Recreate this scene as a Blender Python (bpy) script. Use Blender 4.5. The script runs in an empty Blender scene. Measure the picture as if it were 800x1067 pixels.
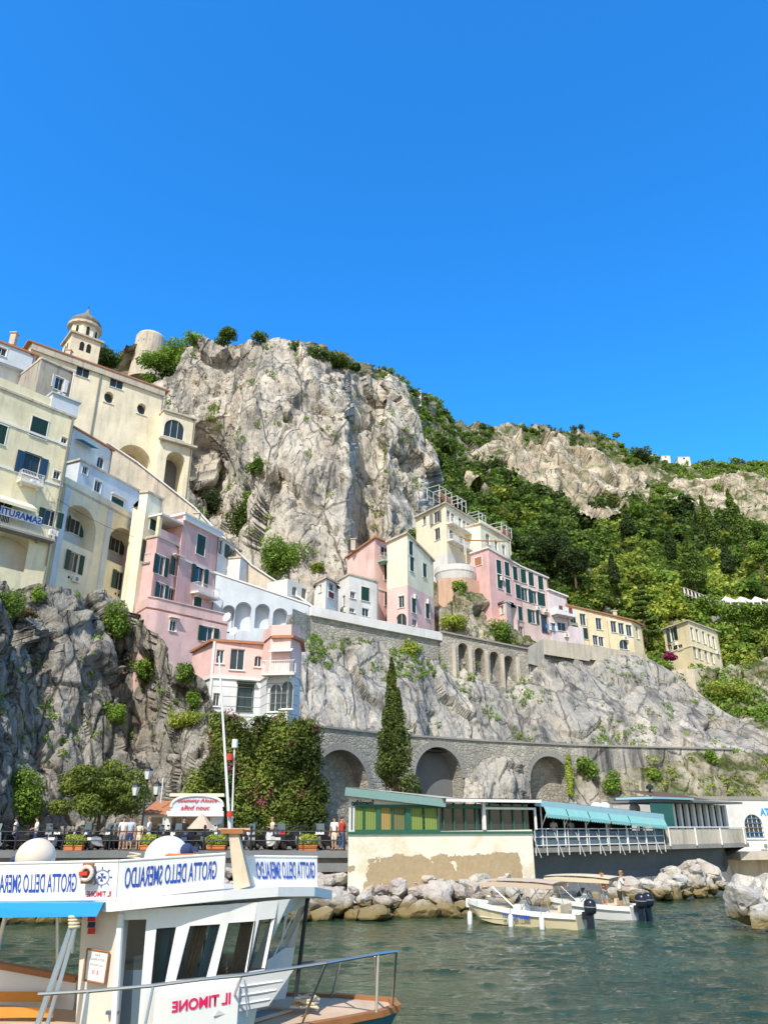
import bpy, math, random
import numpy as np
from mathutils import Vector, Matrix
random.seed(7)
RNG = np.random.default_rng(11)
R = math.radians
SC = bpy.context.scene
COL = SC.collection
ORG = {}
PIT = R(22.5); CP, SP = math.cos(PIT), math.sin(PIT); EYE = 4.3

# ---------------------------------------------------------------- measuring: picture point -> point on a plane in the world
def ray(px, py):
    u = (px-400)/790.; v = (533.5-py)/790.
    return u, CP-v*SP, SP+v*CP
def at(px, py, Y):
    r = ray(px, py); k = Y/r[1]
    return Vector((r[0]*k, Y, EYE+r[2]*k))
def atz(px, py, z):
    r = ray(px, py); k = (z-EYE)/r[2]
    return Vector((r[0]*k, r[1]*k, z))
def xy(px, py, Y):
    p = at(px, py, Y); return (p.x, p.y)
def zof(py, Y, px=400):
    return at(px, py, Y).z
def roofline(p0, Y0, *ps):
    a = at(p0[0], p0[1], Y0); out = [(a.x, a.y)]
    for p in ps:
        b = atz(p[0], p[1], a.z); out.append((b.x, b.y))
    return a.z, out

# ---------------------------------------------------------------- materials
MATS = {}
class NT:
    def __init__(s, name):
        s.m = bpy.data.materials.new(name); s.m.use_nodes = True
        s.t = s.m.node_tree; s.b = s.t.nodes['Principled BSDF']; s.out = s.t.nodes['Material Output']
        MATS[name] = s.m
    def n(s, typ, **kw):
        nd = s.t.nodes.new(typ)
        for k, v in kw.items(): setattr(nd, k, v)
        return nd
    def l(s, a, b): s.t.links.new(a, b)
    def pos(s, scale=(1,1,1)):
        g = s.n('ShaderNodeNewGeometry'); m = s.n('ShaderNodeMapping'); m.inputs['Scale'].default_value = scale
        s.l(g.outputs['Position'], m.inputs['Vector']); return m.outputs[0]
    def obj(s, scale=(1,1,1)):
        g = s.n('ShaderNodeTexCoord'); m = s.n('ShaderNodeMapping'); m.inputs['Scale'].default_value = scale
        s.l(g.outputs['Object'], m.inputs['Vector']); return m.outputs[0]
    def noise(s, vec, scale, detail=6, rough=.55, dist=0):
        n = s.n('ShaderNodeTexNoise'); n.inputs['Scale'].default_value = scale; n.inputs['Detail'].default_value = detail
        n.inputs['Roughness'].default_value = rough; n.inputs['Distortion'].default_value = dist
        s.l(vec, n.inputs['Vector']); return n.outputs['Fac']
    def vor(s, vec, scale, feature='DISTANCE_TO_EDGE', out='Distance'):
        n = s.n('ShaderNodeTexVoronoi', feature=feature); n.inputs['Scale'].default_value = scale
        s.l(vec, n.inputs['Vector']); return n.outputs[out]
    def ramp(s, fac, stops):
        r = s.n('ShaderNodeValToRGB'); e = r.color_ramp.elements
        while len(e) < len(stops): e.new(.5)
        for i, (p, c) in enumerate(stops):
            e[i].position = p; e[i].color = (c, c, c, 1) if isinstance(c, (int, float)) else (*c, 1)
        s.l(fac, r.inputs[0]); return r.outputs[0]
    def mix(s, fac, a, b, mode='MIX'):
        n = s.n('ShaderNodeMix', data_type='RGBA', blend_type=mode)
        for v, i in ((fac, 0), (a, 6), (b, 7)):
            if isinstance(v, (int, float)): n.inputs[i].default_value = v
            elif isinstance(v, tuple): n.inputs[i].default_value = (*v, 1)
            else: s.l(v, n.inputs[i])
        return n.outputs[2]
    def math(s, op, a, b=0.):
        n = s.n('ShaderNodeMath', operation=op)
        for v, i in ((a, 0), (b, 1)):
            if isinstance(v, (int, float)): n.inputs[i].default_value = v
            else: s.l(v, n.inputs[i])
        return n.outputs[0]
    def bump(s, h, strength=.5, dist=.1):
        b = s.n('ShaderNodeBump'); b.inputs['Strength'].default_value = strength; b.inputs['Distance'].default_value = dist
        s.l(h, b.inputs['Height']); s.l(b.outputs[0], s.b.inputs['Normal'])
    def fin(s, col, rough=.85, metal=0, spec=.3):
        if isinstance(col, tuple): s.b.inputs['Base Color'].default_value = (*col, 1)
        else: s.l(col, s.b.inputs['Base Color'])
        s.b.inputs['Roughness'].default_value = rough; s.b.inputs['Metallic'].default_value = metal
        s.b.inputs['Specular IOR Level'].default_value = spec
        return s.m

def plaster(name, col, dirt=.35, grime=(.22,.2,.18), sc=1.):
    if name in MATS: return MATS[name]
    t = NT(name); P = t.pos(); S = t.pos((1.6*sc, 1.6*sc, .22*sc))
    big = t.noise(P, .35*sc, 5, .6); st = t.noise(S, 1.0, 6, .65); pt_ = t.noise(P, .9*sc, 3, .5); fine = t.noise(P, 4*sc, 5, .7)
    c1 = tuple(min(1, c*1.06) for c in col); c0 = tuple(c*.78 for c in col)
    c = t.mix(t.ramp(big, [(.3, 0), (.7, 1)]), c0, c1)
    m = t.math('MULTIPLY', t.ramp(st, [(.5, 0), (.75, 1)]), dirt)
    c = t.mix(m, c, grime)
    c = t.mix(t.math('MULTIPLY', t.ramp(fine, [(.45, 0), (.8, 1)]), dirt*.5), c, tuple(x*.55 for x in col))
    c = t.mix(t.math('MULTIPLY', t.math('GREATER_THAN', pt_, .66), .22), c, tuple(min(1, x*1.12) for x in col))
    t.bump(fine, .35, .04)
    return t.fin(c, .9, 0, .15)
def plain(name, col, rough=.6, metal=0, var=.15, sc=6., spec=.35):
    if name in MATS: return MATS[name]
    t = NT(name); P = t.obj(); f = t.noise(P, sc, 5, .6)
    c = t.mix(f, tuple(x*(1-var) for x in col), tuple(min(1, x*(1+var)) for x in col))
    t.bump(f, .1, .01)
    return t.fin(c, rough, metal, spec)
def rockmat(name, light, mid, dark, sc=1., green=0., warm=(.36,.27,.17), crack=.7, bump=.8, stain=.6):
    t = NT(name); P = t.pos(); 
    V = t.pos((1, 1, .35)); H = t.pos((.5, .5, 1.4))
    big = t.noise(V, .07*sc, 8, .62, .6); md = t.noise(V, .45*sc, 9, .68, .4); fine = t.noise(P, 2.2*sc, 8, .7)
    st = t.noise(t.pos((1, 1, .12)), .33*sc, 7, .7, .5); wn = t.noise(P, .11*sc, 6, .6, .3)
    c = t.mix(t.ramp(md, [(.3, 0), (.62, 1)]), mid, light)
    c = t.mix(t.ramp(big, [(.38, .75), (.62, 0)]), c, mid)
    c = t.mix(t.math('MULTIPLY', t.ramp(wn, [(.5, 0), (.68, 1)]), .55), c, warm)
    c = t.mix(t.math('MULTIPLY', t.ramp(st, [(.47, 0), (.66, 1)]), stain), c, dark)
    wv = t.n('ShaderNodeMix', data_type='VECTOR'); wv.inputs[0].default_value = .3
    nz = t.n('ShaderNodeTexNoise'); nz.inputs['Scale'].default_value = .8*sc; nz.inputs['Detail'].default_value = 5
    t.l(V, nz.inputs['Vector']); t.l(V, wv.inputs[4]); t.l(nz.outputs['Color'], wv.inputs[5])
    cr3 = t.ramp(t.vor(wv.outputs[1], .21*sc), [(0, 1), (.028, 0)]); cr = t.vor(wv.outputs[1], .8*sc); cr2 = t.vor(wv.outputs[1], 2.6*sc)
    ck = t.ramp(cr, [(0, 1), (.05, 0)]); ck2 = t.ramp(cr2, [(0, 1), (.1, 0)])
    c = t.mix(t.math('MULTIPLY', cr3, crack), c, dark)
    pit = t.ramp(fine, [(.3, 1), (.44, 0)])
    gate = t.ramp(t.noise(P, .5*sc, 4), [(.45, 0), (.6, 1)])
    c = t.mix(t.math('MULTIPLY', t.math('MULTIPLY', ck, gate), crack), c, dark)
    c = t.mix(t.math('MULTIPLY', ck2, crack*.35), c, dark)
    c = t.mix(t.math('MULTIPLY', pit, .6), c, dark)
    if green:
        g = t.n('ShaderNodeNewGeometry'); sx = t.n('ShaderNodeSeparateXYZ'); t.l(g.outputs['Normal'], sx.inputs[0])
        up = t.ramp(sx.outputs[2], [(.1, 0), (.55, 1)]); gn = t.ramp(t.noise(P, .16*sc, 6, .65), [(.5-.2*green, 0), (.66-.2*green, 1)])
        gm = t.math('MULTIPLY', t.math('ADD', t.math('MULTIPLY', up, .6), .4), gn)
        gc = t.mix(t.ramp(fine, [(.3, 0), (.7, 1)]), (.03,.05,.015), (.13,.15,.05))
        c = t.mix(gm, c, gc)
    h = t.math('ADD', t.math('MULTIPLY', md, 1.3), t.math('ADD', t.math('MULTIPLY', fine, .5), t.math('ADD', t.math('MULTIPLY', t.math('MULTIPLY', ck, gate), -.5), t.math('MULTIPLY', cr3, -.6))))
    t.bump(h, bump, .7/sc)
    return t.fin(c, .95, 0, .1)
def stonemat(name, light, dark, sc=2.2, moss=.3):
    t = NT(name); P = t.pos((1, 1, 1.5)); 
    cell = t.vor(P, sc, 'F1', 'Color'); ed = t.vor(P, sc); big = t.noise(t.pos(), .25, 7, .65); fine = t.noise(t.pos(), 5, 5, .7)
    bw = t.n('ShaderNodeRGBToBW'); t.l(cell, bw.inputs[0])
    c = t.mix(t.ramp(bw.outputs[0], [(.2, 0), (.8, 1)]), tuple(x*.7 for x in light), light)
    c = t.mix(t.ramp(big, [(.4, .6), (.62, 0)]), c, dark)
    c = t.mix(t.math('MULTIPLY', t.ramp(t.noise(t.pos((1, 1, .15)), .5, 6, .7), [(.52, 0), (.7, 1)]), .6), c, dark)
    c = t.mix(t.math('MULTIPLY', t.ramp(ed, [(0, 1), (.08, 0)]), .6), c, tuple(x*.5 for x in dark))
    c = t.mix(t.math('MULTIPLY', t.ramp(t.noise(t.pos(), .6, 6, .7), [(.55, 0), (.68, 1)]), moss), c, (.07,.085,.03))
    t.bump(t.math('ADD', t.math('MULTIPLY', t.ramp(ed, [(0, 0), (.15, 1)]), .6), fine), .7, .08)
    return t.fin(c, .95, 0, .1)
def leafmat(name, dark, light, trans=.32):
    t = NT(name)
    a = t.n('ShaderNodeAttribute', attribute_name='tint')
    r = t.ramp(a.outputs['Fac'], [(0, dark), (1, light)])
    t.fin(r, .6, 0, .25)
    tr = t.n('ShaderNodeBsdfTranslucent'); t.l(t.mix(.6, r, light), tr.inputs[0])
    mx = t.n('ShaderNodeMixShader'); mx.inputs[0].default_value = trans
    t.l(t.b.outputs[0], mx.inputs[1]); t.l(tr.outputs[0], mx.inputs[2]); t.l(mx.outputs[0], t.out.inputs[0])
    return t.m
def glass(name, col=(.02,.03,.035), rough=.08):
    if name in MATS: return MATS[name]
    t = NT(name); f = t.noise(t.pos(), .7, 3)
    t.bump(f, .06, .05)
    return t.fin(t.mix(f, col, tuple(x*2 for x in col)), rough, 0, .6)

# ---------------------------------------------------------------- object bookkeeping
def tag(o, label=None, cat=None, group=None, kind=None):
    if label: o['label'] = label
    if cat: o['category'] = cat
    if group: o['group'] = group
    if kind: o['kind'] = kind
    return o
def thing(name, label, cat, loc=(0,0,0), rz=0, group=None):
    o = bpy.data.objects.new(name, None); COL.objects.link(o); o.location = loc; o.rotation_euler = (0, 0, rz)
    o.empty_display_size = .3
    ORG[o.name] = Vector(loc)
    return tag(o, label, cat, group)
def link(name, me, m=None, parent=None, loc=None):
    if m and not me.materials: me.materials.append(m)
    o = bpy.data.objects.new(name, me); COL.objects.link(o)
    if parent: o.parent = parent
    if loc is not None: o.location = loc
    return o
class MB:
    """collects faces; build() links them as one mesh object"""
    def __init__(s): s.v = []; s.f = []
    def q(s, *pts):
        i = len(s.v); s.v += [tuple(p) for p in pts]; s.f.append(tuple(range(i, i+len(pts))))
    def box(s, c, d, rz=0, M=None):
        i = len(s.v); cx, cy, cz = c; hx, hy, hz = d[0]/2, d[1]/2, d[2]/2; ca, sa = math.cos(rz), math.sin(rz)
        for z in (-hz, hz):
            for x, y in ((-hx,-hy),(hx,-hy),(hx,hy),(-hx,hy)):
                if M is not None:
                    w = M @ Vector((x, y, z)); s.v.append((cx+w.x, cy+w.y, cz+w.z))
                else: s.v.append((cx+x*ca-y*sa, cy+x*sa+y*ca, cz+z))
        for f in ((3,2,1,0),(4,5,6,7),(0,1,5,4),(1,2,6,5),(2,3,7,6),(3,0,4,7)): s.f.append(tuple(i+k for k in f))
        return s
    def prism(s, poly, z0, z1):
        n = len(poly); i = len(s.v)
        z0s = z0 if isinstance(z0, (list, tuple)) else [z0]*n; z1s = z1 if isinstance(z1, (list, tuple)) else [z1]*n
        s.v += [(p[0], p[1], z0s[k]) for k, p in enumerate(poly)] + [(p[0], p[1], z1s[k]) for k, p in enumerate(poly)]
        s.f.append(tuple(range(i+n-1, i-1, -1))); s.f.append(tuple(range(i+n, i+2*n)))
        for k in range(n): s.f.append((i+k, i+(k+1) % n, i+n+(k+1) % n, i+n+k))
        return s
    def tube(s, a, b, r, r2=None, n=8, caps=True):
        a, b = Vector(a), Vector(b); r2 = r if r2 is None else r2; d = b-a
        if d.length < 1e-6: return s
        d.normalize(); u = d.orthogonal().normalized(); w = d.cross(u); i = len(s.v)
        for c, rr in ((a, r), (b, r2)):
            for k in range(n):
                t = 2*math.pi*k/n; s.v.append(tuple(c+u*(math.cos(t)*rr)+w*(math.sin(t)*rr)))
        for k in range(n): s.f.append((i+k, i+(k+1) % n, i+n+(k+1) % n, i+n+k))
        if caps: s.f.append(tuple(range(i+n-1, i-1, -1))); s.f.append(tuple(range(i+n, i+2*n)))
        return s
    def path(s, pts, r, n=8):
        for a, b in zip(pts[:-1], pts[1:]): s.tube(a, b, r, n=n)
        return s
    def lathe(s, prof, c=(0,0,0), n=16, sx=1, sy=1):
        i = len(s.v)
        for (r, z) in prof:
            for k in range(n):
                t = 2*math.pi*k/n; s.v.append((c[0]+math.cos(t)*r*sx, c[1]+math.sin(t)*r*sy, c[2]+z))
        for j in range(len(prof)-1):
            for k in range(n): s.f.append((i+j*n+k, i+j*n+(k+1) % n, i+(j+1)*n+(k+1) % n, i+(j+1)*n+k))
        s.f.append(tuple(range(i+n-1, i-1, -1))); m = i+(len(prof)-1)*n; s.f.append(tuple(range(m, m+n)))
        return s
    def ball(s, c, r, n=12, m=8, sz=1.):
        return s.lathe([(r*math.sin(math.pi*max(.02, min(.98, k/m))), -r*sz*math.cos(math.pi*k/m)) for k in range(m+1)], c, n)
    def tfm(s, M): s.v = [tuple(M @ Vector(v)) for v in s.v]; return s
    def mesh(s, name, o=(0,0,0), smooth=False):
        me = bpy.data.meshes.new(name); me.from_pydata([(v[0]-o[0], v[1]-o[1], v[2]-o[2]) for v in s.v], [], s.f)
        if smooth: me.polygons.foreach_set('use_smooth', [True]*len(me.polygons))
        return me
    def build(s, name, m, parent=None, smooth=False, bevel=0):
        o0 = (0,0,0)
        if parent is not None: o0 = ORG.get(parent.name, (0,0,0))
        me = s.mesh(name, o0, smooth)
        o = link(name, me, m, parent)
        if parent is not None: ORG[o.name] = Vector(o0)
        if bevel:
            b = o.modifiers.new('b', 'BEVEL'); b.width = bevel; b.segments = 2; b.limit_method = 'ANGLE'
        return o
def npmesh(name, V, F, m, tint=None, smooth=False):
    """V (n,3) F (m,k) numpy"""
    me = bpy.data.meshes.new(name); k = F.shape[1]
    me.vertices.add(len(V)); me.vertices.foreach_set('co', V.astype(np.float32).ravel())
    me.loops.add(F.size); me.loops.foreach_set('vertex_index', F.astype(np.int32).ravel())
    me.polygons.add(len(F)); me.polygons.foreach_set('loop_start', np.arange(0, F.size, k, dtype=np.int32))
    try: me.polygons.foreach_set('loop_total', np.full(len(F), k, dtype=np.int32))
    except Exception: pass
    me.update(calc_edges=True)
    if smooth: me.polygons.foreach_set('use_smooth', np.ones(len(F), dtype=bool))
    if tint is not None:
        a = me.attributes.new('tint', 'FLOAT', 'POINT'); a.data.foreach_set('value', tint.astype(np.float32))
    me.materials.append(m)
    return me
def text(body, size, bold=.0, mirror=False, extrude=.006, shear=0, spacing=1.):
    c = bpy.data.curves.new('txt', 'FONT'); c.body = body; c.size = size; c.align_x = 'CENTER'; c.align_y = 'CENTER'
    c.offset = bold; c.extrude = extrude; c.shear = shear; c.space_character = spacing; c.resolution_u = 4
    o = bpy.data.objects.new('txt', c); COL.objects.link(o)
    dg = bpy.context.evaluated_depsgraph_get(); me = bpy.data.meshes.new_from_object(o.evaluated_get(dg))
    bpy.data.objects.remove(o)
    if mirror:
        for v in me.vertices: v.co.x *= -1
        me.flip_normals()
    return me
def textobj(name, body, size, pos, A, B, m, parent, fitw=None, fith=None, **kw):
    """text standing upright on the plane A->B (2-D points), facing the viewer's side"""
    me = text(body, size, **kw)
    xs = [v.co.x for v in me.vertices]; ys = [v.co.y for v in me.vertices]
    cx, cy = (min(xs)+max(xs))/2, (min(ys)+max(ys))/2
    sx = fitw/(max(xs)-min(xs)) if fitw else 1; sy = fith/(max(ys)-min(ys)) if fith else 1
    t = Vector((B[0]-A[0], B[1]-A[1], 0)).normalized(); n = Vector((t.y, -t.x, 0)); o = ORG.get(parent.name, Vector()) if parent else Vector()
    for v in me.vertices:
        w = Vector(pos)+t*((v.co.x-cx)*sx)+Vector((0, 0, (v.co.y-cy)*sy))+n*v.co.z-o; v.co = w
    me.materials.clear(); return link(name, me, m, parent)

# ---------------------------------------------------------------- numpy noise
def _h(i, j, k, s):
    n = (i.astype(np.int64)*374761393+j.astype(np.int64)*668265263+k.astype(np.int64)*2147483647+s*974634777) & 0xffffffff
    n = ((n ^ (n >> 13))*1274126177) & 0xffffffff
    n = ((n ^ (n >> 16))*2246822519) & 0xffffffff
    return ((n ^ (n >> 15)) & 0xffffff)/float(0xffffff)
def vn(P, s=0):
    I = np.floor(P); f = P-I; u = f*f*(3-2*f); x, y, z = I[:,0], I[:,1], I[:,2]; r = 0
    for a in (0, 1):
        for b in (0, 1):
            for c in (0, 1):
                w = (u[:,0] if a else 1-u[:,0])*(u[:,1] if b else 1-u[:,1])*(u[:,2] if c else 1-u[:,2])
                r = r+w*_h(x+a, y+b, z+c, s)
    return r*2-1
def fbm(P, o=5, s=0, g=.5, ridged=False):
    r = 0; a = 1; t = 0
    for k in range(o):
        n = vn(P*(2.03**k)+17.3*k, s+k)
        r = r+a*((1-2*np.abs(n)) if ridged else n); t += a; a *= g
    return r/t
def facet(P, s=0, jit=1.):
    """cell id random, F2-F1, tilted plane value: gives rock its broken planes"""
    I = np.floor(P); n = len(P); d1 = np.full(n, 9.); d2 = np.full(n, 9.); idr = np.zeros(n); tl = np.zeros(n)
    for a in (-1, 0, 1):
        for b in (-1, 0, 1):
            for c in (-1, 0, 1):
                x, y, z = I[:,0]+a, I[:,1]+b, I[:,2]+c
                C = np.stack([x+_h(x,y,z,s+1)*jit, y+_h(x,y,z,s+2)*jit, z+_h(x,y,z,s+3)*jit], 1); D = P-C
                d = np.sqrt((D*D).sum(1)); m = d < d1
                d2 = np.where(m, d1, np.minimum(d2, d)); d1 = np.where(m, d, d1)
                idr = np.where(m, _h(x,y,z,s+4)*2-1, idr)
                T = np.stack([_h(x,y,z,s+5), _h(x,y,z,s+6), _h(x,y,z,s+7)], 1)*2-1
                tl = np.where(m, (D*T).sum(1), tl)
    return idr, d2-d1, tl

# ---------------------------------------------------------------- terrain sheets
class Sheet:
    """cols: [(px, [(py, Y) top..bottom])]: a rock or hill face standing in the world, ruled between measured points"""
    def __init__(s, cols): s.c = cols; s.P = np.array([c[0] for c in cols], float); s.R = np.array([c[1] for c in cols], float)
    def rows(s, px): return np.stack([[np.interp(px, s.P, s.R[:, j, k]) for k in (0, 1)] for j in range(s.R.shape[1])])
    def Y(s, px, py):
        r = s.rows(px); return float(np.interp(py, r[:,0], r[:,1]))
    def at(s, px, py, off=0): return at(px, py, s.Y(px, py)-off)
    def mesh(s, name, m, res=1.2, amp=((.02, 4), (.08, 1.5)), fac=((.12, 1.5, .8),), zs=.6, seed=0, smooth=False, kind='structure', edge=.0, pc=80):
        px = np.arange(s.P[0], s.P[-1]+res, res); nr = s.R.shape[1]
        hs = max(np.ptp(s.R[:,:,0], axis=1)); ny = int(hs/res); t = np.linspace(0, nr-1, ny)
        G = np.zeros((len(px), ny, 3))
        for i, p in enumerate(px):
            r = s.rows(p); py = np.interp(t, range(nr), r[:,0]); Y = np.interp(t, range(nr), r[:,1])
            u = (p-400)/790.; v = (533.5-py)/790.; k = Y/(CP-v*SP)
            G[i,:,0] = u*k; G[i,:,1] = Y; G[i,:,2] = EYE+(SP+v*CP)*k
        dx = np.gradient(G, axis=0); dy = np.gradient(G, axis=1)
        N = np.cross(dx, dy); N /= np.linalg.norm(N, axis=2, keepdims=True)+1e-9
        sg = np.sign(-N[:,:,1:2]); N = N*np.where(sg == 0, 1, sg)
        # soften normals
        for _ in range(6):
            N[1:-1] = (N[:-2]+N[1:-1]*2+N[2:])/4; N[:,1:-1] = (N[:,:-2]+N[:,1:-1]*2+N[:,2:])/4
        N /= np.linalg.norm(N, axis=2, keepdims=True)
        P = G.reshape(-1, 3); Q = P*np.array([1, 1, zs]); d = np.zeros(len(P))
        W = np.stack([fbm(P*.15, 3, seed+40+k) for k in range(3)], 1)*1.6
        for f, a in amp: d += a*fbm(Q*f, 6, seed+int(f*1000), .52, True)
        for f, a, b in fac:
            i_, e_, t_ = facet((Q+W*(.6/f)*.25)*f, seed+int(f*777))
            d += a*i_+b*t_/max(f*3, .2)*.6-np.clip(.12-e_, 0, .12)*a*3
        d = d-np.percentile(d, pc)
        if edge:
            w = np.ones((len(px), ny)); k = 6
            ramp_ = np.clip(np.arange(ny)/k, 0, 1); w *= ramp_[None,:]; d *= (edge*w.ravel()+(1-edge))
        P = P+N.reshape(-1, 3)*d[:,None]
        a = np.arange(len(px)*ny).reshape(len(px), ny)
        F = np.stack([a[:-1,:-1], a[:-1,1:], a[1:,1:], a[1:,:-1]], -1).reshape(-1, 4)
        me = npmesh(name, P, F, m, smooth=smooth); o = link(name, me)
        s.V = P.reshape(len(px), ny, 3); s.pxs = px; s.t = t; s.nr = nr
        return tag(o, kind=kind)
    def surf(s, px, py):
        """displaced surface point"""
        r = s.rows(px); tt = np.interp(py, r[:,0], range(s.nr)); j = int(round(np.interp(tt, s.t, range(len(s.t))))); i = int(np.clip(round((px-s.P[0])/(s.pxs[1]-s.pxs[0])), 0, len(s.pxs)-1))
        return Vector(s.V[i, j])

# ---------------------------------------------------------------- leaves
def leafcloud(blobs, per, size, seed=0, inner=.55, flat=.6, base=None):
    """blobs: (n,7) centre xyz, radius xyz, tint -> V, F, tint"""
    rg = np.random.default_rng(seed); B = np.asarray(blobs, float); n = len(B)
    cnt = per if np.ndim(per) else np.full(n, per); idx = np.repeat(np.arange(n), cnt); m = len(idx)
    D = rg.normal(size=(m, 3)); D /= np.linalg.norm(D, axis=1, keepdims=True)
    lump = 1+.28*fbm(D*2.1+idx[:,None]*3.7, 3, seed+5)
    r = (inner+(1-inner)*rg.random(m)**.5)*lump
    C = B[idx,:3]+D*B[idx,3:6]*r[:,None]
    nrm = D*flat+rg.normal(size=(m, 3))*(1-flat)+np.array([0, 0, .25]); nrm /= np.linalg.norm(nrm, axis=1, keepdims=True)
    a = np.cross(nrm, rg.normal(size=(m, 3))); a /= np.linalg.norm(a, axis=1, keepdims=True); b = np.cross(nrm, a)
    sz = (size if np.ndim(size) == 0 else np.asarray(size)[idx])*(.55+.9*rg.random(m)); sz = np.broadcast_to(sz, (m,))[:,None]
    a = a*sz*.5; b = b*sz*.32
    V = np.stack([C-a, C-b*1.0+a*.1, C+a, C+b], 1).reshape(-1, 3); F = np.arange(m*4).reshape(m, 4)
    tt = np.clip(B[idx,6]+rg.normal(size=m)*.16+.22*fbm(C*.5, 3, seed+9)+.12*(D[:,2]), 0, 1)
    return V, F, np.repeat(tt, 4)
def leafobj(name, blobs, per, size, m, parent=None, loc=(0,0,0), **kw):
    B = np.array(blobs, float)
    V, F, t = leafcloud(B, per, size, **kw)
    me = npmesh(name, V, F, m, tint=t); return link(name, me, None, parent)

# ================================================================= world, sun, camera
w = bpy.data.worlds.new('World'); SC.world = w; w.use_nodes = True
nt = w.node_tree; bg = nt.nodes['Background']
sky = nt.nodes.new('ShaderNodeTexSky'); sky.sky_type = 'NISHITA'; sky.sun_disc = False
SUN_EL, SUN_H = R(47), (-.30, -.954)
sky.sun_elevation = SUN_EL; sky.sun_rotation = math.atan2(SUN_H[0], SUN_H[1])
sky.altitude = 0; sky.air_density = 1.0; sky.dust_density = .5; sky.ozone_density = 2.5
hs = nt.nodes.new('ShaderNodeHueSaturation'); hs.inputs['Saturation'].default_value = 1.25; hs.inputs['Value'].default_value = 1.0; hs.inputs['Hue'].default_value = .497
nt.links.new(sky.outputs[0], hs.inputs['Color']); mul = nt.nodes.new('ShaderNodeMix'); mul.data_type = 'RGBA'; mul.blend_type = 'MULTIPLY'; mul.clamp_result = False; mul.inputs[0].default_value = 1; 
# sky tint by direction: unseen sun-side half brightened and warmed as added fill light
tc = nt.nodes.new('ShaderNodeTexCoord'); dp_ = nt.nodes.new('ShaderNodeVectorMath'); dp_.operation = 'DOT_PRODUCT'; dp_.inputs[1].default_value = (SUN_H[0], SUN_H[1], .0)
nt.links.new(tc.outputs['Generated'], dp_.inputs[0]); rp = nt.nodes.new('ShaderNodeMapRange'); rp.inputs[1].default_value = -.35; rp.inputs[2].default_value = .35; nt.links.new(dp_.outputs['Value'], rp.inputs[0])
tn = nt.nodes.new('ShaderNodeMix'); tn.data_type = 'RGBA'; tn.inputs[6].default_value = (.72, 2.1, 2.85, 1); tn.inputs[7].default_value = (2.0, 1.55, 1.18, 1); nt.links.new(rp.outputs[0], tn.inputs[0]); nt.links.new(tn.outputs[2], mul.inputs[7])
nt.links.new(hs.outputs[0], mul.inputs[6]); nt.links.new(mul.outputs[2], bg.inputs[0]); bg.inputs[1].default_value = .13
ld = bpy.data.lights.new('sun', 'SUN'); ld.energy = 5.0; ld.angle = R(.53); ld.color = (1, .94, .82)
lo = bpy.data.objects.new('sun', ld); COL.objects.link(lo)
S = Vector((SUN_H[0]*math.cos(SUN_EL), SUN_H[1]*math.cos(SUN_EL), math.sin(SUN_EL)))
lo.rotation_euler = S.to_track_quat('Z', 'Y').to_euler()
cd = bpy.data.cameras.new('camera'); cam = bpy.data.objects.new('camera', cd); COL.objects.link(cam); SC.camera = cam
cd.sensor_fit = 'VERTICAL'; cd.sensor_height = 24; cd.lens = 24*790/1067.; cd.clip_end = 5000; cd.clip_start = .1
cam.location = (0, 0, EYE); cam.rotation_euler = (R(90)+PIT, 0, 0)
SC.view_settings.view_transform = 'Standard'; SC.view_settings.look = 'None'; SC.view_settings.exposure = 0

# ================================================================= materials
M = {}
M['cream'] = plaster('cream_plaster', (.92,.82,.62), .35)
M['yellow'] = plaster('yellow_plaster', (.92,.83,.58), .35)
M['paleyellow'] = plaster('pale_yellow_plaster', (.91,.85,.66), .3)
M['ochre'] = plaster('ochre_plaster', (.88,.75,.50), .3)
M['pink'] = plaster('pink_plaster', (.78,.50,.49), .4)
M['rose'] = plaster('rose_plaster', (.88,.60,.57), .35)
M['palepink'] = plaster('pale_pink_plaster', (.78,.60,.56), .35)
M['lilac'] = plaster('lilac_plaster', (.74,.66,.70), .3)
M['white'] = plaster('white_plaster', (.82,.81,.79), .25, (.3,.28,.25))
M['whiteshade'] = plaster('blue_shaded_white_plaster', (.66,.72,.80), .22, (.3,.32,.34))  # white plaster with the blue of its shade mixed into the colour
M['greystucco'] = plaster('stained_grey_stucco', (.42,.39,.34), .8, (.10,.09,.08))
M['stonew'] = plaster('weathered_pale_stone', (.64,.57,.47), .85)
M['brick'] = plaster('salmon_brick', (.66,.44,.33), .6)
M['concrete'] = plaster('grey_concrete', (.33,.32,.30), .55)
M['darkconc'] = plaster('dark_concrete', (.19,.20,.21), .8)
M['terracotta'] = plain('terracotta', (.42,.19,.11), .85, 0, .3, 3)
M['trim'] = plain('white_trim', (.80,.79,.77), .7, 0, .06)
M['greentrim'] = plain('green_shutter_paint', (.018,.06,.045), .5, 0, .3)
M['bluetrim'] = plain('blue_shutter_paint', (.03,.08,.16), .5, 0, .2)
M['greyshut'] = plain('grey_shutter_paint', (.25,.26,.25), .6, 0, .2)
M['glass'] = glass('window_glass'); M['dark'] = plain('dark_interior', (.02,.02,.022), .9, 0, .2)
M['iron'] = plain('dark_iron', (.03,.033,.036), .5, .3, .2)
M['steel'] = plain('stainless_steel', (.55,.54,.52), .28, .9, .1)
M['wpaint'] = plain('white_gloss_paint', (.80,.80,.80), .35, 0, .03, 3)
M['creampaint'] = plain('cream_gelcoat', (.72,.62,.42), .35, 0, .05, 3)
M['lawn'] = leafmat('foliage_mid', (.035,.075,.012), (.27,.42,.06))
M['leafdark'] = leafmat('foliage_dark', (.012,.026,.008), (.09,.14,.035))
M['leafyel'] = leafmat('foliage_yellowish', (.08,.12,.015), (.46,.54,.09))
M['leafdry'] = leafmat('foliage_dry', (.05,.035,.015), (.26,.19,.08))
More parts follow.
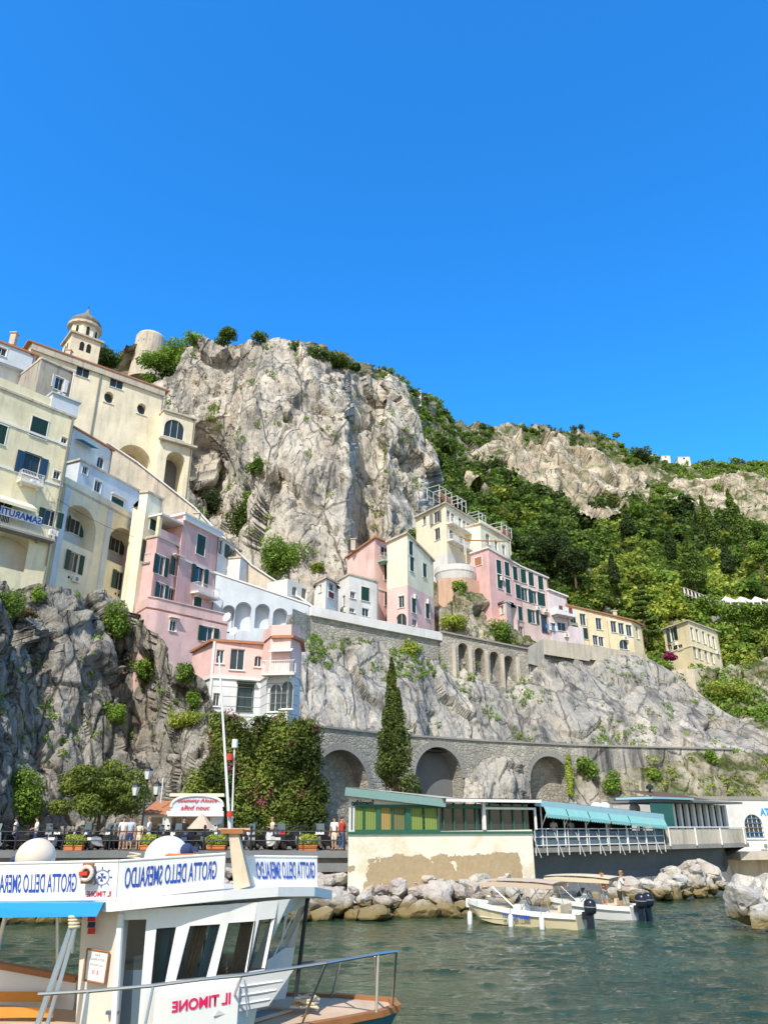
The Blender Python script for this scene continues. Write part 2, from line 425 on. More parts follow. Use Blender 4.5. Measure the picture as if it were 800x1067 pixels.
M['cyp'] = leafmat('foliage_cypress', (.018,.036,.010), (.16,.21,.045))
M['bark'] = plain('bark', (.12,.085,.06), .9, 0, .4, 3)
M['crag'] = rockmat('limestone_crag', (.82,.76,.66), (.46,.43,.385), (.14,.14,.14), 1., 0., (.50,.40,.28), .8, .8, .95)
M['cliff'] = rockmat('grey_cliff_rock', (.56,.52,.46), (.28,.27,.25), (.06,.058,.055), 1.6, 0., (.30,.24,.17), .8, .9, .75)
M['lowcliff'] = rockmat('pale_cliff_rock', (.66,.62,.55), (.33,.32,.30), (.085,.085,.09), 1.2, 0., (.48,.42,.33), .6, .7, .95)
M['hill'] = rockmat('hill_rock_and_scrub', (.80,.72,.60), (.52,.46,.36), (.2,.17,.13), .8, .95)
M['paleface'] = rockmat('pale_ridge_rock', (.80,.72,.60), (.56,.48,.38), (.2,.17,.13), .6, .25)
M['slope'] = rockmat('scrubby_slope_rock', (.68,.61,.51), (.44,.40,.34), (.15,.135,.11), 1.2, .45)
M['stone'] = stonemat('rubble_stone_wall', (.56,.52,.45), (.27,.26,.24), 2.2, .35)
M['road'] = plain('asphalt', (.06,.06,.06), .9, 0, .2, 2)
M['paving'] = plaster('quay_paving', (.22,.21,.19), .5)

# ================================================================= building kit
def arcpts(s0, s1, zs, n=10, ratio=1.):
    c = (s0+s1)/2; r = (s1-s0)/2
    return [(c-r*math.cos(math.pi*k/n), zs+ratio*r*math.sin(math.pi*k/n)) for k in range(n+1)]
class Facade:
    """a wall plane from A to B (left to right as seen from outside)"""
    def __init__(s, A, B):
        s.A = Vector((A[0], A[1])); s.B = Vector((B[0], B[1])); s.L = (s.B-s.A).length; s.t = (s.B-s.A)/s.L; s.n = Vector((s.t.y, -s.t.x))
        s.rz = math.atan2(s.t.y, s.t.x); s.holes = []
    def sz(s, px, py):
        r = ray(px, py); d = Vector((r[0], r[1])); den = d.dot(s.n); k = s.A.dot(s.n)/den
        p = d*k; return (p-s.A).dot(s.t), EYE+r[2]*k
    def p(s, a, z, out=0.): q = s.A+s.t*a+s.n*out; return Vector((q.x, q.y, z))
    def box(s, mb, a0, a1, z0, z1, o0, o1):
        c = s.p((a0+a1)/2, (z0+z1)/2, (o0+o1)/2); return mb.box(c, (a1-a0, o1-o0, z1-z0), s.rz)
    def wall(s, mb, z0, zA, zB=None):
        zB = zA if zB is None else zB; H = s.holes; L = s.L; top = lambda a: zA+(zB-zA)*a/L
        H = [h for h in H if h[2] > .02 and h[1] < L-.02 and h[3] > z0 and h[4] <= min(top(h[1]), top(h[2]))-.02]; s.holes = H
        sc = sorted({0., L} | {round(min(max(v, 0), L), 4) for h in H for v in (h[1], h[2])}); zc = sorted({z0} | {round(max(v, z0), 4) for h in H for v in (h[3], h[4])})
        zc.append(max(zA, zB)+1)
        for i in range(len(sc)-1):
            a0, a1 = sc[i], sc[i+1]; am = (a0+a1)/2; t0, t1 = top(a0), top(a1)
            for b0, b1 in zip(zc[:-1], zc[1:]):
                bm = (b0+b1)/2
                if any(h[1]-.01 < am < h[2]+.01 and h[3]-.01 < bm < h[4]+.01 for h in H): continue
                c0, c1 = max(b0, min(b1, t0)), max(b0, min(b1, t1))
                if c0-b0 < 1e-4 and c1-b0 < 1e-4: continue
                mb.q(s.p(a0, b0), s.p(a1, b0), s.p(a1, c1), s.p(a0, c0))
        for kind, a0, a1, b0, b1, dep in H:
            if kind == 'rect': pts = [(a0, b0), (a0, b1), (a1, b1), (a1, b0)]
            elif kind == 'round':
                c, e = (a0+a1)/2, (b0+b1)/2; ra, rb = (a1-a0)/2, (b1-b0)/2
                pts = [(c-ra*math.cos(2*math.pi*k/16), e+rb*math.sin(2*math.pi*k/16)) for k in range(17)]
                for q0, cn in ((0, (a0, b1)), (4, (a1, b1)), (8, (a1, b0)), (12, (a0, b0))):
                    mb.q(s.p(*cn), *[s.p(*p) for p in pts[q0:q0+5]])
            else:
                r = (a1-a0)/2; rr = 1. if b1-b0 > r*1.02 else (b1-b0)/r
                if kind == 'gothic': rr = 1.5
                zs = b1-r*rr; ap = arcpts(a0, a1, zs, 12, rr)
                pts = [(a0, b0)]+ap+[(a1, b0)]
                mb.q(s.p(a0, b1), *[s.p(*p) for p in ap[:7]]); mb.q(s.p(a1, b1), *[s.p(*p) for p in ap[6:][::-1]])
            for p, q in zip(pts[:-1], pts[1:]): mb.q(s.p(*p), s.p(*q), s.p(*q, -dep), s.p(*p, -dep))
            if kind != 'round': mb.q(s.p(a0, b0), s.p(a1, b0), s.p(a1, b0, -dep), s.p(a0, b0, -dep))

M['bark_'] = plain('rusty_pipe', (.16,.10,.07), .8, 0, .3); CACHE = {}; WR = random.Random(3)
def cached(key, fn):
    if key not in CACHE: CACHE[key] = fn()
    return CACHE[key]
def kid(name, me, parent, loc=(0,0,0), rz=0):
    o = bpy.data.objects.new(name, me); COL.objects.link(o); o.parent = parent; o.location = loc; o.rotation_euler = (0, 0, rz); return o
def wmesh(mb, m): me = mb.mesh('m'); me.materials.append(m); return me
def window(F, root, a, z, w, h, kind='o', trim='trim', shut='greentrim', dep=.22, mull=1, label=None, lintel=False, pane='glass', round_=None):
    """kind: o open shutters on both sides, c closed shutters, p plain, x no frame. Hole must be registered before the wall is made."""
    w = round(w, 2); h = round(h, 2); o = F.p(a, z, 0); org = ORG[root.name]
    def frame():
        b = MB(); f = .055
        for sx in (-1, 1): b.box((sx*(w/2-f/2), dep*.6, 0), (f, .06, h))
        for sz in (-1, 1): b.box((0, dep*.6, sz*(h/2-f/2)), (w-2*f, .06, f))
        for k in range(mull): b.box(((k+1)*w/(mull+1)-w/2, dep*.6, 0), (.04, .04, h-2*f))
        b.box((0, -.04, -h/2-.05), (w+.2, .14, .06))
        if trim:
            for sx in (-1, 1): b.box((sx*(w/2+.045), -.02, 0), (.08, .04, h))
            b.box((0, -.03, h/2+.05), (w+.2, .05, .09))
        if lintel: b.box((0, -.2, h/2+.2), (w+.4, .42, .07))
        return wmesh(b, M[trim] if trim else M['trim'])
    wo = kid('window', cached(('f', w, h, trim, mull, dep, lintel), frame), root, o-org, F.rz)
    if label: wo['label'] = label
    def pn(): b = MB(); b.box((0, dep*.8, 0), (w-.1, .02, h-.1)); return wmesh(b, M[pane])
    kid('pane', cached(('p', w, h, dep, pane), pn), wo)
    if kind in 'oc':
        def sh():
            b = MB(); sw = w/2; b.box((0, 0, 0), (sw-.02, .045, h-.02))
            n = max(4, int(h/.16))
            for k in range(n): b.box((0, -.03, -h/2+(k+.5)*h/n), (sw-.16, .03, h/n*.55))
            return wmesh(b, M[shut])
        me = cached(('s', w, h, shut), sh)
        for sx in (-1, 1):
            if kind == 'o': sr = WR.uniform(0, .55) if WR.random() < .35 else .04; kid('shutter', me, wo, (sx*(w/2+.02+w/4*math.cos(sr)), -.06-w/4*math.sin(sr), 0), -sx*sr)
            else: kid('shutter', me, wo, (sx*w/4, .03, 0))
    return wo
def balcony(F, root, a, z, w, out=.9, m='white', rail='wpaint', h=.95, solid=False):
    b = MB(); F.box(b, a-w/2, a+w/2, z-.16, z, .003, out)
    for s in (-.35, .35): F.box(b, a+s*w-.06, a+s*w+.06, z-.42, z-.163, .003, out*.6)
    bo = b.build('balcony', M[m], root)
    r = MB()
    if solid: F.box(r, a-w/2, a+w/2, z+.002, z+h, out-.1, out-.002); F.box(r, a-w/2, a-w/2+.1, z+.002, z+h, .004, out-.103); F.box(r, a+w/2-.1, a+w/2, z+.002, z+h, .004, out-.103)
    else:
        c = [F.p(a-w/2+.04, z+h, 0), F.p(a-w/2+.04, z+h, out-.05), F.p(a+w/2-.04, z+h, out-.05), F.p(a+w/2-.04, z+h, 0)]
        r.path(c, .03, 5); r.path([p-Vector((0, 0, h-.08)) for p in c], .02, 5)
        n = int(w/.14)
        for k in range(n+1):
            p = c[1].lerp(c[2], k/n); r.tube(p, p-Vector((0, 0, h)), .013, n=4, caps=False)
        for q0, q1 in ((c[0], c[1]), (c[2], c[3])):
            for k in range(int(out/.16)):
                p = q0.lerp(q1, k/max(1, int(out/.16))); r.tube(p, p-Vector((0, 0, h)), .013, n=4, caps=False)
    r.build('railing', M[rail], bo)
class Building:
    """corners: 2-D points left to right; z0 base; zt list of roof heights at the corners"""
    def __init__(s, name, label, corners, z0, zt, wall, depth=7, cat='building', roof='stonew', over=.25, bands=(), left=True, wallname='wall', group=None, root=None, parapet=0, roofth=.22):
        s.c = [Vector((c[0], c[1])) for c in corners]; s.z0 = z0; s.zt = zt if isinstance(zt, (list, tuple)) else [zt]*len(corners)
        s.F = [Facade(a, b) for a, b in zip(s.c[:-1], s.c[1:])]; s.wm = wall; s.depth = depth; s.roof = roof; s.over = over; s.bands = bands; s.wn = wallname; s.parapet = parapet; s.rt = roofth
        s.root = root or thing(name, label, cat, (s.c[0].x, s.c[0].y, z0), 0, group); s.W = []
    def win(s, i, px, py, w, h, kind='o', **kw):
        F = s.F[i]; a, z = F.sz(px, py); hk = kw.pop('hole', 'rect'); dep = kw.pop('dep', .22)
        F.holes.append((hk, a-w/2, a+w/2, z-h/2, z+h/2, dep)); s.W.append((i, a, z, w, h, kind, dep, kw)); return a, z
    def rows(s, i, pts, w, h, kind='o', **kw):
        for p in pts: s.win(i, p[0], p[1], w, h, p[2] if len(p) > 2 else kind, **kw)
    def niche(s, i, px, py, w, h, dep=1.5, kind='arch', back=None, hz=None):
        F = s.F[i]; a, z = F.sz(px, py); F.holes.append((kind, a-w/2, a+w/2, z-h/2, z+h/2, dep))
        s.W.append((i, a, z, w, h, 'N', dep, dict(back=back))); return a, z
    def finish(s):
        b = MB(); c = s.c; n = len(c)
        bk = [c[-1]-s.F[-1].n*s.depth, c[0]-s.F[0].n*s.depth]
        for i, F in enumerate(s.F): F.wall(b, s.z0, s.zt[i], s.zt[i+1])
        for P, Q, za, zb in ((c[-1], bk[0], s.zt[-1], s.zt[-1]), (bk[0], bk[1], s.zt[-1], s.zt[0]), (bk[1], c[0], s.zt[0], s.zt[0])):
            b.q((P.x, P.y, s.z0), (Q.x, Q.y, s.z0), (Q.x, Q.y, zb), (P.x, P.y, za))
        s.wall = b.build(s.wn, M[s.wm], s.root)
        if s.roof:
            poly = list(c)+bk; g = MB(); ctr = sum(poly, Vector((0, 0)))/len(poly); P = []
            for p in poly: d = (p-ctr); P.append(p+d.normalized()*s.over*1.3)
            zz = list(s.zt)+[s.zt[-1], s.zt[0]]
            g.prism(P, [z+.004 for z in zz], [z+s.rt for z in zz]); g.build('roof', M[s.roof], s.root)
            if s.parapet:
                g = MB()
                for F, z in zip(s.F, s.zt): F.box(g, 0.01, F.L-.01, z+s.rt+.003, z+s.rt+s.parapet, -.25, -.05)
                g.build('parapet', M[s.wm], s.root)
        for (z, mm) in s.bands:
            g = MB()
            for F in s.F: F.box(g, .003, F.L-.003, z-.1, z+.1, .003, .09)
            g.build('string_course', M[mm], s.root)
        if s.c and s.zt[-1]-s.z0 > 5 and s.roof:
            F = s.F[-1]; g = MB(); a = F.L-.22; zt_ = s.zt[-2]+(s.zt[-1]-s.zt[-2])*a/F.L-.15; g.tube(F.p(a, s.z0, .08), F.p(a, zt_, .08), .05, n=6); g.tube(F.p(a, zt_, .08), F.p(a-.35, zt_+.1, .03), .05, n=6); g.build('drainpipe', M[WR.choice(('concrete', 'bark_', 'greyshut'))], s.root)
            cand = [w_ for w_ in s.W if w_[5] in 'ocp' and w_[4] > 1.2]
            for w_ in WR.sample(cand, 0 if s.root.get('category') in ('church', 'villa') else min(len(cand), 1 if len(cand) < 5 else 2)):
                F = s.F[w_[0]]; a, z_ = w_[1]+w_[3]*.35, w_[2]-w_[4]/2-.62; g = MB(); F.box(g, a-.38, a+.38, z_-.27, z_+.27, .08, .36); ac = g.build('air_conditioner', M['trim'], s.root)
                g = MB(); g.tube(F.p(a-.08, z_, .35), F.p(a-.08, z_, .375), .2, n=12); g.build('fan_grille', M['greyshut'], ac)
        for (i, a, z, w, h, kind, dep, kw) in s.W:
            F = s.F[i]
            if not any(abs(q[1]-(a-w/2)) < 1e-6 and abs(q[3]-(z-h/2)) < 1e-6 for q in F.holes): continue
            if kind == 'N':
                g = MB(); F.box(g, a-w/2-.3, a+w/2+.3, z-h/2-.3, z+h/2+.3, -dep-.15, -dep-.003); g.build('recess_wall', M[kw.get('back') or s.wm], s.root)
            else: window(F, s.root, a, z, w, h, kind, dep=dep, **kw)
        return s.root

# ================================================================= terrain
def colz(px, *rows): return (px, list(rows))
crag = Sheet([
 colz(150, (402,118), (460,114), (560,110), (690,104)),
 colz(180, (390,118), (450,112), (560,106), (690,99)),
 colz(197, (362,120), (440,113), (560,106), (690,98)),
 colz(215, (354,121), (430,115), (480,119), (690,100)),
 colz(238, (356,121), (430,116), (480,116.5), (690,100)),
 colz(264, (351,118), (430,108), (520,105), (690,97)),
 colz(275, (351,118), (430,108), (550,102), (690,96)),
 colz(300, (361,120), (430,109), (550,101), (690,95)),
 colz(330, (376,124), (440,111), (550,101), (690,95)),
 colz(360, (384,126), (430,112), (550,101), (690,95)),
 colz(370, (385,129), (420,128), (550,116), (690,98)),
 colz(396, (391,136), (440,134), (550,119), (690,100)),
 colz(404, (394,135), (440,125), (550,112), (690,99)),
 colz(425, (414,140), (470,128), (550,116), (690,100)),
 colz(442, (440,146), (490,132), (560,118), (690,101)),
 colz(453, (468,160), (500,146), (570,130), (690,104))])
crag.mesh('rock_crag', M['crag'], 1.15, ((.02, 3.2), (.07, 1.5), (.22, .6), (.6, .25)), ((.07, 1.0, 1.4), (.2, .4, .6), (.55, .18, .3), (1.2, .1, .12)), .38, 3, pc=45)
hill = Sheet([
 colz(80, (364,150), (410,145), (460,140), (700,130)),
 colz(112, (360,158), (400,155), (460,145), (700,130)),
 colz(119, (370,160), (400,157), (460,147), (700,132)),
 colz(135, (364,160), (395,168), (460,155), (700,135)),
 colz(172, (362,165), (395,170), (460,160), (700,135)),
 colz(200, (356,165), (400,165), (460,160), (700,135)),
 colz(300, (362,170), (400,168), (460,165), (700,140)),
 colz(365, (382,185), (420,180), (480,170), (700,140)),
 colz(400, (394,200), (430,190), (500,175), (700,140)),
 colz(430, (410,240), (470,215), (560,175), (705,140)),
 colz(470, (438,290), (500,240), (580,185), (710,142)),
 colz(500, (440,320), (505,262), (590,195), (715,145)),
 colz(560, (442,350), (530,275), (600,205), (720,150)),
 colz(600, (450,370), (540,285), (610,210), (725,150)),
 colz(650, (468,390), (545,300), (620,215), (730,152)),
 colz(700, (474,400), (545,305), (630,215), (735,150)),
 colz(750, (478,410), (550,310), (640,215), (740,148)),
 colz(800, (480,420), (560,310), (650,215), (745,146)),
 colz(960, (486,420), (560,310), (650,215), (745,146))])
face = Sheet([
 colz(478, (472,264), (480,262), (500,252), (520,238)),
 colz(500, (468,286), (478,278), (498,262), (516,246)),
 colz(530, (464,304), (482,288), (500,274), (524,256)),
 colz(570, (466,320), (484,302), (508,284), (532,266)),
 colz(610, (478,332), (494,313), (520,292), (546,270)),
 colz(650, (492,340), (502,325), (525,306), (546,290)),
 colz(668, (496,345), (508,334), (524,318), (538,306))])
face.mesh('rock_face', M['paleface'], 1.1, ((.02, 4), (.06, 2.5), (.2, 1.0)), ((.07, 1.6, 1.8), (.2, .6, .8)), .8, 91, pc=15)
face2 = Sheet([
 colz(690, (512,350), (522,340), (535,322), (552,300)),
 colz(730, (500,362), (518,345), (535,325), (556,302)),
 colz(780, (494,370), (515,350), (540,326), (566,304)),
 colz(840, (500,370), (520,348), (545,324), (572,302))])
face2.mesh('rock_face', M['paleface'], 1.2, ((.02, 4), (.06, 2.5), (.2, 1.0)), ((.07, 1.6, 1.8), (.2, .6, .8)), .8, 95, pc=15)
hill.mesh('hill', M['hill'], 1.9, ((.012, 9), (.05, 3), (.15, 1.6), (.4, .6)), ((.1, .5, .7), (.3, .4, .6)), .9, 9, pc=40)
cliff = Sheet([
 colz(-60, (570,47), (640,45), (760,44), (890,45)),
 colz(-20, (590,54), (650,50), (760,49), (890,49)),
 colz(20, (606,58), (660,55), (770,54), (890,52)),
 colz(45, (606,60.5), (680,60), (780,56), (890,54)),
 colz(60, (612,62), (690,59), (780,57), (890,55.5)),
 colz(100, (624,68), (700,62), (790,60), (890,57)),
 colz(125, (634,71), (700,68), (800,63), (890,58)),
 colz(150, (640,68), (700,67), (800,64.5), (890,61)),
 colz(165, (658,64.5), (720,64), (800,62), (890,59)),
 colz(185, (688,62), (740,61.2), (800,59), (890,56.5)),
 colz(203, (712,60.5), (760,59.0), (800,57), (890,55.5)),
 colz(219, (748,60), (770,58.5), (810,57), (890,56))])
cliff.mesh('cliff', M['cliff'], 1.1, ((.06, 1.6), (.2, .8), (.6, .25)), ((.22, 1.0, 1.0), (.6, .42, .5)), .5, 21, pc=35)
mid = Sheet([
 colz(300, (640,79), (700,73), (758,69), (775,67)),
 colz(330, (636,81), (700,74), (758,70), (775,68)),
 colz(400, (650,87), (705,80), (765,74), (785,71)),
 colz(440, (658,90), (710,82), (770,77), (790,74)),
 colz(470, (668,93), (715,87), (773,81), (795,77)),
 colz(530, (672,98), (720,92), (776,87), (795,83)),
 colz(565, (672,99), (720,92), (777,87), (795,84)),
 colz(610, (676,103), (725,95), (778,89), (795,86)),
 colz(672, (684,109), (735,98), (779,91), (795,88)),
 colz(700, (700,112), (745,100), (780,92), (795,89)),
 colz(745, (735,108), (760,100), (781,93), (795,90)),
 colz(800, (770,100), (775,97), (783,94), (795,91))])
mid.mesh('terrace_cliff', M['lowcliff'], 1.0, ((.04, 1.6), (.14, .6), (.5, .22)), ((.14, .45, .6), (.45, .18, .25), (1.1, .08, .1)), .32, 33, edge=.9)
slope = Sheet([
 colz(655, (690,128), (740,112), (790,88), (850,80)),
 colz(700, (694,124), (740,112), (790,88), (850,80)),
 colz(750, (692,126), (740,112), (790,90), (850,81)),
 colz(800, (690,130), (740,114), (790,92), (850,82)),
 colz(960, (690,134), (740,116), (790,94), (850,84))])
slope.mesh('slope', M['slope'], 1.2, ((.04, 2.4), (.14, 1.0)), ((.12, 1.2, 1.0), (.4, .45, .4)), .8, 44)
knoll = Sheet([
 colz(440, (600,108), (640,100), (680,97)),
 colz(455, (606,103.5), (640,98.5), (680,96)),
 colz(482, (612,101.5), (640,98.5), (682,96)),
 colz(505, (624,103), (647,99), (686,96)),
 colz(525, (640,107), (655,101), (690,98)),
 colz(560, (664,106), (670,104), (690,100))])
knoll.mesh('rock_knoll', M['slope'], 1.0, ((.1, 1.2), (.3, .5)), ((.3, .9, .8), (.8, .3, .3)), .6, 55)
# lower band under the coast road (between and right of the arches)
low = Sheet([
 colz(592, (786,77.5), (815,76.2), (872,73)),
 colz(640, (786,79.5), (815,78), (872,75)),
 colz(745, (786,81.5), (815,79), (872,76)),
 colz(800, (786,82.5), (815,80), (872,77)),
 colz(900, (786,84), (815,82), (872,79))])
low2 = Sheet([
 colz(484, (790,73.2), (815,72.2), (872,71)),
 colz(505, (791,73.8), (815,71.5), (872,70)),
 colz(535, (791,75.2), (815,73.0), (872,71.5)),
 colz(551, (790,76.2), (815,75.2), (872,74))])
low2.mesh('road_embankment', M['lowcliff'], .9, ((.15, .6), (.4, .3)), ((.35, .35, .5), (.9, .2, .3)), .5, 77, pc=70)
low.mesh('road_embankment', M['slope'], 1.0, ((.08, .9), (.3, .35)), ((.3, .4, .4), (.8, .2, .2)), .5, 66)

# ================================================================= the town on the left
# --- tall yellow house at the picture's left edge
z, (p0, p1, p2) = roofline((0, 405), 58, (57, 428), (78, 436))
P0, P1, P2 = Vector(p0), Vector(p1), Vector(p2); ext = P0+(P0-P1)*1.0
b = Building('town_house', 'tall yellow house with banner balcony and arched terrace, leftmost below the church', [ext, P1, P2], 21, z, 'yellow', 9, 'house', 'stonew', .15, bands=[(z-3.0, 'trim'), (z-7.1, 'trim'), (z-12.6, 'stonew')], parapet=.9)
b.win(0, 41, 446, 1.5, 1.9, 'c'); b.win(0, 33, 485, 1.4, 2.1, 'o', shut='bluetrim', trim='bluetrim'); b.win(0, 4, 531, 1.5, 2.2, 'p')
b.win(0, 0, 452, 1.1, 1.8, 'c')
b.niche(0, 14, 574, 5.0, 3.2, 1.6, 'arch', 'white')
b.win(1, 67, 460, .55, .8, 'p'); b.win(1, 59.5, 495, .6, .8, 'p'); b.win(1, 53, 540, 1.1, 1.5, 'o', shut='greentrim')
b.finish(); F = b.F[0]
a, zz = F.sz(30, 505); balcony(F, b.root, a, zz, 2.1, .8)
a, zz = F.sz(3, 552); balcony(F, b.root, a, zz, 8.4, 1.0, 'concrete')
bn = MB(); aa, z1 = F.sz(-6, 538); a2, z2 = F.sz(36, 556); F.box(bn, aa, a2, z2+.45, z2+1.25, 1.01, 1.03)
ban = bn.build('banner', M['wpaint'], None); tag(ban, 'white cloth banner with blue lettering tied to the yellow house balcony', 'banner')
M['blueink'] = plain('blue_lettering', (.02,.08,.42), .5, 0, .05); M['redink'] = plain('red_lettering', (.55,.02,.05), .5, 0, .05); M['magink'] = plain('crimson_lettering', (.75,.01,.12), .5, 0, .05)
a3, _ = F.sz(15, 546)
textobj('lettering', 'SAMARUTI!', 1, F.p(a3, z2+.85, 1.045), F.A, F.B, M['blueink'], ban, fitw=3.6, fith=.62, bold=.02, mirror=True)
aw = MB(); a4, z4 = F.sz(2, 516); q = [F.p(a4-2.6, z4, .02), F.p(a4+2.6, z4, .02), F.p(a4+2.6, z4-.9, 1.5), F.p(a4-2.6, z4-.9, 1.5)]
aw.q(*q); aw.q(q[3], q[2], q[2]-Vector((0, 0, .3)), q[3]-Vector((0, 0, .3)))
aw.build('awning', M['cream'], b.root)
dp = MB(); fp = b.F[1]
for k in (0.25,): dp.tube(fp.p(fp.L-k, 21, .12), fp.p(fp.L-k, z-.5, .12), .07)
dp.build('drainpipe', M['concrete'], b.root)
# roof terrace pier of that house
g = MB(); g.box((P2.x-1.3, P2.y-.3, z+.95), (2.6, 1.6, 1.5), fp.rz); g.box((P2.x-1.3, P2.y-.3, z+1.76), (2.9, 1.9, .12), fp.rz); g.build('roof_pier', M['whiteshade'], b.root)

# --- white house on top, behind
zt, (q0, q1) = roofline((0, 357), 68, (38, 371))
Q0, Q1 = Vector(q0), Vector(q1); Qd = (Q1-Q0).normalized()
b = Building('hill_house', 'white flat-roofed house with recessed terrace at the top left, beside the church', [Q0-Qd*7, Q1], 38, zt, 'whiteshade', 6, 'house', 'terracotta', .3)
b.niche(0, 15, 392, 4.4, 2.3, .8, 'rect', 'white'); b.win(0, 2, 366, 1.0, 1.0, 'p'); b.win(0, 33, 403, .6, .9, 'p')
b.finish()
zt2, (q2, q3) = roofline((44, 374), 67, (78, 389))
b = Building('stained_house', 'small grey weather-stained stucco house with one shuttered window below the bell tower', [q2, q3], 38, zt2, 'greystucco', 5, 'house', 'stonew', .1)
b.win(0, 62, 400, .9, 1.5, 'o', shut='wpaint'); b.finish()
F = b.F[0]; g = MB(); g.tube(F.p(F.L-.1, 38, .1), F.p(F.L-.1, zt2, .1), .08); g.build('drainpipe', M['trim'], b.root)

# --- church / monastery
zt, (m0, m1) = roofline((33, 358), 80, (172, 408))
b = Building('monastery', 'large cream monastery with round windows and tall arches above the town', [m0, m1], 36, zt, 'cream', 14, 'church', 'terracotta', .5)
b.win(0, 87, 387, 1.7, 1.7, 'p', trim=None); b.win(0, 122, 399, 1.8, 1.6, 'p', trim=None)
b.win(0, 114, 414, 1.3, 1.7, 'x', hole='round', dep=.9, mull=0, trim=None); b.win(0, 148, 426, 1.3, 1.7, 'x', hole='round', dep=.9, mull=0, trim=None)
b.niche(0, 140, 479, 4.6, 4.2, 3.0, 'arch', 'stonew')
rt = b.finish(); F = b.F[0]
g = MB(); a, _ = F.sz(100, 420); g.tube(F.p(a, 42, .12), F.p(a, zt-.3, .12), .1); g.build('drainpipe', M['greyshut'], rt)
g = MB(); F.box(g, .05, F.L-.05, zt-.9, zt-.003, .003, .3); g.build('cornice', M['stonew'], rt)
zt, (m2, m3) = roofline((171, 428), 90, (204, 438))
b = Building('wing', None, [m2, m3], 36, zt, 'cream', 8, None, 'stonew', .25, root=rt, wallname='wing_wall')
b.win(0, 182, 447, 2.8, 2.8, 'p', hole='arch', trim=None, mull=2)
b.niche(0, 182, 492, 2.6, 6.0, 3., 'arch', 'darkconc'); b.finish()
F = b.F[0]; g = MB(); a, zz = F.sz(187, 462); F.box(g, -.3, F.L+.4, zz-.3, zz, .003, .7); g.build('ledge', M['stonew'], rt)

# --- bell tower
c = at(82, 380, 96); tw = thing('bell_tower', 'cream bell tower with octagonal belfry and pointed tiled dome', 'tower', (c.x, c.y, c.z-9))
s = 4.2; rz = R(39); zb = zof(359, 96); zdr = zof(341, 96); zd = zof(323.5, 96)
def rotbox(mb, cx, cy, sx, sy, z0, z1, a): mb.box((cx, cy, (z0+z1)/2), (sx, sy, z1-z0), a)
g = MB(); rotbox(g, c.x, c.y, s, s, c.z-9, zb, rz)
g.build('wall', M['cream'], tw)
g = MB(); rotbox(g, c.x, c.y, s+.7, s+.7, zb+.003, zb+.3, rz); g.build('cornice', M['stonew'], tw)
ht = zof(345, 96)-zb; hd = (zof(325, 96)-zb-ht-.6)/5.2
def octo(mb, r, z0, z1, r2=None, ph=R(16)):
    mb.lathe([(r, z0-c.z), (r2 or r, z1-c.z)], (c.x, c.y, c.z), 8)
g = MB(); i0 = len(g.v); octo(g, 2.1, zb+.303, zb+ht)
g.v = [tuple(Matrix.Translation(c) @ Matrix.Rotation(R(16.5), 4, 'Z') @ Matrix.Translation(-c) @ Vector(v)) for v in g.v]
g.build('belfry', M['paleyellow'], tw)
g = MB(); g.lathe([(2.15, 0), (2.5, .12), (2.5, .5), (2.3, .6)], (c.x, c.y, zb+ht+.003), 16); g.build('cornice', M['stonew'], tw)
g = MB(); g.lathe([(r_, z_*hd) for r_, z_ in ((2.3, 0), (2.35, .8), (2.05, 1.7), (1.5, 2.6), (1.0, 3.3), (.62, 4.0), (.35, 4.8), (.14, 5.6), (.05, 6.2))], (c.x, c.y, zb+ht+.61), 16)
M['tiledome'] = stonemat('grey_dome_tiles', (.40,.36,.30), (.16,.15,.14), 5, .1)
g.build('dome', M['tiledome'], tw)
g = MB(); g.tube((c.x, c.y, zb+ht+5.3*hd+.5), (c.x, c.y, zb+ht+5.3*hd+1.6), .05); g.box((c.x, c.y, zb+ht+5.3*hd+1.3), (.5, .06, .06)); g.build('cross', M['iron'], tw)
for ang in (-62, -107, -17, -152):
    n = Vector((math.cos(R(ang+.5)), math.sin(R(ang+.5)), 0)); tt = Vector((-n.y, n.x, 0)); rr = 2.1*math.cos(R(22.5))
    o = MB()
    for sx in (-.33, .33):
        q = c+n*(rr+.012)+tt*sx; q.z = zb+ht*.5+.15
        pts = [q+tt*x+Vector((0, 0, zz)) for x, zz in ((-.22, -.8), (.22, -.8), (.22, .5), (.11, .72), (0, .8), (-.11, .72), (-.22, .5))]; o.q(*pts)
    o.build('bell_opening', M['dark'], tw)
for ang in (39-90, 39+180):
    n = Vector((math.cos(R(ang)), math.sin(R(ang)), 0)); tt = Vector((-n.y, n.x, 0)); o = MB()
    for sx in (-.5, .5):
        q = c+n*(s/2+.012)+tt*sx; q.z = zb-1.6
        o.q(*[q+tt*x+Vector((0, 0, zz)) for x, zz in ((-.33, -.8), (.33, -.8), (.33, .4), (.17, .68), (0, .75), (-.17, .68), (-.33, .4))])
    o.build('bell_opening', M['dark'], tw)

# --- round watch tower on the ridge
c = at(154, 378, 166); rt = thing('round_tower', 'squat round stone watchtower on the ridge beside green scrub', 'tower', (c.x, c.y, c.z-6))
h = zof(351, 166)-c.z; g = MB(); g.lathe([(4.4, -6), (3.9, 0), (3.7, h-.8), (3.3, h-.1), (2.2, h+.5), (.8, h+.8)], c, 28); g.build('wall', M['stonew'], rt, smooth=False)
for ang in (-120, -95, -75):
    n = Vector((math.cos(R(ang)), math.sin(R(ang)), 0)); o = MB(); q = c+n*3.5; q.z = c.z+h*.55; o.box(q, (.5, .5, .8), R(ang)); o.build('loophole', M['dark'], rt)

